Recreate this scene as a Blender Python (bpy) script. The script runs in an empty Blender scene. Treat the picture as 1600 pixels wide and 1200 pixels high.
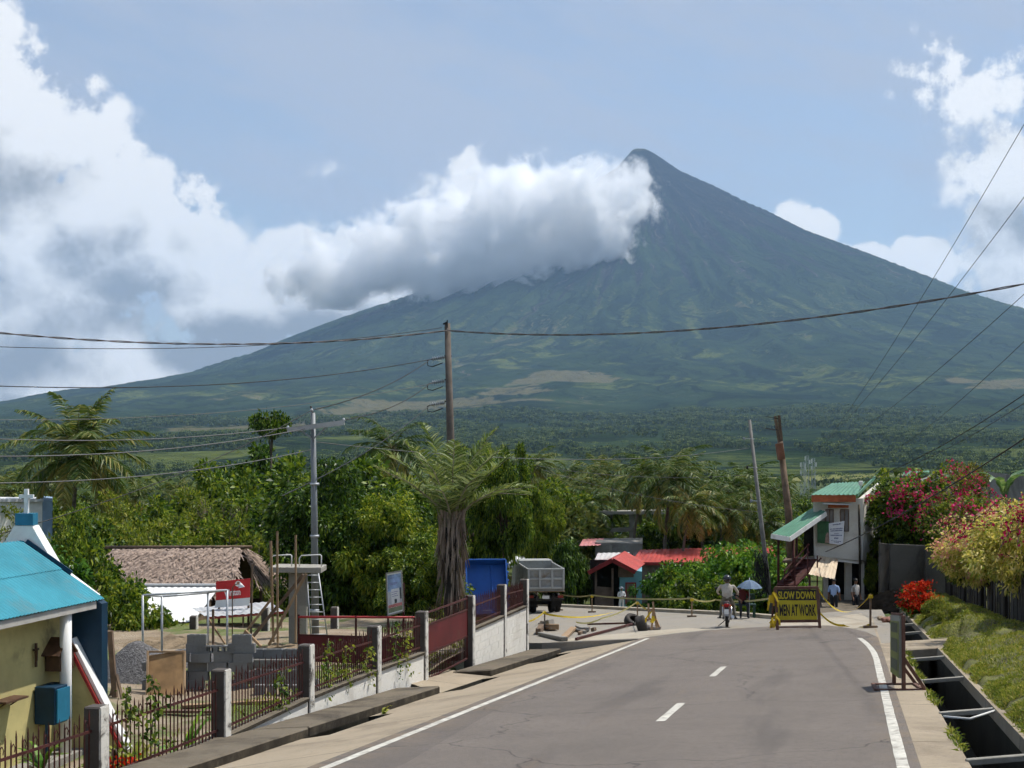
import bpy, bmesh, math, random
import numpy as np
from mathutils import Vector, Matrix, noise as mnoise

# ------------------------------------------------------------------ camera, sky, sun, exposure
SC = bpy.context.scene
COL = SC.collection
F, YH, HCAM = 2240.0, 700.0, 2.2          # focal length in photo pixels, horizon row, eye height above the road plane
VPX = (1330 - 800) / F                    # heading of the road

cam = bpy.data.cameras.new('camera')
cam.sensor_fit = 'HORIZONTAL'
cam.sensor_width = 36.0
cam.lens = 36.0 * F / 1600
cam.shift_y = (YH - 600) / 1600
cam.clip_start, cam.clip_end = 0.3, 60000
camo = bpy.data.objects.new('camera', cam)
camo.location = (0, 0, 0)
camo.rotation_euler = (math.radians(90), 0, 0)
COL.objects.link(camo)
SC.camera = camo

SUN_EL, SUN_AZ = math.radians(62), math.radians(64)     # azimuth clockwise from +Y
sd = Vector((math.cos(SUN_EL) * math.sin(SUN_AZ), math.cos(SUN_EL) * math.cos(SUN_AZ), math.sin(SUN_EL)))
sun = bpy.data.lights.new('sun', 'SUN')
sun.energy = 5.0
sun.angle = math.radians(0.55)
sun.color = (1.0, 0.955, 0.88)
suno = bpy.data.objects.new('sun', sun)
suno.rotation_euler = sd.to_track_quat('Z', 'Y').to_euler()
suno.location = sd * 50
COL.objects.link(suno)

SC.view_settings.view_transform = 'Standard'
SC.view_settings.look = 'None'
SC.view_settings.exposure = 0.2
SC.view_settings.gamma = 1.0
SC.view_settings.use_curve_mapping = False
SC.render.engine = 'CYCLES'
cy = SC.cycles
cy.use_denoising = True
cy.use_adaptive_sampling = True
cy.adaptive_threshold = 0.04
cy.adaptive_min_samples = 8
cy.max_bounces = 22
cy.diffuse_bounces = 3
cy.glossy_bounces = 3
cy.transmission_bounces = 4
cy.transparent_max_bounces = 8
cy.volume_bounces = 20
cy.volume_step_rate = 0.13
cy.volume_max_steps = 256
cy.sample_clamp_indirect = 4.0
cy.caustics_reflective = False
cy.caustics_refractive = False


class NT:
    """small helper for node trees"""
    def __init__(self, tree):
        self.t = tree
        self.n = tree.nodes
        self.l = tree.links
        self.n.clear()

    def add(self, kind, **kw):
        n = self.n.new(kind)
        for k, v in kw.items():
            setattr(n, k, v)
        return n

    def put(self, sock, val):
        if isinstance(val, bpy.types.NodeSocket):
            self.l.new(val, sock)
        else:
            sock.default_value = val

    def math(self, op, a, b=0.0, c=None, clamp=False):
        n = self.add('ShaderNodeMath', operation=op, use_clamp=clamp)
        self.put(n.inputs[0], a)
        self.put(n.inputs[1], b)
        if c is not None:
            self.put(n.inputs[2], c)
        return n.outputs[0]

    def vmath(self, op, a, b=(0, 0, 0)):
        n = self.add('ShaderNodeVectorMath', operation=op)
        self.put(n.inputs[0], a)
        if op == 'SCALE':
            self.put(n.inputs['Scale'], b)
        else:
            self.put(n.inputs[1], b)
        return n.outputs['Value'] if op in ('LENGTH', 'DOT_PRODUCT', 'DISTANCE') else n.outputs[0]

    def noise(self, vec, scale, detail=4, rough=0.55, dist=0.0, lac=2.0, dim='3D'):
        n = self.add('ShaderNodeTexNoise', noise_dimensions=dim)
        if vec is not None:
            self.l.new(vec, n.inputs['Vector'])
        n.inputs['Scale'].default_value = scale
        n.inputs['Detail'].default_value = detail
        n.inputs['Roughness'].default_value = rough
        n.inputs['Lacunarity'].default_value = lac
        n.inputs['Distortion'].default_value = dist
        return n.outputs['Fac']

    def vor(self, vec, scale, feature='F1', out='Distance', rand=1.0, dim='3D'):
        n = self.add('ShaderNodeTexVoronoi', feature=feature, voronoi_dimensions=dim)
        if vec is not None:
            self.l.new(vec, n.inputs['Vector'])
        n.inputs['Scale'].default_value = scale
        n.inputs['Randomness'].default_value = rand
        return n.outputs[out]

    def ramp(self, fac, stops, interp='LINEAR'):
        n = self.add('ShaderNodeValToRGB')
        n.color_ramp.interpolation = interp
        e = n.color_ramp.elements
        while len(e) < len(stops):
            e.new(0.5)
        for i, (p, c) in enumerate(stops):
            e[i].position = p
            e[i].color = (c, c, c, 1) if isinstance(c, (int, float)) else (*c, 1)
        self.l.new(fac, n.inputs[0])
        return n.outputs[0]

    def mix(self, fac, a, b, mode='MIX'):
        n = self.add('ShaderNodeMix', data_type='RGBA', blend_type=mode)
        self.put(n.inputs[0], fac)
        for s, v in ((n.inputs[6], a), (n.inputs[7], b)):
            self.put(s, v if isinstance(v, bpy.types.NodeSocket) else (*v, 1))
        return n.outputs[2]

    def smooth(self, x, lo, hi, olo=0.0, ohi=1.0):
        n = self.add('ShaderNodeMapRange', interpolation_type='SMOOTHSTEP')
        self.put(n.inputs[0], x)
        for i, v in enumerate((lo, hi, olo, ohi)):
            self.put(n.inputs[i + 1], v)
        return n.outputs[0]


# --- world: Nishita sky with clouds; the cloud field goes on all round (it repeats every 58 degrees of azimuth)
world = bpy.data.worlds.new('World')
SC.world = world
world.use_nodes = True
W = NT(world.node_tree)
SKY_STR = 0.11
sky = W.add('ShaderNodeTexSky', sky_type='NISHITA', sun_disc=False)
sky.sun_elevation = SUN_EL
sky.sun_rotation = SUN_AZ
sky.air_density = 1.0
sky.dust_density = 0.8
sky.ozone_density = 1.5
tc = W.add('ShaderNodeTexCoord')
dirv = tc.outputs['Generated']
sx = W.add('ShaderNodeSeparateXYZ')
W.l.new(dirv, sx.inputs[0])
az = W.math('ARCTAN2', sx.outputs[0], sx.outputs[1])
azw = W.math('WRAP', az, 0.53, -0.48)
el = W.math('ARCSINE', sx.outputs[2])


def ang(u, v):
    x = (u - 800) / F
    z = (YH - v) / F
    return math.atan(x), math.asin(z / math.sqrt(1 + x * x + z * z))


def cloud_group(fine):
    """density of the cumulus field at (azimuth, elevation)"""
    g = bpy.data.node_groups.new('cumulus', 'ShaderNodeTree')
    g.interface.new_socket('A', in_out='INPUT', socket_type='NodeSocketFloat')
    g.interface.new_socket('E', in_out='INPUT', socket_type='NodeSocketFloat')
    g.interface.new_socket('D', in_out='OUTPUT', socket_type='NodeSocketFloat')
    g.interface.new_socket('B', in_out='OUTPUT', socket_type='NodeSocketFloat')
    t = NT(g)
    gi = t.add('NodeGroupInput')
    go = t.add('NodeGroupOutput')
    A, E = gi.outputs[0], gi.outputs[1]
    cx = t.add('ShaderNodeCombineXYZ')
    t.l.new(A, cx.inputs[0])
    t.l.new(E, cx.inputs[1])
    v = cx.outputs[0]
    # u, v, half width, half height (photo pixels), weight
    blobs = [(-60, 165, 160, 135, 1.0), (60, 235, 130, 120, 1.0), (135, 312, 125, 95, 1.0), (225, 368, 125, 62, 1.0), (-20, 350, 220, 110, 1.0), (160, 425, 170, 62, 1.05),
             (100, 490, 220, 75, 1.05), (340, 475, 150, 72, 1.1), (20, 580, 240, 80, 1.0), (300, 570, 190, 62, 0.95),
             (560, 425, 150, 66, 1.1), (445, 462, 160, 66, 1.15), (680, 375, 120, 72, 0.9), (810, 335, 150, 85, 0.9), (755, 262, 80, 50, 0.55),
             (1245, 362, 58, 42, 0.8), (1335, 412, 60, 32, 0.75), (1440, 415, 50, 40, 0.85), (1600, 405, 95, 95, 0.78),
             (1545, 105, 190, 115, 0.50), (1450, 150, 130, 80, 0.36), (1640, 255, 170, 125, 0.56), (525, 262, 110, 36, 0.27), (315, 310, 60, 60, 0.50),
             (1540, 500, 130, 45, 0.7)]
    acc = None
    for (u, vv, hw, hh, wgt) in blobs:
        a0, e0 = ang(u, vv)
        k = (F / hw, F / hh, 0.0)
        n = t.add('ShaderNodeVectorMath', operation='MULTIPLY_ADD')
        t.l.new(v, n.inputs[0])
        n.inputs[1].default_value = k
        n.inputs[2].default_value = (-a0 * k[0], -e0 * k[1], 0)
        r2 = t.vmath('DOT_PRODUCT', n.outputs[0], n.outputs[0])
        f = t.math('MULTIPLY', t.math('POWER', 0.37, r2), wgt)
        acc = f if acc is None else t.math('MAXIMUM', acc, f)
    msk = t.smooth(acc, 0.03, 0.45)
    d = t.math('ADD', acc, t.math('MULTIPLY', t.math('SUBTRACT', t.noise(v, 9.0, 9 if fine else 5, 0.62, 0.0, dim='2D'), 0.5), t.math('MULTIPLY', msk, 1.75)))
    if fine:
        d = t.math('ADD', d, t.math('MULTIPLY', t.math('SUBTRACT', t.noise(v, 38.0, 6, 0.62, 0.0, dim='2D'), 0.5), t.math('MULTIPLY', msk, 0.75)))
        bil = t.math('SUBTRACT', 1.0, t.vor(v, 46.0, 'F1', dim='2D'))
        d = t.math('ADD', d, t.math('MULTIPLY', t.math('SUBTRACT', bil, 0.6), 0.20))
        bil = t.math('SUBTRACT', 1.0, t.vor(v, 19.0, 'F1', dim='2D'))
        d = t.math('ADD', d, t.math('MULTIPLY', t.math('SUBTRACT', bil, 0.6), 0.26))
    t.l.new(d, go.inputs[0])
    t.l.new(acc, go.inputs[1])
    return g


CG = cloud_group(True), cloud_group(False)


def cloud_at(da, de, k=1):
    n = W.add('ShaderNodeGroup')
    n.node_tree = CG[k]
    W.put(n.inputs[0], W.math('ADD', azw, da))
    W.put(n.inputs[1], W.math('ADD', el, de))
    return n.outputs[0], n.outputs[1]


d0, b0 = cloud_at(0, 0, 0)
d1, b1 = cloud_at(0.012, 0.034)
alpha = W.smooth(d0, 0.27, 0.47)
# sunlit side: less cloud between here and the sun = brighter
lit = W.math('SUBTRACT', 1.0, W.smooth(d1, 0.20, 1.25))
lit = W.math('ADD', lit, W.math('MULTIPLY', W.math('SUBTRACT', d0, d1), 0.45), clamp=True)
ccol = W.ramp(lit, [(0.0, (0.26, 0.265, 0.275)), (0.25, (0.39, 0.395, 0.40)), (0.55, (0.64, 0.645, 0.65)), (0.85, (0.86, 0.86, 0.85)), (1.0, (0.90, 0.90, 0.90))])
# thin high veil
cv = W.add('ShaderNodeCombineXYZ')
W.l.new(azw, cv.inputs[0])
W.l.new(W.math('ADD', W.math('MULTIPLY', el, 3.4), W.math('MULTIPLY', azw, 0.8)), cv.inputs[1])
nv = W.noise(cv.outputs[0], 3.6, 7, 0.6, 0.0, dim='2D')
veil = W.math('MULTIPLY', W.smooth(nv, 0.28, 0.62, 0.40, 1.0), W.smooth(el, 0.03, 0.20, 0.50, 0.97))
skyc = W.vmath('SCALE', sky.outputs[0], SKY_STR)
skyc = W.mix(veil, skyc, (0.395, 0.45, 0.56))
col = W.mix(alpha, skyc, ccol)
below = W.smooth(sx.outputs[2], -0.02, 0.0)
col = W.mix(below, (0.16, 0.18, 0.17), col)
bg = W.add('ShaderNodeBackground')
W.l.new(col, bg.inputs[0])
bg.inputs[1].default_value = 1.0
wo = W.add('ShaderNodeOutputWorld')
W.l.new(bg.outputs[0], wo.inputs[0])
world.cycles.sampling_method = 'MANUAL'
world.cycles.sample_map_resolution = 256

# ------------------------------------------------------------------ helpers: pixels, ground, meshes, materials
def px(u, v, d):
    """point seen at photo pixel (u, v) at depth d"""
    return Vector(((u - 800) / F * d, d, (YH - v) / F * d))


def road_z(x, y):
    return -HCAM + 0.0416 * x - 0.0857 * y


def rw(w, y, dz=0.0):
    """road coordinates: w metres right of the line under the camera, y ahead"""
    x = w + VPX * y
    return Vector((x, y, road_z(x, y) + dz))


def pxroad(u, v, dz=0.0):
    X = (u - 800) / F
    d = (HCAM - dz) / ((v - YH) / F + 0.0416 * X - 0.0857)
    return Vector((X * d, d, (YH - v) / F * d))


_rs = np.random.RandomState(7)
_LAT = _rs.rand(256, 256)


def vnoise(x, y):
    x = np.asarray(x, float)
    y = np.asarray(y, float)
    xi = np.floor(x).astype(int)
    yi = np.floor(y).astype(int)
    fx = x - xi
    fy = y - yi
    fx = fx * fx * (3 - 2 * fx)
    fy = fy * fy * (3 - 2 * fy)
    a = _LAT[xi & 255, yi & 255]
    b = _LAT[(xi + 1) & 255, yi & 255]
    c = _LAT[xi & 255, (yi + 1) & 255]
    d = _LAT[(xi + 1) & 255, (yi + 1) & 255]
    return (a * (1 - fx) + b * fx) * (1 - fy) + (c * (1 - fx) + d * fx) * fy


def fbm(x, y, o=4, g=0.5):
    s = 0.0
    a = 1.0
    t = 0.0
    for i in range(o):
        s = s + a * vnoise(x * 2 ** i + 17.3 * i, y * 2 ** i + 5.1 * i)
        t += a
        a *= g
    return s / t


def link(name, me, mat=None, parent=None, loc=None):
    o = bpy.data.objects.new(name, me)
    COL.objects.link(o)
    if mat is not None and me is not None and len(me.materials) == 0:
        me.materials.append(mat)
    if parent is not None:
        o.parent = parent
    if loc is not None:
        o.location = loc
    return o


def tag(o, label, cat, group=None, kind=None):
    o['label'] = label
    o['category'] = cat
    if group:
        o['group'] = group
    if kind:
        o['kind'] = kind
    return o


def struct(o):
    o['kind'] = 'structure'
    return o


def thing(name, label, cat, loc=(0, 0, 0), rz=0.0, group=None):
    o = bpy.data.objects.new(name, None)
    o.empty_display_size = 0.2
    COL.objects.link(o)
    o.location = loc
    o.rotation_euler = (0, 0, rz)
    return tag(o, label, cat, group)


def np_mesh(name, verts, faces, smooth=False):
    """faces: (n,3) or (n,4) int array"""
    verts = np.asarray(verts, np.float32)
    faces = np.asarray(faces, np.int32)
    me = bpy.data.meshes.new(name)
    k = faces.shape[1]
    me.vertices.add(len(verts))
    me.vertices.foreach_set('co', verts.ravel())
    me.loops.add(faces.size)
    me.loops.foreach_set('vertex_index', faces.ravel())
    me.polygons.add(len(faces))
    me.polygons.foreach_set('loop_start', np.arange(0, faces.size, k, dtype=np.int32))
    if smooth:
        me.polygons.foreach_set('use_smooth', np.ones(len(faces), bool))
    me.update(calc_edges=True)
    return me


def grid_mesh(name, X, Y, Z, smooth=True):
    n, m = X.shape
    v = np.stack([X, Y, Z], -1).reshape(-1, 3)
    i = np.arange(n * m).reshape(n, m)
    f = np.stack([i[:-1, :-1], i[1:, :-1], i[1:, 1:], i[:-1, 1:]], -1).reshape(-1, 4)
    return np_mesh(name, v, f, smooth)


def vcol(me, name, cols):
    """per-vertex colour attribute"""
    a = me.color_attributes.new(name, 'FLOAT_COLOR', 'POINT')
    c = np.ones((len(me.vertices), 4), np.float32)
    c[:, :cols.shape[1]] = cols
    a.data.foreach_set('color', c.ravel())


class MB:
    """collects boxes, bars, tubes and sheets into one mesh"""
    def __init__(self):
        self.v = []
        self.f = []
        self.s = []

    def quad(self, a, b, c, d):
        i = len(self.v)
        self.v += [Vector(a), Vector(b), Vector(c), Vector(d)]
        self.f.append((i, i + 1, i + 2, i + 3))
        self.s.append(False)
        return self

    def poly(self, pts):
        i = len(self.v)
        self.v += [Vector(p) for p in pts]
        self.f.append(tuple(range(i, i + len(pts))))
        self.s.append(False)
        return self

    def hexa(self, p):
        """8 corners: bottom ring 0-3 (ccw from above), top ring 4-7"""
        i = len(self.v)
        self.v += [Vector(q) for q in p]
        for f in ((3, 2, 1, 0), (4, 5, 6, 7), (0, 1, 5, 4), (1, 2, 6, 5), (2, 3, 7, 6), (3, 0, 4, 7)):
            self.f.append(tuple(i + k for k in f))
            self.s.append(False)
        return self

    def box(self, c, size, rz=0.0, m=None):
        sx_, sy_, sz_ = (s / 2 for s in size)
        R = Matrix.Rotation(rz, 3, 'Z') if m is None else m
        c = Vector(c)
        return self.hexa([c + R @ Vector(q) for q in ((-sx_, -sy_, -sz_), (sx_, -sy_, -sz_), (sx_, sy_, -sz_), (-sx_, sy_, -sz_),
                                                      (-sx_, -sy_, sz_), (sx_, -sy_, sz_), (sx_, sy_, sz_), (-sx_, sy_, sz_))])

    def bar(self, a, b, w, t=None, up=(0, 0, 1)):
        """rectangular bar from a to b, w across, t thick"""
        a, b = Vector(a), Vector(b)
        t = w if t is None else t
        d = (b - a).normalized()
        up = Vector(up)
        if abs(d.dot(up)) > 0.98:
            up = Vector((1, 0, 0))
        s = d.cross(up).normalized()
        n = s.cross(d).normalized()
        s *= w / 2
        n *= t / 2
        return self.hexa([a - s - n, a + s - n, b + s - n, b - s - n, a - s + n, a + s + n, b + s + n, b - s + n])

    def tube(self, pts, r, n=8, cap=True, smooth=True):
        pts = [Vector(p) for p in pts]
        rr = r if isinstance(r, (list, tuple)) else [r] * len(pts)
        i0 = len(self.v)
        ref = Vector((0, 0, 1))
        prev = None
        for k, p in enumerate(pts):
            d = (pts[min(k + 1, len(pts) - 1)] - pts[max(k - 1, 0)]).normalized()
            if prev is None:
                s = d.cross(ref if abs(d.z) < 0.9 else Vector((1, 0, 0))).normalized()
            else:
                s = (prev - d * prev.dot(d)).normalized()
            prev = s
            q = d.cross(s)
            for j in range(n):
                a = 2 * math.pi * j / n
                self.v.append(p + (s * math.cos(a) + q * math.sin(a)) * rr[k])
        for k in range(len(pts) - 1):
            for j in range(n):
                a = i0 + k * n + j
                b = i0 + k * n + (j + 1) % n
                self.f.append((a, b, b + n, a + n))
                self.s.append(smooth)
        if cap:
            self.f.append(tuple(i0 + j for j in reversed(range(n))))
            self.s.append(False)
            e = i0 + (len(pts) - 1) * n
            self.f.append(tuple(e + j for j in range(n)))
            self.s.append(False)
        return self

    def mesh(self, name, mat=None):
        me = bpy.data.meshes.new(name)
        me.from_pydata([tuple(v) for v in self.v], [], self.f)
        me.polygons.foreach_set('use_smooth', self.s)
        me.update()
        if mat is not None:
            me.materials.append(mat)
        return me

    def build(self, name, mat, parent=None, bevel=0.0):
        me = self.mesh(name, mat)
        if bevel:
            bm = bmesh.new()
            bm.from_mesh(me)
            bmesh.ops.bevel(bm, geom=list(bm.edges), offset=bevel, segments=1, affect='EDGES', clamp_overlap=True)
            bm.to_mesh(me)
            bm.free()
        return link(name, me, None, parent)


MATS = {}


def mat(name, color, rough=0.8, var=0.15, scale=3.0, bump=0.0, bscale=None, metal=0.0, dirt=None, dirt_amt=0.5, dirt_scale=1.2,
        spec=0.3, stretch=None, trans=0.0):
    """a weathered procedural material: base colour with value noise, optional dirt blotches and bump"""
    if name in MATS:
        return MATS[name]
    m = bpy.data.materials.new(name)
    m.use_nodes = True
    t = NT(m.node_tree)
    p = t.add('ShaderNodeBsdfPrincipled')
    o = t.add('ShaderNodeOutputMaterial')
    t.l.new(p.outputs[0], o.inputs[0])
    c = t.add('ShaderNodeTexCoord')
    v = c.outputs['Object']
    if stretch:
        mp = t.add('ShaderNodeMapping')
        mp.inputs['Scale'].default_value = stretch
        t.l.new(v, mp.inputs[0])
        v = mp.outputs[0]
    n = t.noise(v, scale, 6, 0.6)
    lo = tuple(max(0.0, x * (1 - var * 1.6)) for x in color)
    hi = tuple(min(1.0, x * (1 + var * 1.2)) for x in color)
    colr = t.ramp(n, [(0.3, lo), (0.7, hi)])
    if dirt is not None:
        dn = t.noise(v, dirt_scale, 7, 0.65, 0.4)
        colr = t.mix(t.smooth(dn, 0.62 - 0.25 * dirt_amt, 0.72), colr, dirt)
    t.l.new(colr, p.inputs['Base Color'])
    p.inputs['Roughness'].default_value = rough
    p.inputs['Metallic'].default_value = metal
    p.inputs['Specular IOR Level'].default_value = spec
    if bump:
        b = t.add('ShaderNodeBump')
        b.inputs['Strength'].default_value = 1.0
        b.inputs['Distance'].default_value = bump
        t.l.new(t.noise(v, bscale or scale * 8, 5, 0.6), b.inputs['Height'])
        t.l.new(b.outputs[0], p.inputs['Normal'])
    MATS[name] = m
    return m


def leafmat(name, cols, rough=0.5, trans=0.35, spec=0.2, gain=2.1):
    """leaf material: colour picked per leaf (mesh island) and per tree, with light shining through"""
    if name in MATS:
        return MATS[name]
    m = bpy.data.materials.new(name)
    m.use_nodes = True
    t = NT(m.node_tree)
    p = t.add('ShaderNodeBsdfPrincipled')
    tr = t.add('ShaderNodeBsdfTranslucent')
    mx = t.add('ShaderNodeMixShader')
    o = t.add('ShaderNodeOutputMaterial')
    g = t.add('ShaderNodeNewGeometry')
    oi = t.add('ShaderNodeObjectInfo')
    c = t.add('ShaderNodeTexCoord')
    cols = [tuple(min(.9, x * k_) for x, k_ in zip(cc, (gain * 1.08, gain, gain))) for cc in cols]
    patch = t.noise(c.outputs['Object'], 0.7, 3, 0.5)
    f = t.math('ADD', t.math('MULTIPLY', g.outputs['Random Per Island'], 0.88), t.math('MULTIPLY', patch, 0.46))
    f = t.math('ADD', f, t.math('MULTIPLY', t.math('SUBTRACT', oi.outputs['Random'], 0.5), 0.36))
    f = t.math('SUBTRACT', f, 0.20, clamp=True)
    k = len(cols)
    colr = t.ramp(f, [(i / max(1, k - 1), cc) for i, cc in enumerate(cols)])
    t.l.new(colr, p.inputs['Base Color'])
    t.l.new(t.mix(1.0, colr, (1.0, 1.0, 0.55), 'MULTIPLY'), tr.inputs[0])
    p.inputs['Roughness'].default_value = rough
    p.inputs['Specular IOR Level'].default_value = spec
    mx.inputs[0].default_value = trans
    t.l.new(p.outputs[0], mx.inputs[1])
    t.l.new(tr.outputs[0], mx.inputs[2])
    t.l.new(mx.outputs[0], o.inputs[0])
    MATS[name] = m
    return m


# ------------------------------------------------------------------ volcano, plain and haze
SX, SY = (1000 - 800) / F * 10500, 10500.0
K = 10500 / F
_rR = np.array([0, 10, 22, 36, 67, 117, 197, 267, 397, 497, 597, 720, 860, 1010, 1250, 1600, 2000, 2600]) * K
_hR = np.array([465, 466, 459, 449, 425, 399, 353, 314, 259, 211, 175, 138, 105, 76, 42, 14, -6, -12]) * K
_rL = np.array([0, 12, 18, 38, 100, 180, 270, 363, 503, 603, 703, 853, 1003, 1250, 1600, 2000, 2600]) * K
_hL = np.array([465, 466, 458, 436, 392, 336, 276, 225, 173, 131, 97, 68, 46, 20, 4, -8, -12]) * K


def volcano_h(x, y, detail=True):
    dx, dy = x - SX, y - SY
    r = np.sqrt(dx * dx + dy * dy) + 1e-3
    t = 0.5 + 0.5 * np.clip(dx / r * 1.15, -1, 1)
    t = t * t * (3 - 2 * t)
    h = np.interp(r, _rL, _hL) * (1 - t) + np.interp(r, _rR, _hR) * t
    h = np.maximum(h, -48.0)
    if detail:
        a = np.arctan2(dx, -dy)
        lr = np.log(r + 60)
        warp = 0.05 * (fbm(a * 4 + 3, lr * 2.5, 3) - 0.5) * 2
        aa = a + warp
        n1 = 1 - np.abs(2 * vnoise(aa * 9 + 40, lr * 0.5) - 1)
        n2 = 1 - np.abs(2 * vnoise(aa * 24 + 11, lr * 0.9 + 3) - 1)
        n3 = 1 - np.abs(2 * vnoise(aa * 60 + 77, lr * 1.6 + 9) - 1)
        env = np.interp(r, [0, 100, 350, 900, 2000, 3500, 5500, 7500, 9000], [0, 5, 26, 62, 105, 95, 50, 16, 5])
        h = h + env * (0.6 * (n1 - 0.55) + 0.45 * (n2 - 0.55) + 0.08 * (n3 - 0.5))
        h = h + np.interp(r, [0, 500, 2000, 5000, 9000], [3, 6, 12, 18, 7]) * (fbm(x / 260, y / 260, 4) - 0.5) * 2
    return h


def hit_terrain(u, v):
    """where a pixel's ray meets the volcano slope"""
    X, Zs = (u - 800) / F, (YH - v) / F
    d = np.arange(1500, 14000, 10.0)
    h = volcano_h(X * d, d, False)
    k = np.argmax(h > Zs * d)
    return X * d[k], d[k]


nc, nr = 760, 430
azs = np.radians(np.linspace(-32, 32, nc))
rr_ = np.concatenate([np.geomspace(1150, 5200, 170), np.linspace(5215, 11300, 225), np.geomspace(11400, 17000, nr - 395)])
A_, R_ = np.meshgrid(azs, rr_)
VX, VY = np.tan(A_) * R_, R_.copy()
VZ = volcano_h(VX, VY)
# the fringe nearest the camera tucks under the ground sheet
VZ -= np.clip((1330 - R_) / 150, 0, 1) * 8
me = grid_mesh('volcano', VX, VY, VZ)

# land cover: r = bare rock, g = open grass, b = dry field (amounts 0..1)
x_, y_ = VX.ravel(), VY.ravel()
dx_, dy_ = x_ - SX, y_ - SY
r_ = np.hypot(dx_, dy_)
a_ = np.arctan2(dx_, -dy_)
n_str = fbm(a_ * 44 + 5, np.log(r_ + 60) * 3.0, 5, .6)
n_big = fbm(x_ / 700 + 3, y_ / 700 + 8, 4)
n_fin = fbm(x_ / 110, y_ / 110, 5, .6)
rock = np.clip((2350 - r_) / 1500 + (n_str - 0.5) * 2.6, 0, 1)
rock *= np.clip((3600 - r_) / 900, 0, 1) * np.clip((r_ - 50) / 60, 0, 1)
grass = 0.58 * np.clip((n_str - 0.45) * 4.0, 0, 1) * np.clip((r_ - 700) / 900, 0, 1) * np.clip((4300 - r_) / 1500, 0.0, 1)
grass = np.maximum(grass, np.clip((n_big - 0.52) * 7, 0, 1) * np.clip((n_fin - 0.42) * 6, 0, 1) * np.clip((r_ - 2600) / 700, 0, 1) * 0.6)
dry = np.clip((105 - r_) / 50 + (n_fin - 0.5), 0, 1) * 1.6
for (u, v, hw, hd, wgt) in [(880, 598, 75, 240, 1.0), (800, 617, 60, 200, .8), (655, 640, 150, 330, 1.0), (560, 655, 130, 260, 0.8), (430, 668, 150, 240, .75),
                            (270, 682, 110, 170, 0.9), (160, 692, 60, 100, .6), (1560, 598, 60, 130, 0.9), (1590, 606, 80, 120, 0.8),
                            (820, 515, 60, 300, 0.35), (380, 622, 60, 200, 0.4), (730, 560, 90, 240, 0.35), (1180, 490, 110, 240, 0.22)]:
    hx, hy = hit_terrain(u, v)
    hw_m = hw * hy / F
    q = ((x_ - hx) / hw_m) ** 2 + ((y_ - hy) / hd) ** 2
    dry = np.maximum(dry, wgt * np.clip(1.55 - q * 1.0 + (n_fin - 0.5) * 3.4, 0, 1))
# flat rice fields on the plain
fl = np.clip((1.0 - np.abs(y_ - 1750) / 620), 0, 1) * np.clip((vnoise(x_ / 130 + 9, y_ / 420 + 2) - 0.58) * 8, 0, 1)
grass = np.maximum(grass, fl)
vcol(me, 'cover', np.stack([rock, grass, dry], -1))

m = bpy.data.materials.new('volcano_slopes')
m.use_nodes = True
t = NT(m.node_tree)
p = t.add('ShaderNodeBsdfPrincipled')
o = t.add('ShaderNodeOutputMaterial')
t.l.new(p.outputs[0], o.inputs[0])
at = t.add('ShaderNodeAttribute', attribute_name='cover')
sp = t.add('ShaderNodeSeparateColor')
t.l.new(at.outputs[0], sp.inputs[0])
tcn = t.add('ShaderNodeTexCoord')
ob = tcn.outputs['Object']
wood = t.vor(ob, 0.055)
fine = t.noise(ob, 0.03, 6, 0.65)
mid = t.noise(ob, 0.0035, 5, 0.6)
forest = t.ramp(t.math('ADD', t.math('MULTIPLY', wood, 0.045), t.math('MULTIPLY', mid, 0.75)),
                [(0.25, (0.012, 0.025, 0.011)), (0.5, (0.031, 0.050, 0.019)), (0.75, (0.068, 0.084, 0.032))])
gcol = t.mix(fine, (0.045, 0.068, 0.018), (0.105, 0.12, 0.036))
dcol = t.mix(fine, (0.07, 0.075, 0.034), (0.135, 0.115, 0.065))
rcol = t.ramp(t.noise(ob, 0.012, 7, 0.7), [(0.3, (0.010, 0.009, 0.012)), (0.55, (0.024, 0.022, 0.025)), (0.8, (0.060, 0.054, 0.052))])
jit = t.math('MULTIPLY', t.math('SUBTRACT', fine, 0.5), 0.9)
# fine gullies run down the slope: noise stretched along the fall line
dv_ = t.vmath('SUBTRACT', ob, (SX, SY, 0))
s2_ = t.add('ShaderNodeSeparateXYZ')
t.l.new(dv_, s2_.inputs[0])
ang_ = t.math('ARCTAN2', s2_.outputs[0], t.math('MULTIPLY', s2_.outputs[1], -1.0))
fl_ = t.add('ShaderNodeCombineXYZ')
wob_ = t.math('MULTIPLY', t.math('SUBTRACT', t.noise(ob, 0.0016, 4, 0.55), 0.5), 0.30)
t.l.new(t.math('MULTIPLY', t.math('ADD', ang_, wob_), 46.0), fl_.inputs[0])
t.l.new(t.math('MULTIPLY', s2_.outputs[2], 0.0042), fl_.inputs[1])
gul = t.noise(fl_.outputs[0], 1.0, 7, 0.68, dim='2D')
jit = t.math('ADD', t.math('MULTIPLY', jit, 1.3), t.math('MULTIPLY', t.math('SUBTRACT', gul, 0.5), 1.9))
forest = t.mix(t.smooth(gul, 0.52, 0.40, 0.0, 0.75), forest, (0.006, 0.011, 0.007))
rcol = t.mix(t.smooth(gul, 0.50, 0.36, 0.0, 0.85), rcol, (0.008, 0.008, 0.010))
rcol = t.mix(t.smooth(gul, 0.58, 0.72, 0.0, 0.8), rcol, (0.10, 0.088, 0.078))
cc = t.mix(t.smooth(t.math('ADD', sp.outputs[1], jit), 0.3, 0.75), forest, gcol)
cc = t.mix(t.smooth(t.math('ADD', sp.outputs[2], jit), 0.3, 0.7), cc, dcol)
cc = t.mix(t.smooth(t.math('ADD', sp.outputs[0], jit), 0.3, 0.75), cc, rcol)
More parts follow.
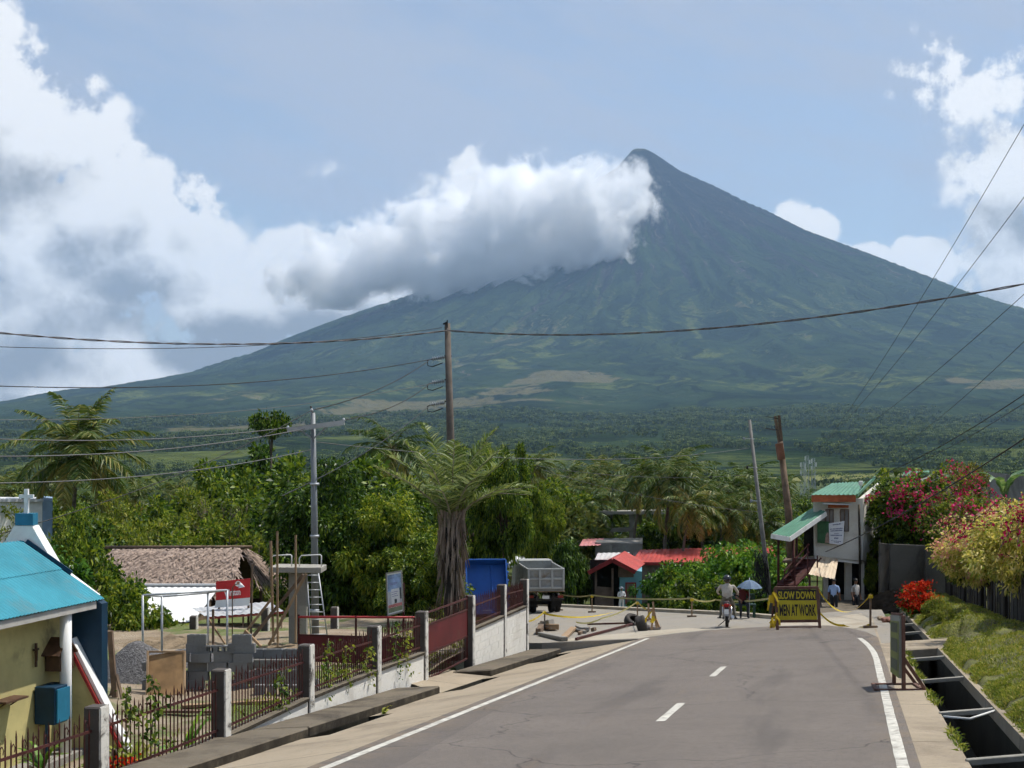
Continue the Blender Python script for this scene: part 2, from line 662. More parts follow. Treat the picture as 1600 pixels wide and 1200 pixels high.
t.l.new(cc, p.inputs['Base Color'])
p.inputs['Roughness'].default_value = 1.0
p.inputs['Specular IOR Level'].default_value = 0.0
b = t.add('ShaderNodeBump')
b.inputs['Strength'].default_value = 0.9
b.inputs['Distance'].default_value = 26.0
t.l.new(t.math('ADD', t.noise(ob, 0.012, 6, 0.65), t.math('MULTIPLY', gul, 1.4)), b.inputs['Height'])
t.l.new(b.outputs[0], p.inputs['Normal'])
struct(link('volcano', me, m))

# ------------------------------------------------------------------ ground, road, drains, yard
def sstep(x, a, b):
    t_ = np.clip((x - a) / (b - a), 0, 1)
    return t_ * t_ * (3 - 2 * t_)


_gd = np.array([0, 60, 70, 82, 100, 130, 160, 250, 400, 800, 1300, 2000])
_gh = np.array([-8.5, -8.5, -9.6, -10.9, -11.4, -12.2, -13.4, -17, -24, -36, -47, -48])


def ground_z(x, y):
    x = np.asarray(x, float)
    y = np.asarray(y, float)
    near = -HCAM + 0.0416 * np.clip(x, -30, 30) - 0.0857 * np.clip(y, -60, 90) - 1.75
    d = np.sqrt(x * x * 0.5 + y * y)
    far = np.interp(d, _gd, _gh)
    k = sstep(y, 54, 70)
    side = sstep(np.abs(x), 28, 60) * (y > 0)
    k = np.maximum(k, side * sstep(y, 20, 60))
    z = near * (1 - k) + far * k
    kv = sstep(d, 820, 1180)
    z = z * (1 - kv) + (volcano_h(x, y) + 1.0) * kv
    return z + (1 - kv) * (fbm(x / 40 + 7, y / 40 + 2, 3) - 0.5) * np.clip((d - 70) / 60, 0, 1) * 2.0


def gz(x, y):
    return float(ground_z(x, y))


def on_ground(u, d):
    """ground point under photo column u at depth d"""
    x = (u - 800) / F * d
    return Vector((x, d, gz(x, d)))


naz, nrr = 288, 110
A_, R_ = np.meshgrid(np.linspace(-math.pi, math.pi, naz), np.concatenate([[0.0], np.geomspace(3, 1380, nrr - 1)]))
GX, GY = np.sin(A_) * R_, np.cos(A_) * R_
me = grid_mesh('ground', GX, GY, ground_z(GX, GY))
m = bpy.data.materials.new('ground_soil')
m.use_nodes = True
t = NT(m.node_tree)
p = t.add('ShaderNodeBsdfPrincipled')
o = t.add('ShaderNodeOutputMaterial')
t.l.new(p.outputs[0], o.inputs[0])
ob = t.add('ShaderNodeTexCoord').outputs['Object']
c1 = t.ramp(t.noise(ob, 0.35, 8, 0.65), [(0.3, (0.030, 0.045, 0.014)), (0.5, (0.060, 0.080, 0.022)), (0.7, (0.11, 0.105, 0.045))])
fld = t.smooth(t.noise(ob, 0.0065, 3, 0.5), 0.50, 0.56)
c2 = t.mix(t.noise(ob, 0.03, 4, 0.5), (0.085, 0.11, 0.03), (0.19, 0.17, 0.055))
sy_ = t.add('ShaderNodeSeparateXYZ')
t.l.new(ob, sy_.inputs[0])
fld = t.math('MULTIPLY', fld, t.smooth(sy_.outputs[1], 420.0, 560.0))
t.l.new(t.mix(fld, c1, c2), p.inputs['Base Color'])
p.inputs['Roughness'].default_value = 1.0
p.inputs['Specular IOR Level'].default_value = 0.1
b = t.add('ShaderNodeBump')
b.inputs['Distance'].default_value = 0.12
t.l.new(t.noise(ob, 3.0, 6, 0.65), b.inputs['Height'])
t.l.new(b.outputs[0], p.inputs['Normal'])
struct(link('ground', me, m))


# ---- materials of the street
def road_material():
    m = bpy.data.materials.new('worn_asphalt')
    m.use_nodes = True
    t = NT(m.node_tree)
    p = t.add('ShaderNodeBsdfPrincipled')
    o = t.add('ShaderNodeOutputMaterial')
    t.l.new(p.outputs[0], o.inputs[0])
    ob = t.add('ShaderNodeTexCoord').outputs['Object']
    # across = distance from the line under the camera
    s = t.add('ShaderNodeSeparateXYZ')
    t.l.new(ob, s.inputs[0])
    w = t.math('SUBTRACT', s.outputs[0], t.math('MULTIPLY', s.outputs[1], VPX))
    cv = t.add('ShaderNodeCombineXYZ')
    t.l.new(w, cv.inputs[0])
    t.l.new(t.math('MULTIPLY', s.outputs[1], 0.12), cv.inputs[1])
    base = t.ramp(t.noise(ob, 0.55, 7, 0.6), [(0.3, (0.096, 0.082, 0.071)), (0.7, (0.141, 0.119, 0.103))])
    grit = t.noise(ob, 55.0, 3, 0.7)
    base = t.mix(t.smooth(t.noise(ob, 9.0, 5, 0.75), 0.42, 0.68, 0.0, 0.55), base, (0.067, 0.058, 0.052))
    base = t.mix(t.math('MULTIPLY', t.math('SUBTRACT', grit, 0.30), 1.1), base, (0.213, 0.182, 0.156))
    pat = t.vor(cv.outputs[0], 0.33, 'F1', 'Color')
    base = t.mix(t.smooth(pat, 0.62, 0.66, 0.0, 0.30), base, (0.067, 0.058, 0.053))
    track = t.noise(cv.outputs[0], 1.15, 4, 0.5)
    base = t.mix(t.smooth(track, 0.52, 0.68, 0.0, 0.42), base, (0.057, 0.050, 0.048))
    dust = t.noise(cv.outputs[0], 2.3, 6, 0.65)
    base = t.mix(t.smooth(dust, 0.58, 0.75, 0.0, 0.55), base, (0.166, 0.128, 0.092))
    # sandy film along both edges and where the road meets the concrete
    edge = t.math('ADD', t.smooth(w, -5.4, -6.3), t.smooth(w, 0.1, 0.7))
    edge = t.math('ADD', edge, t.smooth(s.outputs[1], 42.0, 48.5))
    base = t.mix(t.math('MULTIPLY', edge, t.smooth(t.noise(ob, 1.6, 6, 0.65), 0.38, 0.65, 0.0, 0.75)), base, (0.186, 0.142, 0.099))
    # cracks
    wob = t.add('ShaderNodeVectorMath', operation='ADD')
    t.l.new(ob, wob.inputs[0])
    nn = t.add('ShaderNodeTexNoise')
    nn.inputs['Scale'].default_value = 0.9
    nn.inputs['Detail'].default_value = 5
    t.l.new(ob, nn.inputs[0])
    t.l.new(t.vmath('SCALE', nn.outputs['Color'], 1.4), wob.inputs[1])
    cr = t.vor(wob.outputs[0], 0.16, 'DISTANCE_TO_EDGE')
    base = t.mix(t.smooth(cr, 0.0045, 0.0, 0.0, 0.75), base, (0.036, 0.031, 0.029))
    t.l.new(base, p.inputs['Base Color'])
    p.inputs['Roughness'].default_value = 0.82
    p.inputs['Specular IOR Level'].default_value = 0.28
    b = t.add('ShaderNodeBump')
    b.inputs['Distance'].default_value = 0.012
    t.l.new(grit, b.inputs['Height'])
    t.l.new(b.outputs[0], p.inputs['Normal'])
    return m


def concrete_mat(name, c_lo, c_hi, stain, joint=0.0, stain_amt=0.6, mould=0.0):
    m = bpy.data.materials.new(name)
    m.use_nodes = True
    t = NT(m.node_tree)
    p = t.add('ShaderNodeBsdfPrincipled')
    o = t.add('ShaderNodeOutputMaterial')
    t.l.new(p.outputs[0], o.inputs[0])
    ob = t.add('ShaderNodeTexCoord').outputs['Object']
    base = t.mix(t.noise(ob, 1.1, 8, 0.62), c_lo, c_hi)
    st = t.noise(ob, 0.5, 8, 0.7, 0.6)
    base = t.mix(t.smooth(st, 0.45, 0.68, 0.0, stain_amt), base, stain)
    base = t.mix(t.smooth(t.noise(ob, 26.0, 4, 0.7), 0.5, 0.75, 0.0, 0.5), base, tuple(0.6 * x for x in c_lo))
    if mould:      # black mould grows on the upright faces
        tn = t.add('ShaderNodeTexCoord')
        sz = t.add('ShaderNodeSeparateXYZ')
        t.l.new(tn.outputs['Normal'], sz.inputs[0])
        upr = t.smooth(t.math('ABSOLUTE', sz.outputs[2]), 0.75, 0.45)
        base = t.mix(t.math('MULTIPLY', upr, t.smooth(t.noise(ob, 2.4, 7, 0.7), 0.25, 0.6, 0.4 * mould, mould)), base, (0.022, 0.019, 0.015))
    if joint:
        s = t.add('ShaderNodeSeparateXYZ')
        t.l.new(ob, s.inputs[0])
        yj = t.math('ADD', s.outputs[1], t.math('MULTIPLY', s.outputs[0], VPX))
        f = t.math('PINGPONG', yj, joint / 2)
        base = t.mix(t.smooth(f, 0.030, 0.012, 0.0, 0.7), base, (0.06, 0.05, 0.04))
    t.l.new(base, p.inputs['Base Color'])
    p.inputs['Roughness'].default_value = 0.9
    p.inputs['Specular IOR Level'].default_value = 0.08
    b = t.add('ShaderNodeBump')
    b.inputs['Distance'].default_value = 0.012
    t.l.new(t.noise(ob, 14.0, 6, 0.7), b.inputs['Height'])
    t.l.new(b.outputs[0], p.inputs['Normal'])
    MATS[name] = m
    return m


M_ASPH = road_material()
M_SHOULD = concrete_mat('sandy_concrete', (0.23, 0.192, 0.142), (0.39, 0.325, 0.24), (0.17, 0.14, 0.105), joint=4.5)
M_JUNC = concrete_mat('bright_concrete', (0.30, 0.265, 0.21), (0.42, 0.375, 0.30), (0.24, 0.20, 0.15), stain_amt=0.7)
M_BEND = concrete_mat('grey_concrete', (0.205, 0.19, 0.165), (0.29, 0.265, 0.23), (0.27, 0.235, 0.18))
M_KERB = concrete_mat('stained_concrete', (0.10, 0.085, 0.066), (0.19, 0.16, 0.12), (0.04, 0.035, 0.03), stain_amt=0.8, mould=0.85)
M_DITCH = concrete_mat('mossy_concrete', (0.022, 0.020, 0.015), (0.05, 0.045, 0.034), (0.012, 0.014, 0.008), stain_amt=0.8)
M_STRUT = concrete_mat('pale_concrete', (0.26, 0.25, 0.22), (0.36, 0.34, 0.30), (0.16, 0.15, 0.12))


def strip(name, w0, w1, ys, z0=0.0, z1=None, mat=None, jitter=0.0, seed=1):
    """a sheet along the road between two lateral lines"""
    z1 = z0 if z1 is None else z1
    rnd = random.Random(seed)
    mb = MB()
    ps = []
    for y in ys:
        j0, j1 = (rnd.uniform(-jitter, jitter) for _ in range(2))
        ps.append((rw(w0 + j0, y, z0), rw(w1 + j1, y, z1)))
    for (a, b), (c, d) in zip(ps[:-1], ps[1:]):
        mb.quad(a, b, d, c)
    return mb.build(name, mat)


ys_all = [-25 + 2.0 * i for i in range(36)]
# asphalt: ends in an uneven line where the concrete of the bend starts
mb = MB()
rnd = random.Random(3)
ends = [(-6.35, 43.5), (-5.6, 45.2), (-4.6, 46.6), (-3.6, 47.2), (-2.6, 47.6), (-1.6, 47.4), (-0.7, 46.4), (0.0, 44.0), (0.45, 41.5), (0.72, 38.5)]
n_ = len(ends)
for i in range(n_ - 1):
    (wa, ya), (wb, yb) = ends[i], ends[i + 1]
    mb.quad(rw(wa, -25, 0.004), rw(wb, -25, 0.004), rw(wb, yb, 0.004), rw(wa, ya, 0.004))
struct(mb.build('road', M_ASPH))

# concrete of the bend and the side lane
outer = [(560, 100.0), (700, 98.0), (800, 92.0)]
pts = [rw(-9.3, 43.1), rw(-6.15, 43.1), rw(-6.15, 36.0), rw(1.24, 36.0), rw(1.24, 60.5), rw(-0.3, 61.5)]
pts += [pxroad(u, v) for (u, v) in [(1215, 968), (1150, 962), (1080, 958.5), (1000, 954.5), (930, 951), (870, 948), (800, 945)]]
pts += [Vector(((700 - 800) / F * 92, 92, road_z((700 - 800) / F * 92, 92))), Vector(((660 - 800) / F * 70, 70, road_z((660 - 800) / F * 70, 70))),
        rw(-16.0, 58), rw(-11.5, 44.5)]
mb = MB().poly([p_ - Vector((0, 0, 0.004)) for p_ in pts])
for a, b in zip(pts, pts[1:] + pts[:1]):
    dn = Vector((0, 0, 1.9))
    mb.quad(a - Vector((0, 0, .004)), a - dn, b - dn, b - Vector((0, 0, .004)))
struct(mb.build('concrete_road', M_BEND))
# bright new concrete patches round the works
for pts2 in ([rw(-9.0, 43.4, .002), rw(-6.4, 43.4, .002), rw(-5.8, 45.4, .002), rw(-4.6, 47.2, .002), rw(-5.6, 49.0, .002), rw(-8.6, 46.0, .002)],
             [pxroad(u, v, 0.002) for u, v in [(1200, 976), (1290, 966), (1345, 958), (1365, 972), (1330, 984), (1230, 983)]]):
    struct(MB().poly(pts2).build('concrete_patch', M_JUNC))
# low kerb along the outer edge of the bend
mb = MB()
ke = [pxroad(u, v) for (u, v) in [(1215, 968), (1150, 962), (1080, 958.5), (1000, 954.5), (930, 951), (870, 948), (800, 945)]]
for a, b in zip(ke[:-1], ke[1:]):
    out = Vector((0.12, 0.35, 0))
    mb.hexa([a + Vector((0, 0, -.4)), b + Vector((0, 0, -.4)), b + out + Vector((0, 0, -.4)), a + out + Vector((0, 0, -.4)),
             a + Vector((0, 0, .13)), b + Vector((0, 0, .13)), b + out + Vector((0, 0, .13)), a + out + Vector((0, 0, .13))])
struct(mb.build('kerb', M_JUNC))

# left shoulder: slopes down to the drain
M_LINE = mat('worn_white_paint', (0.52, 0.50, 0.44), 0.7, 0.16, 4.0, dirt=(0.22, 0.20, 0.17), dirt_amt=0.75, dirt_scale=7.0)
holes = [(16.2, 18.3), (22.3, 25.4), (29.9, 33.2), (38.0, 41.6)]
GUT = -0.28


def gut(w):
    return GUT * min(1.0, max(0.0, (-6.2 - w) / 2.3))


yl = [-25, 0, 8, 12, 16.2, 18.3, 22.3, 25.4, 29.9, 33.2, 36, 38.0, 41.6, 43.0]
mb = MB()
for a, b in zip(yl[:-1], yl[1:]):
    mb.quad(rw(-8.12, a, gut(-8.12)), rw(-6.2, a, 0), rw(-6.2, b, 0), rw(-8.12, b, gut(-8.12)))
    if (a, b) not in holes:
        mb.quad(rw(-8.55, a, GUT), rw(-8.12, a, gut(-8.12)), rw(-8.12, b, gut(-8.12)), rw(-8.55, b, GUT))
struct(mb.build('shoulder', M_SHOULD))
for a, b in holes:
    mb = MB()
    lo = Vector((0, 0, -0.75))
    A, B, C, D = rw(-8.55, a, GUT), rw(-8.12, a, gut(-8.12)), rw(-8.12, b, gut(-8.12)), rw(-8.55, b, GUT)
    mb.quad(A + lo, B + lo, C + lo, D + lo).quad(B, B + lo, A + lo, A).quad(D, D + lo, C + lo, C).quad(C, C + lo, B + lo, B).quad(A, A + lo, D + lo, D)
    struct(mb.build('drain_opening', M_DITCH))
    # broken lip at the shoulder side of the opening
# sidewalk slabs with their kerb face
rnd = random.Random(5)
for (a, b) in ((-10, 5.0), (5.02, 11.5), (11.52, 17.2), (17.22, 22.6), (22.62, 29.8), (34.0, 42.2)):
    t0, t1 = -0.13, -0.13
    c = [rw(-9.46, a, -1.0), rw(-8.55, a, -1.0), rw(-8.55, b, -1.0), rw(-9.46, b, -1.0),
         rw(-9.46, a, t0), rw(-8.55, a, t0 + rnd.uniform(-.012, .012)), rw(-8.55, b, t1 + rnd.uniform(-.012, .012)), rw(-9.46, b, t1)]
    struct(MB().hexa(c).build('sidewalk', M_KERB, bevel=0.025))
# apron up to the gate
mb = MB().quad(rw(-8.55, 29.8, GUT + .003), rw(-8.55, 34.0, GUT + .003), rw(-9.7, 34.6, -0.12), rw(-9.7, 31.2, -0.12))
mb.quad(rw(-9.7, 31.2, -0.12), rw(-9.7, 34.6, -0.12), rw(-13.5, 35.2, 0.1), rw(-13.5, 31.5, 0.1))
struct(mb.build('driveway', M_SHOULD))

# right shoulder strip and drain
struct(strip('shoulder_right', 0.70, 1.24, [-25, 0, 8, 16, 24, 32, 40, 48, 56], -0.002, -0.02, M_SHOULD, jitter=0.0))
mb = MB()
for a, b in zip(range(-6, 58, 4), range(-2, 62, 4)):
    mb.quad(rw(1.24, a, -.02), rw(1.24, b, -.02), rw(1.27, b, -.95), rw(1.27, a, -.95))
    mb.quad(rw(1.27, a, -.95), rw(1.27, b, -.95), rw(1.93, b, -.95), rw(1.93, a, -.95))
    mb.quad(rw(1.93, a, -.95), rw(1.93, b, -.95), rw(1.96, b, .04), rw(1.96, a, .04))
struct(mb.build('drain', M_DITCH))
mb = MB()
for a, b in zip(range(-6, 58, 4), range(-2, 62, 4)):
    mb.quad(rw(1.95, a, -.12), rw(1.95, b, -.12), rw(1.96, b, .05), rw(1.96, a, .05)).quad(rw(1.96, a, .05), rw(1.96, b, .05), rw(2.14, b, .05), rw(2.14, a, .05))
struct(mb.build('drain_edge', M_SHOULD))
for i, y in enumerate((45.0, 40.2, 30.2, 25.0, 19.8, 15.2)):
    mb = MB().bar(rw(1.22, y, -0.03), rw(1.99, y, 0.0), 0.075, 0.07)
    o = mb.build('drain_strut', M_STRUT, bevel=0.008)
    tag(o, ['concrete strut across the roadside drain beside the red flowering plant', 'concrete strut across the drain just past the slab crossing',
            'concrete strut across the drain on the near side of the slab crossing', 'concrete strut across the drain beside the timber A-frame sign',
            'pale double strut across the drain below the mossy bank', 'wide concrete strut across the drain at its nearest open end'][i], 'drain strut', 'struts across the drain')
o = MB().tube([rw(1.25, 19.45, -.02), rw(1.6, 19.3, -0.05), rw(2.0, 19.55, .03)], 0.018, 6).build('pipe', mat('white_pipe', (0.6, 0.6, 0.58), 0.5))
tag(o, 'thin white bent pipe lying across the roadside drain', 'pipe')
o = MB().hexa([rw(1.1, 32.6, -.25), rw(2.5, 32.6, -.25), rw(2.5, 35.9, -.25), rw(1.1, 35.9, -.25),
               rw(1.1, 32.6, .03), rw(2.5, 32.6, .06), rw(2.5, 35.9, .06), rw(1.1, 35.9, .03)]).build('drain_slab', M_SHOULD, bevel=0.02)
tag(o, 'flat concrete slab bridging the roadside drain', 'slab')


# painted lines: thin sheets with worn, uneven edges
def painted(name, w0, w1, y0, y1, step=0.35, seed=1, bend=None):
    rnd = random.Random(seed)
    mb = MB()
    prev = None
    y = y0
    while y <= y1 + 1e-6:
        off = bend(y) if bend else 0.0
        a = rw(w0 + off + rnd.uniform(-.004, .004), y, 0.009)
        b = rw(w1 + off + rnd.uniform(-.004, .004), y, 0.009)
        if prev:
            mb.quad(prev[0], prev[1], b, a)
        prev = (a, b)
        y += step
    return struct(mb.build(name, M_LINE))


painted('road_line_left', -6.16, -6.03, -20, 43.2, seed=1)
painted('road_line_right', 0.47, 0.60, -20, 38.6, seed=2, bend=lambda y: -0.35 * max(0, (y - 30) / 9) ** 2)
for k, y0 in enumerate((-3.0, 4.7, 12.4, 20.1, 27.6)):
    painted('road_dash', -2.74, -2.61, y0, y0 + 2.5, seed=5 + k)

# ---- the yard behind the left fence
yx = np.linspace(-1, 0, 70)
yy = np.linspace(6, 50, 90)
U_, Y_ = np.meshgrid(yx, yy)
Xr = -9.66 + VPX * Y_ - np.clip(Y_ - 42.3, 0, 20) * 1.15
X_ = Xr + U_ * 34.0
YARD = -5.08
Z_ = YARD + (fbm(X_ / 1.7, Y_ / 1.7, 4) - 0.5) * 0.22 - np.clip((Y_ - 39) / 10, 0, 1) * 0.5 - np.clip((Y_ - 46.5) / 2.5, 0, 1) * 2.2
me = grid_mesh('yard', X_, Y_, Z_)
m = bpy.data.materials.new('yard_soil')
m.use_nodes = True
t = NT(m.node_tree)
p = t.add('ShaderNodeBsdfPrincipled')
o = t.add('ShaderNodeOutputMaterial')
t.l.new(p.outputs[0], o.inputs[0])
ob = t.add('ShaderNodeTexCoord').outputs['Object']
c1 = t.ramp(t.noise(ob, 0.8, 8, 0.65), [(0.30, (0.16, 0.12, 0.075)), (0.5, (0.24, 0.185, 0.125)), (0.7, (0.30, 0.25, 0.18))])
gr = t.smooth(t.noise(ob, 0.33, 5, 0.6), 0.47, 0.56)
c1 = t.mix(gr, c1, t.mix(t.noise(ob, 9.0, 4, 0.6), (0.055, 0.085, 0.018), (0.14, 0.16, 0.04)))
t.l.new(c1, p.inputs['Base Color'])
p.inputs['Roughness'].default_value = 1.0
b = t.add('ShaderNodeBump')
b.inputs['Distance'].default_value = 0.05
t.l.new(t.noise(ob, 7.0, 6, 0.7), b.inputs['Height'])
t.l.new(b.outputs[0], p.inputs['Normal'])
struct(link('yard', me, m))


# ---- the grassy bank on the right
def bank_h(w, y):
    """height of the bank above the road plane"""
    h = 0.02 + 0.14 * sstep(w, 2.03, 2.16) + 0.28 * sstep(w, 2.1, 3.4)
    h = h + 0.42 * (fbm(w * 1.6 + 3, y * 0.9, 4) - 0.45) * sstep(w, 2.02, 2.3) * (1 - 0.6 * sstep(w, 3.2, 4.0))
    # a step in the bank where the crossing leads in
    gap = sstep(y, 32.2, 32.6) * (1 - sstep(y, 36.0, 36.6)) * (1 - sstep(w, 2.7, 3.3))
    return h * (1 - gap) + 0.045 * gap + 0.35 * sstep(w, 4.3, 6.5)


bw_ = np.concatenate([np.linspace(2.02, 4.5, 44), np.linspace(4.7, 16, 16)])
by_ = np.linspace(-4, 66, 170)
W_, Y_ = np.meshgrid(bw_, by_)
X_ = W_ + VPX * Y_
Z_ = -HCAM + 0.0416 * X_ - 0.0857 * Y_ + bank_h(W_, Y_)
me = grid_mesh('bank', X_, Y_, Z_)
m = bpy.data.materials.new('bank_turf')
m.use_nodes = True
t = NT(m.node_tree)
p = t.add('ShaderNodeBsdfPrincipled')
o = t.add('ShaderNodeOutputMaterial')
t.l.new(p.outputs[0], o.inputs[0])
ob = t.add('ShaderNodeTexCoord').outputs['Object']
c1 = t.ramp(t.noise(ob, 2.2, 8, 0.65), [(0.3, (0.07, 0.052, 0.028)), (0.48, (0.10, 0.105, 0.026)), (0.7, (0.17, 0.175, 0.035))])
t.l.new(c1, p.inputs['Base Color'])
p.inputs['Roughness'].default_value = 1.0
b = t.add('ShaderNodeBump')
b.inputs['Distance'].default_value = 0.06
t.l.new(t.noise(ob, 12.0, 6, 0.7), b.inputs['Height'])
t.l.new(b.outputs[0], p.inputs['Normal'])
struct(link('bank', me, m))

# ------------------------------------------------------------------ builders in world coordinates
def rootloc(o):
    v = Vector((0, 0, 0))
    while o is not None:
        v += Vector(o.location)
        o = o.parent
    return v


def part(parent, name, mb, mt, bevel=0.0, label=None):
    """mesh given in world coordinates, hung under its thing (things built this way are not rotated)"""
    off = rootloc(parent)
    mb.v = [v - off for v in mb.v]
    o = mb.build(name, mt, parent, bevel)
    if label:
        o['label'] = label
    return o


def single(name, mb, mt, label, cat, group=None, bevel=0.0, base=None):
    """a thing that is one mesh, its origin at its base"""
    if base is None:
        zs = min(v.z for v in mb.v)
        n = len(mb.v)
        base = Vector((sum(v.x for v in mb.v) / n, sum(v.y for v in mb.v) / n, zs))
    mb.v = [v - base for v in mb.v]
    o = mb.build(name, mt, None, bevel)
    o.location = base
    return tag(o, label, cat, group)


def corrugated(mb, a, b, c, d, pitch=0.10, amp=0.017, thick=0.0, rows=2):
    """wavy sheet: a-b is the eave (waves counted along it), d-c the ridge"""
    a, b, c, d = (Vector(q) for q in (a, b, c, d))
    nrm = (b - a).cross(d - a).normalized()
    L = (b - a).length
    n = max(4, int(L / pitch * 4))
    i0 = len(mb.v)
    for j in range(rows):
        s = j / (rows - 1)
        for i in range(n + 1):
            f = i / n
            p_ = (a.lerp(b, f)).lerp(d.lerp(c, f), s)
            mb.v.append(p_ + nrm * (amp * math.sin(f * L / pitch * 2 * math.pi)))
    for j in range(rows - 1):
        for i in range(n):
            k = i0 + j * (n + 1) + i
            mb.f.append((k, k + 1, k + n + 2, k + n + 1))
            mb.s.append(True)
    return mb


# materials
M_RUST = mat('rusty_maroon_iron', (0.060, 0.014, 0.012), 0.8, 0.35, 6.0, dirt=(0.07, 0.035, 0.02), dirt_amt=0.5, dirt_scale=3.0)
M_MAROON = mat('maroon_sheet', (0.095, 0.009, 0.011), 0.55, 0.18, 2.0, dirt=(0.09, 0.03, 0.02), dirt_amt=0.3)
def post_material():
    m = bpy.data.materials.new('sun_side_painted_post')
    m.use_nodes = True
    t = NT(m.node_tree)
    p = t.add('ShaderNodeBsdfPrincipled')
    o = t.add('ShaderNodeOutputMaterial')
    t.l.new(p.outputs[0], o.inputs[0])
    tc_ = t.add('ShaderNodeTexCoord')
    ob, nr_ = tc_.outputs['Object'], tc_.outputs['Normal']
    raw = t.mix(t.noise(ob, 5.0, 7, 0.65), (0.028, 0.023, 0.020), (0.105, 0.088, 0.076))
    sun_tone = t.mix(t.noise(ob, 7.0, 6, 0.6), (0.50, 0.48, 0.43), (0.68, 0.66, 0.60))
    side = t.smooth(t.vmath('DOT_PRODUCT', nr_, (0.973, -0.23, 0.0)), 0.6, 0.8)  # road faces coloured bright as in sun; other faces dark with stain and shade
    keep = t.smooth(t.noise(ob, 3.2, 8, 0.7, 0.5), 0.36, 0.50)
    t.l.new(t.mix(t.math('MULTIPLY', side, keep), raw, sun_tone), p.inputs['Base Color'])
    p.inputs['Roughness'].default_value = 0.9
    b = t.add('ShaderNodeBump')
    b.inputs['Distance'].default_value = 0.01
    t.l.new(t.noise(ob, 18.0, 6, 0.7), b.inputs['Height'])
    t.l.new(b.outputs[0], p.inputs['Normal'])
    MATS['sun_side_painted_post'] = m
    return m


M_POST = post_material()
M_WHITEWALL = concrete_mat('whitewashed_wall', (0.62, 0.60, 0.55), (0.76, 0.74, 0.68), (0.38, 0.34, 0.28), stain_amt=0.45)
M_RAW = concrete_mat('raw_concrete', (0.20, 0.19, 0.17), (0.31, 0.295, 0.265), (0.13, 0.12, 0.10))
M_BLOCK = concrete_mat('hollow_block_grey', (0.15, 0.15, 0.15), (0.24, 0.24, 0.235), (0.11, 0.11, 0.105))
M_TIMBER = mat('raw_timber', (0.30, 0.20, 0.115), 0.85, 0.3, 3.0, stretch=(1, 1, 0.15), dirt=(0.16, 0.12, 0.08), dirt_amt=0.4)
M_OLDWOOD = mat('weathered_timber', (0.155, 0.105, 0.07), 0.9, 0.35, 3.0, dirt=(0.07, 0.055, 0.045), dirt_amt=0.5)
M_GALV = mat('galvanised_steel', (0.42, 0.44, 0.46), 0.5, 0.15, 4.0, metal=0.35, spec=0.5)
M_WHITEROOF = mat('white_metal_roof', (0.74, 0.74, 0.72), 0.5, 0.08, 1.5, dirt=(0.5, 0.46, 0.40), dirt_amt=0.25, spec=0.4)
M_GREYROOF = mat('grey_metal_roof', (0.43, 0.44, 0.45), 0.5, 0.12, 1.5, dirt=(0.33, 0.27, 0.20), dirt_amt=0.35)
M_BLUEROOF = mat('turquoise_roof_paint', (0.042, 0.255, 0.33), 0.65, 0.16, 0.9, dirt=(0.08, 0.22, 0.26), dirt_amt=0.45, spec=0.12)
M_NAVY = mat('deep_blue_paint', (0.004, 0.030, 0.062), 0.5, 0.15, 2.0)
M_CREAM = mat('cream_plaster', (0.50, 0.43, 0.19), 0.85, 0.14, 1.2, dirt=(0.27, 0.23, 0.11), dirt_amt=0.35)
M_WHITE = mat('white_paint', (0.72, 0.72, 0.70), 0.6, 0.06, 2.0, dirt=(0.52, 0.50, 0.45), dirt_amt=0.25)
M_DARKWOOD = mat('dark_brown_wood', (0.085, 0.045, 0.026), 0.6, 0.3, 5.0)
M_PLY = mat('stained_plywood', (0.26, 0.155, 0.07), 0.8, 0.25, 2.5, dirt=(0.12, 0.075, 0.04), dirt_amt=0.4)
M_REDPIPE = mat('red_painted_pipe', (0.34, 0.03, 0.03), 0.5, 0.15, 3.0)

# ------------------------------------------------------------------ left boundary fence
FW = -9.58
P_Y = [11.0, 14.6, 18.2, 21.8, 25.2, 28.8, 32.0]
P_T = [-3.10, -3.18, -3.27, -3.36, -3.45, -3.57, -3.64]
CAP = [-4.10, -4.20, -4.30, -4.37, -4.36, -4.43, -4.53]


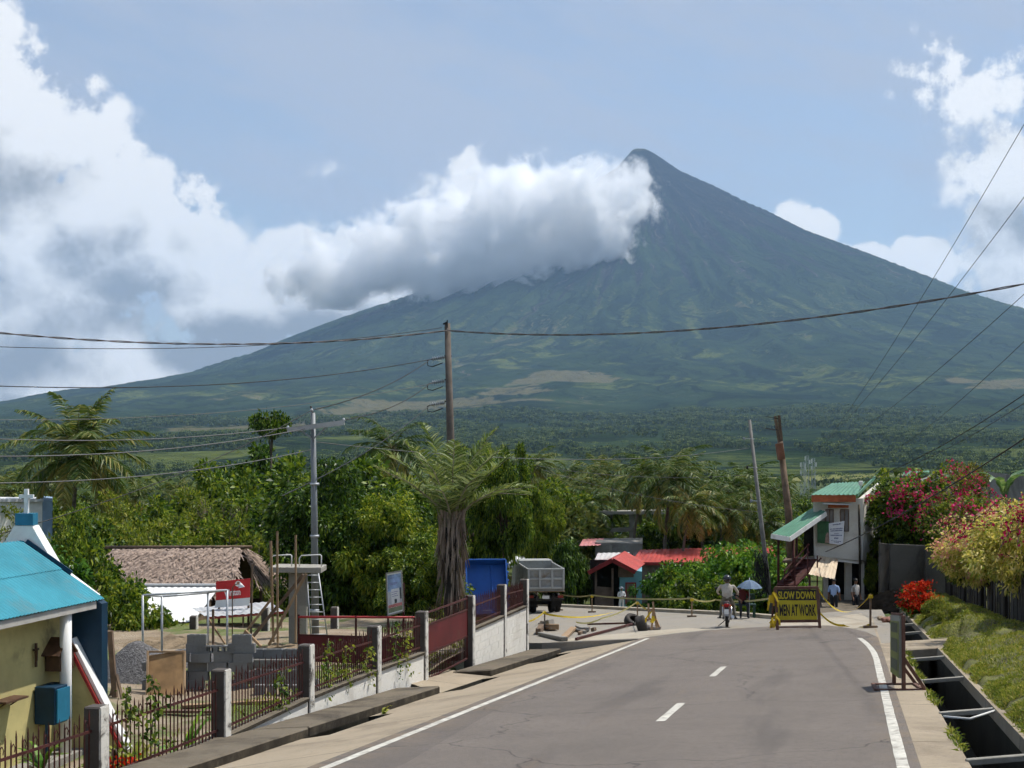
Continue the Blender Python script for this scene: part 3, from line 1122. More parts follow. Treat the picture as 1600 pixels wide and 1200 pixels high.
def fence_run(root, ys, tops, caps, spacing, wall_mat, bar_mat, hoop=True, seed=1, blocks=False):
    rnd = random.Random(seed)
    posts = []
    ang_ = -math.atan(VPX)
    for y, tp in zip(ys, tops):
        c = rw(FW, y)
        mb = MB().box((c.x, c.y, (tp + c.z - 0.35) / 2), (0.24, 0.24, tp - c.z + 0.35), ang_)
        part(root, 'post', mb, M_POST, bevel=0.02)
        posts.append(c)
    pr_bar = {}
    for i in range(len(ys) - 1):
        y0, y1 = ys[i] + 0.13, ys[i + 1] - 0.13
        a, b = rw(FW, y0), rw(FW, y1)
        cap0, cap1 = caps[i], caps[i + 1]
        n_side = Vector((1, -VPX, 0)).normalized()
        # low wall and its coping
        if blocks:
            hgt = 0.19
            nrow = 7
            L = (b - a).length
            ncol = max(1, round(L / 0.4))
            for r in range(nrow):
                for cidx in range(ncol + 1):
                    s0 = max(0.0, (cidx - (0.5 if r % 2 else 0.0)) / ncol)
                    s1 = min(1.0, (cidx + 1 - (0.5 if r % 2 else 0.0)) / ncol)
                    if s1 - s0 < 0.02:
                        continue
                    pa, pb = a.lerp(b, s0), a.lerp(b, s1)
                    za = cap0 * (1 - s0) + cap1 * s0 - 0.06 - r * hgt
                    zb = cap0 * (1 - s1) + cap1 * s1 - 0.06 - r * hgt
                    e = n_side * (0.085 + rnd.uniform(0, 0.004))
                    g = (b - a).normalized() * 0.005
                    q = [Vector((pa.x, pa.y, za - hgt + .005)) + g - n_side * .08, Vector((pa.x, pa.y, za - hgt + .005)) + g + e,
                         Vector((pb.x, pb.y, zb - hgt + .005)) - g + e, Vector((pb.x, pb.y, zb - hgt + .005)) - g - n_side * .08,
                         Vector((pa.x, pa.y, za - .005)) + g - n_side * .08, Vector((pa.x, pa.y, za - .005)) + g + e,
                         Vector((pb.x, pb.y, zb - .005)) - g + e, Vector((pb.x, pb.y, zb - .005)) - g - n_side * .08]
                    part(root, 'block', MB().hexa(q), wall_mat)
            core = [a - n_side * .07 - Vector((0, 0, .5)), a + n_side * .078 - Vector((0, 0, .5)), b + n_side * .078 - Vector((0, 0, .5)), b - n_side * .07 - Vector((0, 0, .5))]
            top = [Vector((q.x, q.y, (cap0 if k in (0, 1) else cap1) - 0.07)) for k, q in enumerate(core)]
            part(root, 'wall_core', MB().hexa(core + top), wall_mat)
        else:
            core = [a - n_side * .08 - Vector((0, 0, .5)), a + n_side * .08 - Vector((0, 0, .5)), b + n_side * .08 - Vector((0, 0, .5)), b - n_side * .08 - Vector((0, 0, .5))]
            top = [Vector((q.x, q.y, (cap0 if k in (0, 1) else cap1) - 0.06)) for k, q in enumerate(core)]
            part(root, 'low_wall', MB().hexa(core + top), wall_mat)
        ca, cb = Vector((a.x, a.y, cap0 - .03)), Vector((b.x, b.y, cap1 - .03))
        part(root, 'coping', MB().bar(ca, cb, 0.24, 0.07), M_KERB, bevel=0.012)
        # rails
        za, zb = tops[i] - 0.30, tops[i + 1] - 0.30
        part(root, 'rail', MB().bar(Vector((a.x, a.y, za)), Vector((b.x, b.y, zb)), 0.02, 0.035), bar_mat)
        part(root, 'rail', MB().bar(Vector((a.x, a.y, cap0 + .10)), Vector((b.x, b.y, cap1 + .10)), 0.02, 0.035), bar_mat)
        # bars
        n = int((b - a).length / spacing)
        for k in range(n):
            f = (k + 0.5) / n
            q = a.lerp(b, f)
            lo = cap0 * (1 - f) + cap1 * f - 0.01
            hi = tops[i] * (1 - f) + tops[i + 1] * f - 0.10 + (0.07 if k % 2 else 0.0) + rnd.uniform(-.015, .015)
            key = round(hi - lo, 1)
            lean = rnd.uniform(-.008, .008)
            mb = MB().tube([(q.x, q.y, lo), (q.x + lean * .3, q.y + lean, hi - 0.07), (q.x + lean * .4, q.y + lean * 1.3, hi)], [0.011, 0.011, 0.003], 5, smooth=False)
            if hoop and k % 2 == 0:      # small hooked ornament under the tip
                d_ = (b - a).normalized()
                e0 = Vector((q.x, q.y, hi - 0.10))
                mb.tube([e0, e0 + d_ * 0.05 + Vector((0, 0, .05)), e0 + d_ * .085 + Vector((0, 0, .0)), e0 + d_ * .07 - Vector((0, 0, .05))], 0.007, 4, smooth=False)
            part(root, 'bar', mb, bar_mat)


fe = thing('fence', 'rusty maroon iron bar fence between posts with painted-in sunlit sides along the kerb', 'fence', rw(FW, 21.8))
fence_run(fe, P_Y, P_T, CAP, 0.112, M_WHITEWALL, M_RUST)
fe2 = thing('fence', 'short fence of brown bars on a white block wall past the gate', 'fence', rw(FW, 39.3))
fence_run(fe2, [36.0, 39.3, 42.0], [-3.70, -3.74, -3.84], [-4.53, -4.57, -4.60], 0.10, M_WHITEWALL, M_RUST, hoop=False, seed=4, blocks=True)

# gate leaf in the opening
ga, gb = rw(FW, 32.25), rw(FW, 35.75)
gt = thing('gate', 'maroon sheet and bar gate standing in the fence opening', 'gate', ga.lerp(gb, .5))


def zpt(p_, z):
    return Vector((p_.x, p_.y, z))


part(gt, 'sheet_panel', MB().bar(zpt(ga, -4.32), zpt(gb, -4.36), 0.012, 0.62), M_MAROON)
for z in (-3.72, -4.0, -4.66, -5.22):
    part(gt, 'rail', MB().bar(zpt(ga, z), zpt(gb, z - .03), 0.035, 0.04), M_RUST)
for e in (ga, gb):
    part(gt, 'stile', MB().bar(zpt(e, -5.25), zpt(e, -3.68), 0.05, 0.05), M_RUST)
for k in range(27):
    q = ga.lerp(gb, (k + .5) / 27)
    part(gt, 'bar', MB().tube([zpt(q, -5.22), zpt(q, -4.66)], 0.010, 5, smooth=False), M_RUST)
    part(gt, 'bar', MB().tube([zpt(q, -4.02), zpt(q, -3.62 + (0.06 if k % 2 else 0))], [0.010, 0.004], 5, smooth=False), M_RUST)

# second leaf, swung open into the yard
gc, gd_ = Vector((-2.25, 33.0, 0)), Vector((-5.0, 33.6, 0))
gt2 = thing('gate', 'open maroon gate leaf swung back into the yard behind the fence', 'gate', zpt(gc.lerp(gd_, .5), -5.1))
part(gt2, 'sheet_panel', MB().bar(zpt(gc, -4.70), zpt(gd_, -4.70), 0.012, 0.60), M_MAROON)
part(gt2, 'rail', MB().tube([zpt(gc, -3.90), zpt(gd_, -3.96)], 0.028, 8), M_REDPIPE)
part(gt2, 'rail', MB().bar(zpt(gc, -4.38), zpt(gd_, -4.38), 0.035, 0.04), M_RUST)
for e in (gc, gd_, gc.lerp(gd_, .5)):
    part(gt2, 'stile', MB().bar(zpt(e, -5.06), zpt(e, -3.9), 0.045, 0.045), M_RUST)

# ------------------------------------------------------------------ chapel
ch = thing('chapel', 'small cream chapel with turquoise corrugated roof and white cross', 'chapel', (-8.6, 20.0, YARD))
DX = 0.22                                  # the chapel's long side runs with the road


def cpt(x, y, z):
    """chapel coordinates: x measured at y = 24, long axis parallel to the road"""
    return Vector((x + DX * (y - 24.0), y, z))


EAVE, RIDGE, XE, XR_ = -2.54, -1.58, -6.92, -8.30
ysn = [9.0, 12.1, 15.2, 18.2, 21.2, 24.15]
rf = None
for i in range(len(ysn) - 1):
    for j in range(2):
        s0, s1 = (0.0, 0.53) if j == 0 else (0.50, 1.0)
        lift = 0.018 * j
        q = []
        for (yy_, s) in ((ysn[i] - .04, s0), (ysn[i + 1] + .04, s0), (ysn[i + 1] + .04, s1), (ysn[i] - .04, s1)):
            q.append(cpt(XE + (XR_ - XE) * s, yy_, EAVE + (RIDGE - EAVE) * s + lift + 0.006 * (i % 2)))
        part(ch, 'roof_sheet', corrugated(MB(), *q), M_BLUEROOF)
    q = [cpt(XR_ - 1.4, ysn[i], EAVE), cpt(XR_, ysn[i], RIDGE), cpt(XR_, ysn[i + 1], RIDGE), cpt(XR_ - 1.4, ysn[i + 1], EAVE)]
    part(ch, 'roof_sheet', MB().quad(*q), M_BLUEROOF)
part(ch, 'fascia', MB().bar(cpt(XE - .06, 9, EAVE - .085), cpt(XE - .06, 24.0, EAVE - .085), 0.05, 0.12), mat('grey_fascia', (0.42, 0.40, 0.37), 0.8))
part(ch, 'porch_ceiling', MB().quad(cpt(XE - .1, 9, EAVE - .10), cpt(XE - .1, 23.9, EAVE - .10), cpt(-7.5, 23.9, EAVE + .03), cpt(-7.5, 9, EAVE + .03)), M_WHITE)
part(ch, 'wall', MB().hexa([cpt(-10.6, 9, YARD), cpt(-7.42, 9, YARD), cpt(-7.42, 24.0, YARD), cpt(-10.6, 24.0, YARD),
                            cpt(-10.6, 9, EAVE), cpt(-7.42, 9, EAVE + .02), cpt(-7.42, 24.0, EAVE + .02), cpt(-10.6, 24.0, EAVE)]), M_CREAM)
part(ch, 'floor', MB().hexa([cpt(-7.42, 9, YARD), cpt(-6.95, 9, YARD), cpt(-6.95, 24, YARD), cpt(-7.42, 24, YARD),
                             cpt(-7.42, 9, YARD + .12), cpt(-6.95, 9, YARD + .12), cpt(-6.95, 24, YARD + .12), cpt(-7.42, 24, YARD + .12)]), M_RAW)
col_ = part(ch, 'column', MB().tube([cpt(-7.10, 23.3, YARD), cpt(-7.10, 23.3, EAVE)], 0.095, 16), M_WHITE)
part(ch, 'column', MB().tube([cpt(-7.10, 16.3, YARD), cpt(-7.10, 16.3, EAVE)], 0.095, 16), M_WHITE)
# end wall: deep blue wing that closes the porch, and the gable parapet
part(ch, 'wing_wall', MB().hexa([cpt(-7.42, 24.02, YARD), cpt(-6.88, 24.02, YARD), cpt(-6.88, 24.22, YARD), cpt(-7.42, 24.22, YARD),
                                 cpt(-7.42, 24.02, EAVE + .28), cpt(-6.88, 24.02, EAVE - .07), cpt(-6.88, 24.22, EAVE - .07), cpt(-7.42, 24.22, EAVE + .28)]), M_NAVY,
     label='deep blue wing wall')
bt = [(-7.30, -3.20), (-6.40, -4.98), (-6.40, YARD - .1), (-7.30, YARD - .1)]
mb = MB()
for k in range(len(bt)):
    (xa, za), (xb, zb) = bt[k], bt[(k + 1) % len(bt)]
    mb.quad(cpt(xa, 23.72, za), cpt(xb, 23.72, zb), cpt(xb, 24.0, zb), cpt(xa, 24.0, za))
mb.poly([cpt(x, 23.72, z) for x, z in reversed(bt)])
part(ch, 'buttress', mb, M_CREAM)
part(ch, 'buttress_cap', MB().bar(cpt(-7.29, 23.89, -3.17), cpt(-6.36, 23.89, -5.01), 0.30, 0.05), M_WHITE)
part(ch, 'buttress_edge', MB().bar(cpt(-7.31, 23.70, -3.18), cpt(-6.40, 23.70, -4.98), 0.04, 0.05), M_REDPIPE)
# parapet
gb_ = [(XR_ - .15, -1.31), (XR_ + .15, -1.31), (XR_ + .20, -1.40), (XR_ + .56, -2.02), (XR_ + 1.2, -2.5), (XR_ - 1.2, -2.5), (XR_ - .56, -2.02), (XR_ - .20, -1.40)]
mb = MB()
mb.poly([cpt(x, 24.2, z) for x, z in reversed(gb_)])
mb.poly([cpt(x, 24.42, z) for x, z in gb_])
for k in range(len(gb_)):
    (xa, za), (xb, zb) = gb_[k], gb_[(k + 1) % len(gb_)]
    mb.quad(cpt(xa, 24.2, za), cpt(xb, 24.2, zb), cpt(xb, 24.42, zb), cpt(xa, 24.42, za))
par = part(ch, 'parapet', mb, M_WHITE)
part(par, 'blue_band', MB().bar(cpt(XR_ + .04, 24.17, -1.62), cpt(XR_ + .80, 24.17, -2.16), 0.03, 0.20), M_NAVY)
part(ch, 'pedestal', MB().box(cpt(XR_, 24.31, -1.205), (0.30, 0.26, 0.20)), mat('mid_blue_paint', (0.02, 0.16, 0.26), 0.5, .12))
cr = part(ch, 'cross', MB().box(cpt(XR_, 24.31, -.90), (0.065, 0.07, 0.41)).box(cpt(XR_, 24.31, -.82), (0.24, 0.065, 0.062)), M_WHITE)

# things on the chapel wall
WX = -7.40
c0 = cpt(WX, 23.0, 0)
nx = Vector((1, -DX, 0)).normalized()
tx = Vector((DX, 1, 0)).normalized()


def wallpt(y, z, out=0.0):
    return cpt(WX, y + .62, z) + nx * out


o = single('crucifix', MB().bar(wallpt(22.30, -3.50, .03), wallpt(22.30, -3.12, .03), 0.04, 0.03, up=nx).bar(wallpt(22.23, -3.22, .03), wallpt(22.37, -3.22, .03), 0.035, 0.03)
           .bar(wallpt(22.295, -3.40, .05), wallpt(22.295, -3.2, .055), 0.025, 0.02, up=nx), M_DARKWOOD, 'small dark wooden crucifix on the cream chapel wall', 'crucifix')
sh = thing('wall_shrine', 'dark brown wooden shrine box with pitched lid on the chapel wall', 'shrine', wallpt(22.85, -3.65))
part(sh, 'case', MB().hexa([wallpt(22.62, -3.62), wallpt(22.62, -3.62, .26), wallpt(23.05, -3.62, .26), wallpt(23.05, -3.62),
                            wallpt(22.62, -3.30), wallpt(22.62, -3.30, .26), wallpt(23.05, -3.30, .26), wallpt(23.05, -3.30)]), M_DARKWOOD)
mb = MB()
for s in (-1, 1):
    mb.bar(wallpt(22.835, -3.10, .13), wallpt(22.835 + s * .30, -3.36, .13), 0.32, 0.025, up=nx.cross(tx))
part(sh, 'lid', mb, M_DARKWOOD)
part(sh, 'figure', MB().tube([wallpt(22.83, -3.58, .28), wallpt(22.83, -3.45, .28), wallpt(22.83, -3.36, .28)], [0.045, 0.04, 0.02], 8), M_CREAM)
bx_ = thing('cabinet', 'deep blue cabinet standing against the chapel wall below the shrine', 'cabinet', wallpt(22.55, -4.55))
part(bx_, 'body', MB().hexa([wallpt(22.30, -4.42), wallpt(22.30, -4.42, .36), wallpt(22.82, -4.42, .36), wallpt(22.82, -4.42),
                             wallpt(22.30, -3.82), wallpt(22.30, -3.82, .36), wallpt(22.82, -3.82, .36), wallpt(22.82, -3.82)]), M_NAVY, bevel=.01)
part(bx_, 'door', MB().hexa([wallpt(22.34, -4.39, .362), wallpt(22.34, -4.39, .385), wallpt(22.78, -4.39, .385), wallpt(22.78, -4.39, .362),
                             wallpt(22.34, -3.86, .362), wallpt(22.34, -3.86, .385), wallpt(22.78, -3.86, .385), wallpt(22.78, -3.86, .362)]), MATS['mid_blue_paint'])
for y in (22.33, 22.79):
    part(bx_, 'leg', MB().bar(wallpt(y, -4.42, .2), wallpt(y, YARD + .1, .2), 0.04), M_NAVY)
o = single('wall_shelf', MB().box(wallpt(21.4, -3.86, .14), (0.26, 0.62, 0.03), -math.atan(DX)).bar(wallpt(21.25, -3.98, .02), wallpt(21.25, -3.87, .20), .02)
           .bar(wallpt(21.6, -3.98, .02), wallpt(21.6, -3.87, .20), .02), M_DARKWOOD, 'narrow brown shelf fixed to the chapel wall beside the cabinet', 'shelf')

# ------------------------------------------------------------------ building works in the yard
rnd = random.Random(11)


def block_mesh():
    """hollow concrete block 0.40 x 0.19 x 0.15 with three open cells"""
    bm = bmesh.new()
    L, H_, T_ = 0.40, 0.19, 0.15
    xs = [-L / 2, -0.165, -0.065, -0.05, 0.05, 0.065, 0.165, L / 2]
    ys_ = [-T_ / 2, -0.045, 0.045, T_ / 2]
    vs = {}
    for k, z in enumerate((0, H_)):
        for i, x in enumerate(xs):
            for j, y in enumerate(ys_):
                vs[i, j, k] = bm.verts.new((x, y, z))
    hole = {(1, 1), (3, 1), (5, 1)}
    for i in range(7):
        for j in range(3):
            if (i, j) in hole:
                for (a, b) in (((i, j), (i + 1, j)), ((i + 1, j), (i + 1, j + 1)), ((i + 1, j + 1), (i, j + 1)), ((i, j + 1), (i, j))):
                    bm.faces.new([vs[(*a, 0)], vs[(*a, 1)], vs[(*b, 1)], vs[(*b, 0)]])
            else:
                bm.faces.new([vs[i, j, 1], vs[i + 1, j, 1], vs[i + 1, j + 1, 1], vs[i, j + 1, 1]])
                bm.faces.new([vs[i, j, 0], vs[i, j + 1, 0], vs[i + 1, j + 1, 0], vs[i + 1, j, 0]])
    for i in range(7):
        bm.faces.new([vs[i, 0, 0], vs[i + 1, 0, 0], vs[i + 1, 0, 1], vs[i, 0, 1]])
        bm.faces.new([vs[i + 1, 3, 0], vs[i, 3, 0], vs[i, 3, 1], vs[i + 1, 3, 1]])
    for j in range(3):
        bm.faces.new([vs[0, j + 1, 0], vs[0, j, 0], vs[0, j, 1], vs[0, j + 1, 1]])
        bm.faces.new([vs[7, j, 0], vs[7, j + 1, 0], vs[7, j + 1, 1], vs[7, j, 1]])
    me = bpy.data.meshes.new('hollow_block')
    bm.to_mesh(me)
    bm.free()
    me.materials.append(M_BLOCK)
    return me


BLK = block_mesh()


def block(loc, rot, label, group):
    o = bpy.data.objects.new('hollow_block', BLK)
    COL.objects.link(o)
    o.location = loc
    o.rotation_euler = rot
    return tag(o, label, 'block', group)


R90 = math.pi / 2
L1 = 'grey hollow block laid flat in the low stack behind the plywood'
L2 = 'grey hollow block on the high end of the stack, cells facing out'
L3 = 'grey hollow block in the loose heap beside the concrete stand'
bd = 30.2


def ux(u, d):
    return (u - 800) / F * d


# low stack: rows of blocks along the picture, with the top row turned so that its cells show
for r in range(4):
    for k in range(5):
        x = ux(238 + k * 34, bd) + rnd.uniform(-.03, .03) + (0.1 if r % 2 else 0)
        top = r * 0.192
        if r == 3 and k == 0:
            continue
        block((x, bd + rnd.uniform(-.05, .05), YARD + 0.0 + top), (0, 0, rnd.uniform(-.10, .10)), L1, 'blocks in the long stack')
for k, (u, rx) in enumerate([(306, 0), (322, R90), (336, R90), (352, R90), (372, 0), (384, 0)]):
    block((ux(u, bd - .02), bd + (0.1 if rx else 0), YARD + 0.77 + (0.0 if not rx else 0.075)), (rx, 0, rnd.uniform(-.06, .06) if not rx else 0), L2, 'blocks on the high end of the stack')
for k, u in enumerate((308, 378)):
    block((ux(u, bd - .02), bd, YARD + 0.77 + 0.192), (0, 0, rnd.uniform(-.07, .07)), L2, 'blocks on the high end of the stack')
for k in range(4):
    block((ux(412 + k * 19, 29.4), 29.5, YARD + .01), (0, -R90, 0.1 * (k % 2)), L3, 'blocks in the loose heap')
for k in range(4):
    block((ux(406 + k * 26, 30.3), 30.3, YARD + .01 + .0), (0, 0, rnd.uniform(-.2, .2)), L3, 'blocks in the loose heap')
for k in range(3):
    block((ux(410 + k * 27, 30.3), 30.32, YARD + .205), (0, 0, rnd.uniform(-.15, .15)), L3, 'blocks in the loose heap')
for k in range(3):
    block((ux(398 + k * 30, 30.9), 30.9, YARD + .56), (0, 0, rnd.uniform(-.1, .1)), L3, 'blocks in the loose heap')
o = single('block_pallet', MB().box((ux(428, 31), 31.0, YARD + .27), (1.25, .5, .56)), M_RAW, 'rough concrete footing under the loose block heap', 'footing', bevel=.02)

o = single('plywood_sheet', MB().bar(Vector((ux(260, 29.4), 29.35, YARD)), Vector((ux(260, 29.9), 29.92, YARD + .80)), 0.74, 0.018, up=(0, 1, 0)), M_PLY,
           'brown stained plywood sheet leaning on the block stack', 'plywood')
mb = MB()
for s in (-.385, .385):
    mb.bar(Vector((ux(260, 29.4) + s, 29.33, YARD)), Vector((ux(260, 29.9) + s, 29.90, YARD + .84)), 0.035, 0.05, up=(0, 1, 0))
mb.bar(Vector((ux(260, 29.9) - .40, 29.90, YARD + .83)), Vector((ux(260, 29.9) + .40, 29.90, YARD + .83)), 0.04, .035)
single('sheet_surround', mb, M_TIMBER, 'pale timber frame round the leaning plywood sheet', 'frame')


def mound(name, c, rx_, ry_, h, mt, label, cat, seed=1, amp=.12):
    n, mm = 26, 22
    a = np.linspace(0, 2 * math.pi, n)
    q = np.linspace(0, 1, mm)
    A, Q = np.meshgrid(a, q)
    X, Y = np.cos(A) * Q * rx_, np.sin(A) * Q * ry_
    Z = h * (1 - Q ** 1.4) + (fbm(X * 5 + seed, Y * 5, 4) - .5) * amp * (1.2 - Q) - 0.06 * Q
    me = grid_mesh(name, X, Y, Z, True)
    o = link(name, me, mt)
    o.location = c
    return tag(o, label, cat)


M_GRAVEL = mat('dark_gravel', (0.13, 0.125, 0.125), 1.0, 0.5, 22.0, bump=0.04, bscale=30)
M_SAND = mat('brown_sand', (0.22, 0.165, 0.105), 1.0, 0.25, 5.0, bump=0.03, bscale=20)
mound('gravel_pile', (ux(215, 31.5), 31.6, YARD), 1.15, 0.9, 0.85, M_GRAVEL, 'heap of dark gravel between the chapel and the block stack', 'gravel pile', 2, .2)
mound('gravel_pile', (ux(300, 34), 34.0, YARD), 1.3, 0.8, 0.35, M_GRAVEL, 'low spread of grey gravel under the steel pipe frame', 'gravel pile', 7, .16)
mound('sand_pile', (ux(262, 37), 37.2, YARD - .1), 1.9, 0.9, 0.32, M_SAND, 'low bank of brown sand along the back of the yard', 'sand pile', 5, .2)
mound('sand_pile', (ux(440, 36), 36.2, YARD - .1), 1.3, 0.7, 0.25, M_SAND, 'small spread of brown earth at the foot of the concrete stand', 'sand pile', 9, .15)

# galvanised pipe frame
pf = thing('pipe_trestle', 'galvanised steel pipe frame standing in the yard before the white shed', 'pipe frame', (ux(290, 35), 35.0, YARD))
fpts = [(223, 33.6), (253, 34.6), (325, 35.6), (355, 35.0)]
tops = []
for (u, d) in fpts:
    tp = {223: 930, 253: 932, 325: 926, 355: 922}[u]
    a = Vector((ux(u, d), d, YARD - .02))
    b = Vector((ux(u, d), d, (YH - tp) / F * d))
    tops.append(b)
    part(pf, 'leg', MB().tube([a, b], 0.028, 8), M_GALV)
part(pf, 'top_rail', MB().tube([tops[0], tops[3]], 0.026, 8), M_GALV)
part(pf, 'top_rail', MB().tube([tops[1], tops[2]], 0.026, 8), M_GALV)
part(pf, 'cross_rail', MB().tube([tops[0], tops[1]], 0.022, 8), M_GALV)
part(pf, 'cross_rail', MB().tube([tops[2], tops[3]], 0.022, 8), M_GALV)

# goose-neck lamp post
lm = thing('yard_lamp', 'thin dark goose-neck lamp post in front of the red sign', 'lamp post', (ux(363, 37), 37.0, YARD - .1))
b0_ = Vector((ux(363, 37), 37.0, 0))
part(lm, 'pole', MB().tube([zpt(b0_, YARD - .1), zpt(b0_, -3.62), zpt(b0_, -3.56) + Vector((.06, 0, .03)), zpt(b0_, -3.52) + Vector((.2, 0, .02))], 0.016, 6), M_OLDWOOD)
part(lm, 'shade', MB().tube([zpt(b0_, -3.50) + Vector((.2, 0, .02)), zpt(b0_, -3.56) + Vector((.23, 0, 0)), zpt(b0_, -3.60) + Vector((.24, 0, 0))], [0.02, 0.06, 0.085], 10, cap=False), M_WHITE)

# concrete stand (slab on a column) with tube rails
sd_ = 37.0
st = thing('concrete_stand', 'raw concrete column carrying a pale slab with bent tube rails', 'stand', (ux(470, sd_), sd_, YARD))
cx_ = ux(466, sd_)
part(st, 'column', MB().box((cx_, sd_, (YARD + -3.22) / 2), (0.46, 0.24, -3.22 - YARD)), M_RAW, bevel=.012)
part(st, 'slab', MB().hexa([Vector((ux(424, sd_), sd_ - .42, -3.18)), Vector((ux(505, sd_), sd_ - .42, -3.20)), Vector((ux(507, sd_), sd_ + .42, -3.18)), Vector((ux(428, sd_), sd_ + .42, -3.16)),
                            Vector((ux(424, sd_), sd_ - .42, -3.04)), Vector((ux(505, sd_), sd_ - .42, -3.05)), Vector((ux(507, sd_), sd_ + .42, -3.04)), Vector((ux(428, sd_), sd_ + .42, -3.02))]),
     M_STRUT, bevel=.012)
for (ua, ub) in ((428, 459), (471, 505)):
    for dy in (-.36,):
        a, b = Vector((ux(ua, sd_), sd_ + dy, -3.03)), Vector((ux(ub, sd_), sd_ + dy, -3.03))
        h_ = Vector((0, 0, .28))
        part(st, 'rail', MB().tube([a, a + h_ * .75, a + h_ + Vector((.05, 0, 0)), b + h_ * 1.08 - Vector((.03, 0, 0)), b + h_, b], 0.016, 6), M_WHITE)
# lower pale casing of the column
part(st, 'casing', MB().box((cx_ + .12, sd_ - .125, -4.55), (0.20, 0.02, 1.0)), M_STRUT)

# props and braces: each stick is a thing
for (ua, va, ub, vb, d, w_, lab) in [
        (427, 1003, 423, 845, 36.3, .07, 'tall raw timber prop leaning by the edge of the slab'),
        (434, 1010, 433, 830, 36.0, .06, 'tallest thin timber pole standing before the concrete stand'),
        (462, 1004, 462, 836, 36.1, .06, 'straight timber pole tied to the face of the stand column'),
        (368, 1008, 427, 932, 36.0, .075, 'pale timber brace propped against the leaning prop'),
        (386, 1006, 474, 898, 36.2, .10, 'dark heavy timber brace under the slab of the stand'),
        (420, 1008, 478, 897, 35.8, .085, 'orange-brown timber brace rising to the slab edge'),
        (392, 1000, 394, 880, 36.9, .06, 'rusty round pole beside the red sign'),
        (333, 1008, 333, 952, 36.4, .07, 'short dark timber stake before the grey awning'),
        (352, 1006, 322, 962, 36.6, .05, 'short timber brace leaning left under the awning'),
        (408, 1010, 383, 985, 35.4, .07, 'stubby crossed timber piece at the foot of the braces')]:
    single('timber_prop', MB().bar(px(ua, va, d), px(ub, vb, d + .15), w_, w_ * .8), M_OLDWOOD if ('dark' in lab or 'rusty' in lab) else M_TIMBER, lab, 'timber', 'timber props in the yard')
tp = thing('timber_stake', 'thick weathered stake with two feet beside the gravel heap', 'stake', (ux(173, 29), 29.0, YARD))
part(tp, 'shaft', MB().bar(Vector((ux(180, 29), 29, YARD)), Vector((ux(172, 29), 29, (YH - 986) / F * 29)), 0.11, 0.10), M_OLDWOOD)
part(tp, 'foot', MB().bar(Vector((ux(182, 29), 29, YARD + .5)), Vector((ux(196, 29), 28.8, YARD)), 0.05), M_OLDWOOD)
part(tp, 'foot', MB().bar(Vector((ux(181, 29), 29, YARD + .45)), Vector((ux(166, 29), 29.3, YARD)), 0.05), M_OLDWOOD)
single('plank', MB().bar(Vector((ux(285, 28), 28.0, YARD + .04)), Vector((ux(440, 28.6), 28.6, YARD + .05)), .2, .05), M_TIMBER, 'long pale plank lying on the grass behind the fence', 'plank')
single('plank', MB().bar(Vector((ux(250, 27), 27.4, YARD + .05)), Vector((ux(345, 27.4), 27.2, YARD + .08)), .16, .05), M_OLDWOOD, 'short dark plank lying before the block stack', 'plank')

# ladder
ld = thing('ladder', 'galvanised ladder leaning behind the concrete stand', 'ladder', (ux(498, 37.6), 37.6, YARD))
la, lb = px(486, 998, 37.4), px(479, 892, 37.9)
ra, rb = px(512, 998, 37.6), px(497, 892, 38.0)
for (a, b) in ((la, lb), (ra, rb)):
    part(ld, 'stile', MB().tube([a, b], 0.018, 6), M_GALV)
for k in range(9):
    f = (k + .6) / 9.2
    part(ld, 'rung', MB().tube([la.lerp(lb, f), ra.lerp(rb, f)], 0.013, 6), M_GALV)

# low concrete edging along the back of the yard, with old posts
single('edging', MB().bar(Vector((ux(160, 40), 39.6, YARD - .35)), Vector((ux(660, 40.5), 40.5, YARD - .28)), 0.18, 0.42), M_STRUT, 'low pale concrete edging along the back of the yard', 'edging')
for (u, va, vb, lab) in ((303, 962, 1010, 'stubby post with a painted-in sunlit side at the corner of the awning'), (415, 950, 1000, 'stubby grey post under the awning by the braces'), (523, 948, 1003, 'old grey round-topped post behind the ladder')):
    d = 40.8
    a, b = px(u, vb, d), px(u, va, d)
    a.z = min(a.z, YARD - .3)
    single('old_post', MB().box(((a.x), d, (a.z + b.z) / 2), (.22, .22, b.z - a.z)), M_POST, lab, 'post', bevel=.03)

# ------------------------------------------------------------------ sheds behind the yard
HD = 46.0
hut_floor = YARD - 2.4
shd = thing('shed', 'low shed with bright white sheet roof before the thatched hut', 'shed', (ux(280, 45), 45.5, hut_floor))
a, b, c, d = px(207, 970, 43.5), px(302, 972, 43.6), px(345, 915, 46.5), px(222, 915, 46.5)
part(shd, 'roof', corrugated(MB(), a, b, c, d, pitch=.15, amp=.012), M_WHITEROOF)
part(shd, 'ridge_cap', MB().bar(d + Vector((0, 0, .03)), c + Vector((0, 0, .03)), .25, .05), M_GREYROOF)
part(shd, 'wall', MB().hexa([zpt(px(225, 1000, 43.9), hut_floor), zpt(px(298, 1000, 43.9), hut_floor), zpt(px(330, 1000, 46), hut_floor), zpt(px(230, 1000, 46), hut_floor),
                             px(225, 973, 43.9), px(298, 974, 43.9), px(330, 930, 46), px(230, 930, 46)]), M_OLDWOOD)
ck = thing('goods_rack', 'rack of small coloured bottles on a board under the white shed', 'rack', px(250, 1003, 43.0))
part(ck, 'board', MB().bar(px(228, 1005, 43.2), px(274, 1003, 43.2), .25, .03), M_WHITE)
cols_ = [(0.45, .12, .05), (.5, .42, .1), (.12, .3, .12), (.5, .45, .4), (.35, .08, .06)]
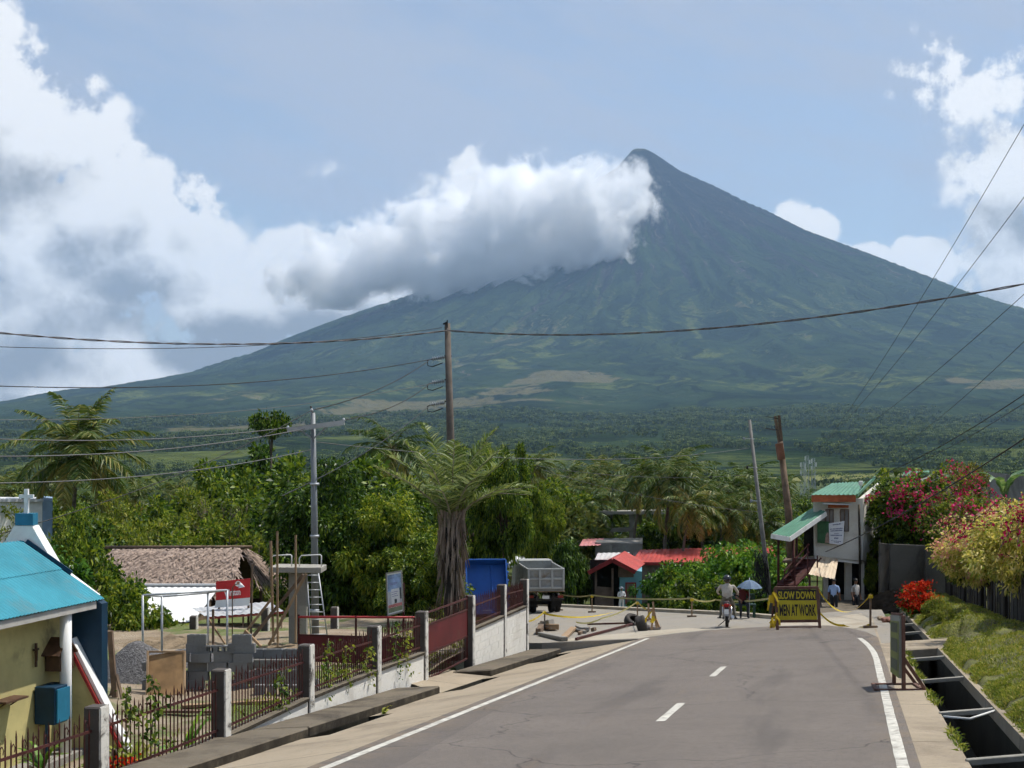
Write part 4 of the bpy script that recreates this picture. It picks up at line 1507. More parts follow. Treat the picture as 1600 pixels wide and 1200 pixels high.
for k in range(13):
    part(ck, 'bottle', MB().tube([px(230 + k * 3.4, 1003.5, 43.15), px(230 + k * 3.4, 997, 43.15), px(230 + k * 3.4, 995, 43.15)], [0.024, 0.024, 0.01], 6),
         mat(f'bottle_{k % 5}', cols_[k % 5], .3, .05))
aw = thing('awning', 'sagging grey sheet awning on sticks below the red sign', 'awning', (ux(370, 42), 43.0, hut_floor))
a, b, c, d = px(322, 964, 41.5), px(443, 955, 41.6), px(420, 940, 43.8), px(300, 950, 43.8)
part(aw, 'sheet', corrugated(MB(), a, b, c, d, pitch=.2, amp=.012, rows=5), M_GREYROOF)
part(aw, 'fascia', MB().bar(a - Vector((0, 0, .04)), b - Vector((0, 0, .04)), .03, .06), mat('dull_red_board', (.28, .05, .045), .7))
for (u, d_) in ((324, 41.6), (380, 41.6), (440, 41.7)):
    q = px(u, 962, d_)
    part(aw, 'pole', MB().tube([q, zpt(q, hut_floor)], .03, 6), M_OLDWOOD)
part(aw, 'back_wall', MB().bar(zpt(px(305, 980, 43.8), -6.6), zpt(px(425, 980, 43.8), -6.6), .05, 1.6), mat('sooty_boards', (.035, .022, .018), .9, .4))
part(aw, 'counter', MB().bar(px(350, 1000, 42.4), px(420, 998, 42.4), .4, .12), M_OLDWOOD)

# red sign board
sg = thing('sign_board', 'red sign board with white lettering above the grey awning', 'sign', zpt(px(363, 940, 43.0), hut_floor))
sa, sb = px(337, 938, 43.0), px(390, 933.5, 42.6)
sc_, sd2 = px(390.5, 904, 42.6), px(337, 909, 43.0)
dv = Vector((0.0, -0.03, 0))
M_SIGNRED = mat('sign_red', (0.56, 0.035, 0.04), .45, .06, 2.0)
part(sg, 'red_panel', MB().hexa([sa - dv, sb - dv, sb + dv * -2, sa + dv * -2, sd2 - dv, sc_ - dv, sc_ + dv * -2, sd2 + dv * -2]), M_SIGNRED)
e0, e1 = px(335, 950, 43.0), px(389, 946, 42.6)
part(sg, 'grey_panel', MB().hexa([e0 - dv, e1 - dv, e1 + dv * -2, e0 + dv * -2, sa - dv - Vector((0, 0, .01)), sb - dv - Vector((0, 0, .01)), sb + dv * -2 - Vector((0, 0, .01)), sa + dv * -2 - Vector((0, 0, .01))]), M_WHITEROOF)
for q in (sa.lerp(sb, .08), sa.lerp(sb, .95)):
    part(sg, 'post', MB().bar(zpt(q, hut_floor) + Vector((0, .1, 0)), q + Vector((0, .1, .3)), .06), M_OLDWOOD)
FONT_N = 0


def lettering(parent, name, text, origin, xdir, height, mt, width=None, nrm=None, bold=0.0, sxw=1.0):
    """flat printed text as a mesh; origin = lower left corner, xdir = reading direction"""
    cu = bpy.data.curves.new(name, 'FONT')
    cu.body = text
    cu.size = 1.0
    cu.offset = bold
    cu.resolution_u = 3
    ob_ = bpy.data.objects.new(name, cu)
    COL.objects.link(ob_)
    dg = bpy.context.evaluated_depsgraph_get()
    me = bpy.data.meshes.new_from_object(ob_.evaluated_get(dg))
    bpy.data.objects.remove(ob_)
    bpy.data.curves.remove(cu)
    n = len(me.vertices)
    co = np.zeros(n * 3, np.float32)
    me.vertices.foreach_get('co', co)
    co = co.reshape(-1, 3)
    mn, mx_ = co.min(0), co.max(0)
    h = mx_[1] - mn[1]
    w_ = mx_[0] - mn[0]
    sy = height / h
    sx_ = (width / w_) if width else sy * sxw
    xd = Vector(xdir).normalized()
    up = Vector((0, 0, 1))
    up = (up - xd * up.dot(xd)).normalized()
    if nrm is not None:
        up = Vector(nrm).cross(xd).normalized()
    org = Vector(origin) - rootloc(parent)
    out = np.array(org)[None, :] + ((co[:, 0] - mn[0]) * sx_)[:, None] * np.array(xd)[None, :] + ((co[:, 1] - mn[1]) * sy)[:, None] * np.array(up)[None, :]
    me.vertices.foreach_set('co', out.astype(np.float32).ravel())
    me.update()
    me.materials.clear()
    me.materials.append(mt)
    return link(name, me, None, parent)


M_LETW = mat('white_lettering', (0.85, 0.84, 0.80), .6, .03)
xd = (sb - sa).normalized()
fr = Vector((0, -.05, 0))
M_PRINT = M_LETW
lettering(sg, 'lettering', 'Winston', sa.lerp(sb, .27) + fr + Vector((0, 0, .10)), xd, .20, M_LETW, width=.56, bold=.02)
# round emblem above the lettering
mb = MB()
ctr = sa.lerp(sb, .67) + fr + Vector((0, 0, .44))
ring = [ctr + xd * (.10 * math.cos(a)) + Vector((0, 0, .085 * math.sin(a))) for a in [k * math.pi / 9 for k in range(18)]]
mb.poly(ring)
part(sg, 'emblem', mb, M_LETW)
mb = MB().poly([q + Vector((.01, -.006, .02)) + (ctr - q) * .45 for q in ring])
part(sg, 'emblem_centre', mb, mat('emblem_tan', (.45, .22, .14), .6))

# ------------------------------------------------------------------ thatched hut
ht = thing('thatched_hut', 'open hut with a steep brown palm-thatch roof', 'hut', (ux(280, 50), 50.5, hut_floor))
M_THATCH = mat('dry_palm_thatch', (0.33, 0.25, 0.20), 1.0, 0.45, 9.0, dirt=(0.14, 0.10, 0.085), dirt_amt=.5, dirt_scale=4)
r0, r1 = px(178, 857, 51.2), px(378, 857, 50.2)
e0, e1 = px(128, 922, 48.6), px(362, 925, 47.8)
k0, k1 = Vector((r0.x - .9, 53.6, e0.z)), Vector((r1.x + .9, 52.6, e1.z))


def thatch(quadpts, rows, cols, seed, length=.55):
    """layers of overlapping palm-leaf strips"""
    rnd = np.random.RandomState(seed)
    a, b, c, d = [np.array(q) for q in quadpts]      # a-b eave, d-c ridge
    nrm = np.cross(b - a, d - a)
    nrm /= np.linalg.norm(nrm)
    if nrm[2] < 0:
        nrm = -nrm
    V, Fc = [], []
    for r in range(rows):
        for k in range(cols):
            s = (k + rnd.rand()) / cols
            tt = min(1.0, (r + rnd.rand() * .9) / rows)
            top = (a + (b - a) * s) * (1 - tt) + (d + (c - d) * s) * tt
            dn = ((a + (b - a) * s) - (d + (c - d) * s))
            dn /= np.linalg.norm(dn)
            lat = (b - a) / np.linalg.norm(b - a)
            dr = dn + lat * rnd.normal(0, .35) + nrm * rnd.uniform(-.02, .13)
            L_ = length * rnd.uniform(.6, 1.2)
            w_ = .045 * rnd.uniform(.6, 1.3)
            side = np.cross(nrm, dr)
            side /= np.linalg.norm(side)
            base = top + nrm * rnd.uniform(.0, .05)
            i = len(V)
            V += [base - side * w_, base + side * w_, base + dr * L_ + side * w_ * .3, base + dr * L_ - side * w_ * .3]
            Fc.append((i, i + 1, i + 2, i + 3))
    return np.array(V), np.array(Fc)


for nm, q, rows, cols, sdn in (('thatch', (e0, e1, r1, r0), 22, 150, 1), ('thatch', (k1, k0, r0, r1), 10, 80, 2)):
    Vv, Ff = thatch(q, rows, cols, sdn)
    off = np.array(rootloc(ht))
    o = link(nm, np_mesh(nm, Vv - off, Ff), M_THATCH, ht)
    o['kind'] = 'stuff'
    part(ht, 'roof_deck', MB().quad(*[Vector(z) - Vector((0, 0, .05)) for z in q]), mat('thatch_underside', (.07, .05, .035), 1.0))
# ragged gable eaves
eg = px(424, 925, 50.2)
q = (Vector((r1.x + .95, 47.9, e1.z + .1)), Vector((r1.x + .98, 52.4, e1.z + .05)), r1 + Vector((.1, .3, 0)), r1 + Vector((.05, -.2, 0)))
Vv, Ff = thatch(q, 6, 36, 5, .7)
o = link('gable_thatch', np_mesh('gable_thatch', Vv - np.array(rootloc(ht)), Ff), M_THATCH, ht)
o['kind'] = 'stuff'
part(ht, 'ridge_pole', MB().tube([r0 - Vector((.35, 0, -.04)), r1 + Vector((.35, 0, .05))], .06, 8), M_OLDWOOD)
for q in (Vector((e0.x + .5, 48.9, 0)), Vector((e1.x - .2, 48.2, 0)), Vector((k0.x + .8, 53.2, 0)), Vector((k1.x - .6, 52.3, 0)), Vector((r1.x + .1, 50.2, 0))):
    part(ht, 'post', MB().tube([zpt(q, hut_floor), zpt(q, e0.z + .1)], .06, 7), M_OLDWOOD)
part(ht, 'back_wall', MB().bar(zpt(Vector((k0.x + .8, 53.0, 0)), hut_floor + 1.0), zpt(Vector((k1.x - .6, 52.2, 0)), hut_floor + 1.0), .06, 2.0), MATS['sooty_boards'])

# ------------------------------------------------------------------ picture board on poles behind the fence
bn = thing('picture_board', 'upright framed board showing a white building under a blue sky', 'board', (ux(620, 33.4), 33.4, -5.2))
qa, qb, qc, qd = px(606, 962, 33.6), px(630.5, 955, 33.2), px(627.5, 892, 33.2), px(603.5, 896, 33.6)
bx3 = (qb - qa)
part(bn, 'panel', MB().hexa([qa, qb, qb + Vector((0, .03, 0)), qa + Vector((0, .03, 0)), qd, qc, qc + Vector((0, .03, 0)), qd + Vector((0, .03, 0))]), M_WHITE)


def bpt(s, t_, out=.006):
    return (qa.lerp(qb, s)).lerp(qd.lerp(qc, s), t_) + Vector((0, -out, 0))


def pane(name, s0, s1, t0, t1, mt, out=.006):
    return part(bn, name, MB().quad(bpt(s0, t0, out), bpt(s1, t0, out), bpt(s1, t1, out), bpt(s0, t1, out)), mt)


pane('printed_sky', .06, .94, .55, .95, mat('print_sky', (.30, .42, .66), .5, .3, 4.0))
pane('printed_ground', .06, .94, .05, .16, mat('print_grass', (.22, .26, .16), .5, .2))
pane('printed_red', .06, .94, .165, .235, mat('print_red', (.55, .20, .20), .5, .2))
pane('printed_building', .06, .94, .24, .545, mat('print_white', (.52, .53, .58), .5, .12, 6.0))
pane('printed_front', .28, .80, .25, .60, mat('print_bright', (.70, .70, .72), .5, .05), .010)
pane('printed_door', .47, .62, .255, .35, mat('print_dark', (.05, .06, .07), .5), .014)
pane('printed_tree', .82, .92, .33, .60, MATS['print_dark'], .012)
M_INK = mat('faded_print_ink', (.20, .18, .40), .6, .2)
for k, (s0, s1, t_) in enumerate(((.2, .5, .86), (.18, .72, .74), (.2, .66, .71), (.3, .7, .52), (.3, .62, .47), (.34, .7, .42))):
    pane('printed_line', s0, s1, t_, t_ + .012, M_INK, .016)
mb = MB()
part(bn, 'frame', MB().bar(bpt(0, 0), bpt(0, 1), .03).bar(bpt(1, 0), bpt(1, 1), .03).bar(bpt(.03, 0), bpt(.97, 0), .03).bar(bpt(.03, 1), bpt(.97, 1), .03), M_STRUT)
for s in (.0, 1.0):
    q = qa.lerp(qb, s) + Vector((0, .06, 0))
    part(bn, 'pole', MB().bar(zpt(q, -5.25), zpt(q, (qd.z + qa.z) / 2 + .3), .045), M_RUST)

# ------------------------------------------------------------------ right side: plank fence, wall, house
M_PLANK = mat('weathered_planks', (0.040, 0.034, 0.029), 0.95, 0.4, 2.5, stretch=(1.5, 1.5, 0.25), dirt=(0.028, 0.025, 0.022), dirt_amt=.5, dirt_scale=1.5)
M_OLDWALL = concrete_mat('black_streaked_wall', (0.060, 0.055, 0.050), (0.125, 0.115, 0.10), (0.022, 0.020, 0.019), stain_amt=.85)
M_HOUSE = concrete_mat('off_white_render', (0.52, 0.50, 0.45), (0.66, 0.64, 0.58), (0.36, 0.33, 0.28), stain_amt=.5)
M_GREENROOF = mat('faded_green_roof', (0.075, 0.20, 0.125), 0.55, .15, 1.2, dirt=(0.10, 0.17, 0.12), dirt_amt=.4)
M_ORANGE = mat('orange_fascia', (0.33, 0.085, 0.03), .7, .25, 3.0)
M_GLASSDK = mat('dark_glass', (0.03, 0.035, 0.04), .15, .1, spec=.5)
M_CURTAIN = mat('striped_curtain', (0.20, 0.185, 0.18), .9, .4, 8.0, stretch=(6, 6, .1))
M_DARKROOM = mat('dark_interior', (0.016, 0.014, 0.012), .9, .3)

pfn = thing('plank_fence', 'dark weathered plank fence on the bank under the bougainvillea', 'fence', rw(4.05, 40, .45))
rnd = random.Random(21)
y = 17.0
k = 0
while y < 61.6:
    step = rnd.uniform(.19, .26)
    w0 = 4.05 + rnd.uniform(-.025, .025)
    b = float(bank_h(np.array(4.05), np.array(y)))
    h = 1.28 + rnd.uniform(-.07, .07)
    a_, b_ = rw(w0, y, b - .1), rw(w0, y + step - .015, b - .1)
    up = Vector((rnd.uniform(-.03, .03), 0, h))
    o_ = Vector((.025, 0, 0))
    part(pfn, 'plank', MB().hexa([a_, a_ + o_, b_ + o_, b_, a_ + up, a_ + up + o_, b_ + up + o_, b_ + up]), M_PLANK)
    if k % 30 == 0:
        q = rw(4.0, y, b - .2)
        part(pfn, 'post', MB().bar(q, q + Vector((0, 0, 1.65)), .13), M_PLANK)
    y += step
    k += 1
for zz in (.35, 1.0):
    part(pfn, 'rail', MB().bar(rw(4.11, 17, .45 + zz), rw(4.11, 61.6, .45 + zz), .05, .09), M_PLANK)

wl = thing('concrete_wall', 'tall black-streaked concrete wall below the pink bougainvillea', 'wall', rw(2.6, 62.5))
for (ua, ub, tv) in ((1374, 1390.4, 848), (1390.8, 1446, 850), (1446.4, 1490, 856)):
    d0_, d1_ = 62.0, 62.4
    A, B = px(ua, 925, d0_), px(ub, 925, d1_)
    A.z = B.z = -7.2
    T0, T1 = px(ua, tv, d0_), px(ub, tv + 2, d1_)
    part(wl, 'slab_panel', MB().hexa([A, B, B + Vector((0, .18, 0)), A + Vector((0, .18, 0)), T0, T1, T1 + Vector((0, .18, 0)), T0 + Vector((0, .18, 0))]), M_OLDWALL, bevel=.015)
part(wl, 'return_wall', MB().hexa([zpt(px(1374, 900, 62.2), -7.4), zpt(px(1376, 900, 62.2), -7.4), zpt(px(1376, 900, 70), -7.4), zpt(px(1372, 900, 70), -7.4),
                                   px(1374, 848, 62.2), px(1376, 848, 62.2), zpt(px(1376, 900, 70), -4.1), zpt(px(1372, 900, 70), -4.1)]), M_OLDWALL)

M_SHADESOIL = mat('shade_black_soil', (0.009, 0.008, 0.007), 1.0, .4, 4.0, bump=.05, bscale=8, spec=0.0)  # near-black colour carries the shade at the foot of the wall
mound('shade_soil_heap', zpt(px(1398, 940, 59.5), -6.55), 1.5, 1.3, .7, M_SHADESOIL, 'heap of soil coloured black to stand for the shade below the streaked wall', 'soil heap', 4, .3)

# ---- house on posts
HB = 64.0
hs = thing('house', 'off-white house with green roof and orange fascia on posts', 'house', zpt(px(1310, 930, 66), -7.0))
fl, frr = px(1273, 868, HB), px(1343, 876, HB - .2)
tl, trr = px(1272, 781, HB), px(1343, 779, HB - .2)
bk = Vector((1.9, 6.0, 0))          # depth direction of the house
bl, br = fl + Vector((2.2, 6.5, 0)), px(1374, 884, 68.5)
btl, btr = zpt(bl, tl.z), px(1374, 752, 68.5)
part(hs, 'front_wall', MB().hexa([fl, frr, frr + Vector((0.02, .2, 0)), fl + Vector((0.02, .2, 0)), tl, trr, trr + Vector((.02, .2, 0)), tl + Vector((.02, .2, 0))]), M_HOUSE)
part(hs, 'side_wall', MB().hexa([frr + Vector((.01, .2, 0)), frr + Vector((.2, .2, 0)), br + Vector((.2, 0, 0)), br, trr + Vector((.01, .2, 0)), trr + Vector((.2, .2, 0)), btr + Vector((.2, 0, 0)), btr]), M_HOUSE)
part(hs, 'side_wall', MB().hexa([fl + Vector((0, .2, 0)), fl + Vector((.2, .2, 0)), bl + Vector((.2, 0, 0)), bl, tl + Vector((0, .2, 0)), tl + Vector((.2, .2, 0)), btl + Vector((.2, 0, 0)), btl]), M_HOUSE)
part(hs, 'floor', MB().hexa([fl - Vector((0, 0, .15)), frr - Vector((0, 0, .15)), br - Vector((0, 0, .15)), bl - Vector((0, 0, .15)),
                             fl - Vector((0, -.1, -.01)), frr - Vector((0, -.1, -.01)), br + Vector((0, 0, .01)), bl + Vector((0, 0, .01))]), M_HOUSE)
r_ = part(hs, 'roof', corrugated(MB(), px(1266, 773, HB - .5), px(1338, 773, HB - .7), px(1352, 752, 69.0), px(1300, 755, 69.5), pitch=.2, amp=.02), M_GREENROOF)
part(r_, 'fascia', MB().bar(px(1268, 779, HB - .45), px(1337, 779, HB - .65), .04, .30), M_ORANGE)
part(r_, 'barge_board', MB().bar(px(1339, 774, HB - .6), px(1367, 746, 69.0), .06, .14), M_GREENROOF)
# windows with curtains, a sill and a hood
for (ua, ub, va, vb) in ((1290, 1302, 796, 822), (1313, 1326, 796, 830)):
    z = .03
    f0, f1 = px(ua, vb, HB - .12), px(ub, vb, HB - .16)
    g0, g1 = px(ua, va, HB - .12), px(ub, va, HB - .16)
    wdo = part(hs, 'window', MB().hexa([f0, f1, f1 + Vector((0, .05, 0)), f0 + Vector((0, .05, 0)), g0, g1, g1 + Vector((0, .05, 0)), g0 + Vector((0, .05, 0))]), M_CURTAIN)
    mb = MB()
    for s in (0, .5, 1):
        mb.bar(f0.lerp(f1, s) - Vector((0, .02, 0)), g0.lerp(g1, s) - Vector((0, .02, 0)), .03)
    mb.bar(f0 - Vector((0, .02, 0)), f1 - Vector((0, .02, 0)), .035).bar(g0 - Vector((0, .02, 0)), g1 - Vector((0, .02, 0)), .035)
    part(wdo, 'frame', mb, M_OLDWOOD)
part(hs, 'window_hood', MB().bar(px(1286, 787, HB - .5), px(1328, 788, HB - .5), .5, .05), M_GREYROOF)
part(hs, 'hood_board', MB().bar(px(1294, 791, HB - .35), px(1326, 791, HB - .4), .04, .14), M_ORANGE)
part(hs, 'drain_pipe', MB().tube([px(1342, 788, HB - .35), px(1343, 830, HB - .36), px(1344, 932, HB - .35)], .05, 8), M_KERB)
# lean-to porch
p0, p1, p2, p3 = px(1205, 834, HB - 1.6), px(1234, 839, HB - 2.4), px(1291, 799, HB - .6), px(1270, 793, HB + 1.0)
pr = part(hs, 'porch_roof', corrugated(MB(), p0, p1, p2, p3, pitch=.2, amp=.018), M_GREENROOF)
part(pr, 'fascia', MB().bar(p0 - Vector((0, 0, .10)), p1 - Vector((0, 0, .10)), .05, .2), M_WHITE)
part(pr, 'fascia', MB().bar(p1 - Vector((0, 0, .10)), p2 - Vector((0, 0, .10)), .05, .2), M_WHITE)
for q in (p0 + Vector((.35, .2, 0)), p1.lerp(p2, .12) + Vector((0, .15, 0)), p0.lerp(p3, .6)):
    part(hs, 'porch_post', MB().tube([q - Vector((0, 0, .1)), zpt(q, -7.2)], .055, 8), M_RUST)
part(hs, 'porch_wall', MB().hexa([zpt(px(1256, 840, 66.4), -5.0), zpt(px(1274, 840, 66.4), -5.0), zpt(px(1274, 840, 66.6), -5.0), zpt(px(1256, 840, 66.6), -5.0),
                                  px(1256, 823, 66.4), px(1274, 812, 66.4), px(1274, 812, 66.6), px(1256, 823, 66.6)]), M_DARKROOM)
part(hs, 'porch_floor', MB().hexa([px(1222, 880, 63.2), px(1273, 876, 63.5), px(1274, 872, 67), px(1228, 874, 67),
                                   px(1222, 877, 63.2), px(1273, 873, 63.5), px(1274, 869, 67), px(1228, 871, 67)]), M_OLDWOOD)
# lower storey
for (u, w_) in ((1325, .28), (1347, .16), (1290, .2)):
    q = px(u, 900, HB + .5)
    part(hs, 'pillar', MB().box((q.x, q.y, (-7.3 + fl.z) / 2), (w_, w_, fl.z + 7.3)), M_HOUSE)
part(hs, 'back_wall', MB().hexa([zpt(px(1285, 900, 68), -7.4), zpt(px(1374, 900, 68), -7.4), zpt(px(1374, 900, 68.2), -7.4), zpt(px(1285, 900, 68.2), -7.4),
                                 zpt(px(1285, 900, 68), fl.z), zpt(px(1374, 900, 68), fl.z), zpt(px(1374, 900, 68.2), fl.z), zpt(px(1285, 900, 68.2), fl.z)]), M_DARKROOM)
stp = part(hs, 'stair', MB().bar(px(1228, 916, 61.8), px(1262, 876, 63.3), .9, .10), M_RUST)
for k in range(7):
    part(stp, 'tread', MB().bar(px(1228, 914, 61.8).lerp(px(1262, 874, 63.3), k / 6) - Vector((.4, 0, 0)), px(1228, 914, 61.8).lerp(px(1262, 874, 63.3), k / 6) + Vector((.4, 0, 0)), .22, .04), M_RUST)
mb = MB()
for (a, b) in (((1225, 905), (1264, 862)), ((1225, 893), (1264, 850)), ((1240, 920), (1283, 872))):
    mb.bar(px(*a, 61.4), px(*b, 62.9), .05)
for u, va, vb in ((1226, 920, 890), (1242, 915, 872), (1262, 900, 850), (1277, 918, 868)):
    mb.bar(px(u, va, 61.6), px(u, vb, 61.9), .06)
part(hs, 'stair_rail', mb, M_RUST)

ln = thing('lean_to', 'low lean-to of cream sheets with rust streaks under the house', 'lean-to', zpt(px(1285, 915, 62), -7.1))
M_CREAMTIN = mat('rust_streaked_sheet', (0.52, 0.42, 0.30), .6, .15, 1.0, stretch=(1, .2, 1), dirt=(0.24, 0.13, 0.075), dirt_amt=.55, dirt_scale=2.4)
part(ln, 'roof', corrugated(MB(), px(1263, 897, 60.6), px(1304, 905, 60.4), px(1310, 874, 63.6), px(1280, 868, 63.8), pitch=.16, amp=.015), M_CREAMTIN)
for (u, v, d) in ((1265, 898, 60.8), (1302, 905, 60.7)):
    q = px(u, v, d)
    part(ln, 'post', MB().tube([q, zpt(q, -7.2)], .05, 6), M_RUST)

# banners on the house front
gb2 = thing('green_poster', 'green election poster on the house front beside the white banner', 'poster', px(1286, 848, HB - .22))
A, B, C, D = px(1277, 848, HB - .22), px(1296, 850, HB - .24), px(1296, 815, HB - .24), px(1277, 814, HB - .22)
part(gb2, 'sheet', MB().hexa([A, B, B + Vector((0, .02, 0)), A + Vector((0, .02, 0)), D, C, C + Vector((0, .02, 0)), D + Vector((0, .02, 0))]), mat('green_print', (.035, .11, .05), .5, .3, 3.0))
part(gb2, 'printed_figure', MB().poly([A.lerp(B, .62) + Vector((0, -.01, .04)), A.lerp(B, .98) + Vector((0, -.01, .04)), A.lerp(B, .98) + Vector((0, -.01, .42)), A.lerp(B, .85) + Vector((0, -.01, .52)), A.lerp(B, .7) + Vector((0, -.01, .40))]),
     mat('print_skin', (.28, .20, .17), .6, .3, 6.0))
wb = thing('white_banner', 'white lettered banner hung across the house front', 'banner', px(1306, 852, HB - .3))
A, B, C, D = px(1296, 849, HB - .3), px(1317, 852, HB - .32), px(1319.5, 814, HB - .32), px(1295, 818, HB - .3)
part(wb, 'sheet', MB().hexa([A, B, B + Vector((0, .015, 0)), A + Vector((0, .015, 0)), D, C, C + Vector((0, .015, 0)), D + Vector((0, .015, 0))]), mat('banner_white', (.62, .64, .68), .6, .05))
M_INK2 = mat('grey_blue_ink', (.10, .12, .22), .6, .2)
for k, (t_, s0, s1, hh) in enumerate(((.88, .25, .8, .05), (.68, .06, .92, .05), (.59, .1, .92, .055), (.47, .35, .65, .03), (.38, .1, .9, .05), (.24, .35, .65, .07), (.13, .15, .85, .03), (.08, .35, .7, .025))):
    def q(s, t2):
        return A.lerp(B, s).lerp(D.lerp(C, s), t2) + Vector((0, -.008, 0))
    # a row of illegible print: short dashes
    mb = MB()
    n = 9
    for i in range(n):
        a0 = s0 + (s1 - s0) * i / n
        a1 = s0 + (s1 - s0) * (i + .72) / n
        mb.quad(q(a0, t_), q(a1, t_), q(a1, t_ + hh), q(a0, t_ + hh))
    part(wb, 'print_row', mb, M_INK2)

# grey concrete building beyond the shrubs
cb = thing('grey_building', 'large grey unpainted concrete building behind the bougainvillea', 'building', zpt(px(1520, 800, 80), -7.5))
M_GREYB = concrete_mat('grey_render', (0.22, 0.21, 0.195), (0.33, 0.315, 0.29), (0.13, 0.12, 0.11), stain_amt=.8)
g0, g1, g2, g3 = px(1462, 745, 82), px(1512, 733, 80), px(1640, 748, 70), px(1640, 748, 95)
pts_ = [px(1430, 752, 84), px(1512, 733, 80), px(1660, 752, 68)]
for a, b in zip(pts_[:-1], pts_[1:]):
    part(cb, 'wall', MB().hexa([zpt(a, -8), zpt(b, -8), zpt(b, -8) + Vector((.3, 3, 0)), zpt(a, -8) + Vector((.3, 3, 0)), a, b, b + Vector((.3, 3, 0)), a + Vector((.3, 3, 0))]), M_GREYB)
part(cb, 'roof', MB().hexa([px(1410, 747, 86), px(1452, 741, 84), px(1452, 738, 90), px(1412, 741, 90), px(1410, 744, 86), px(1452, 738, 84), px(1452, 735, 90), px(1412, 738, 90)]), M_GREENROOF)
for k in range(3):
    a = pts_[1].lerp(pts_[2], .25 + .2 * k)
    part(cb, 'pilaster', MB().bar(zpt(a, -8) - Vector((.06, .06, 0)), a - Vector((.06, .06, .02)), .3, .12), M_GREYB)


# ------------------------------------------------------------------ roadside signs
def frame_bar(root, name, a, b, w_, t_, mt):
    return part(root, name, MB().bar(a, b, w_, t_), mt, bevel=.004)


M_BROWN = mat('brown_painted_wood', (0.125, 0.062, 0.045), .75, .3, 4.0, dirt=(.2, .13, .09), dirt_amt=.3)
M_YEL = mat('sign_yellow', (0.44, 0.36, 0.015), .55, .12, 2.0, dirt=(.30, .24, .03), dirt_amt=.4)
M_BLACK = mat('sign_black', (0.022, 0.016, 0.014), .6, .2)
bs = pxroad(1248, 983)
ws = thing('works_sign', 'timber A-frame board lettered slow down men at work', 'sign', bs)
d_ = bs.y
lean = Vector((0, .30, 0))


def sp_(u, v, out=0.0):
    """on the leaning face of the sign"""
    z = (YH - v) / F * d_
    f = max(0.0, (z - bs.z)) / 1.42
    return Vector(((u - 800) / F * d_, d_ + lean.y * f - out, z))


frame_bar(ws, 'upright', sp_(1215, 984), sp_(1214, 919), .085, .06, M_BROWN)
frame_bar(ws, 'upright', sp_(1281, 982), sp_(1280, 919), .085, .06, M_BROWN)
frame_bar(ws, 'top_rail', sp_(1213, 920), sp_(1281, 919.5), .07, .09, M_BROWN)
frame_bar(ws, 'bottom_rail', sp_(1216, 971, -.005), sp_(1280, 970.5, -.005), .05, .085, M_BROWN)
frame_bar(ws, 'foot_rail', sp_(1216, 980, -.005), sp_(1280, 979.5, -.005), .04, .04, M_BROWN)
for u in (1213, 1283):
    frame_bar(ws, 'back_leg', sp_(u, 922) + Vector((0, .06, 0)), sp_(u + (-2 if u < 1250 else 4), 984) + Vector((0, .65, -.02)), .05, .05, M_BROWN)
part(ws, 'upper_panel', MB().poly([sp_(1217, 938.5, .005), sp_(1277.5, 938.5, .005), sp_(1277.5, 922.5, .005), sp_(1217, 922.5, .005)]), M_BLACK)
part(ws, 'lower_panel', MB().poly([sp_(1217, 969, .005), sp_(1278, 969, .005), sp_(1278, 939, .005), sp_(1217, 939, .005)]), M_YEL)
nf = (sp_(1280, 980) - sp_(1216, 980)).normalized()
nn_ = Vector((0, -1.42, .30)).normalized()
lettering(ws, 'lettering', 'SLOW DOWN', sp_(1218, 937, .014), (1, 0, 0), (sp_(1218, 925) - sp_(1218, 937)).length, M_YEL, width=(1276 - 1218) / F * d_, nrm=nn_, bold=.03)
lettering(ws, 'lettering', 'MEN AT WORK', sp_(1219, 963, .014), (1, 0, 0), (sp_(1219, 945) - sp_(1219, 963)).length, M_BLACK, width=(1276 - 1219) / F * d_, nrm=nn_, bold=.03)

# second board, seen nearly edge on
b2 = pxroad(1404, 1078)
s2 = thing('works_sign', 'narrow timber sign on a long skid base beside the drain', 'sign', b2)
D2 = b2.y


def s2p(u, v, dd=0.0):
    return Vector(((u - 800) / F * (D2 + dd), D2 + dd, (YH - v) / F * (D2 + dd)))


# board: near edge at u 1411, far edge at u 1393
e_n0, e_n1 = s2p(1409, 1060), s2p(1409, 962)
e_f0, e_f1 = s2p(1394.5, 1049, 1.0), s2p(1394.5, 961, 1.0)
nb = Vector((-.04, -.01, 0))
part(s2, 'panel', MB().hexa([e_f0, e_n0, e_n0 + nb, e_f0 + nb, e_f1, e_n1, e_n1 + nb, e_f1 + nb]), mat('panel_grey', (.22, .23, .2), .5))
part(s2, 'print_face', MB().poly([q + nb * 1.15 for q in (e_n0.lerp(e_f0, .05), e_n0.lerp(e_f0, .95), e_n1.lerp(e_f1, .95) - Vector((0, 0, .09)), e_n1.lerp(e_f1, .05) - Vector((0, 0, .09)))]), mat('faded_olive_print', (.17, .20, .04), .5, .2, 4.0))
for t0, t1 in ((.10, .28), (.40, .62), (.72, .88)):
    c_ = [e_n0.lerp(e_f0, .15).lerp(e_n1.lerp(e_f1, .15), t0), e_n0.lerp(e_f0, .85).lerp(e_n1.lerp(e_f1, .85), t0),
          e_n0.lerp(e_f0, .85).lerp(e_n1.lerp(e_f1, .85), t1), e_n0.lerp(e_f0, .15).lerp(e_n1.lerp(e_f1, .15), t1)]
    part(s2, 'print_block', MB().poly([q + nb * 1.3 for q in c_]), mat('print_block_dark', (.05, .065, .04), .5))
frame_bar(s2, 'upright', s2p(1412, 1078), s2p(1411, 962), .065, .055, M_BROWN)
frame_bar(s2, 'upright', s2p(1397, 1072, 1.0), s2p(1396, 961, 1.0), .06, .055, M_BROWN)
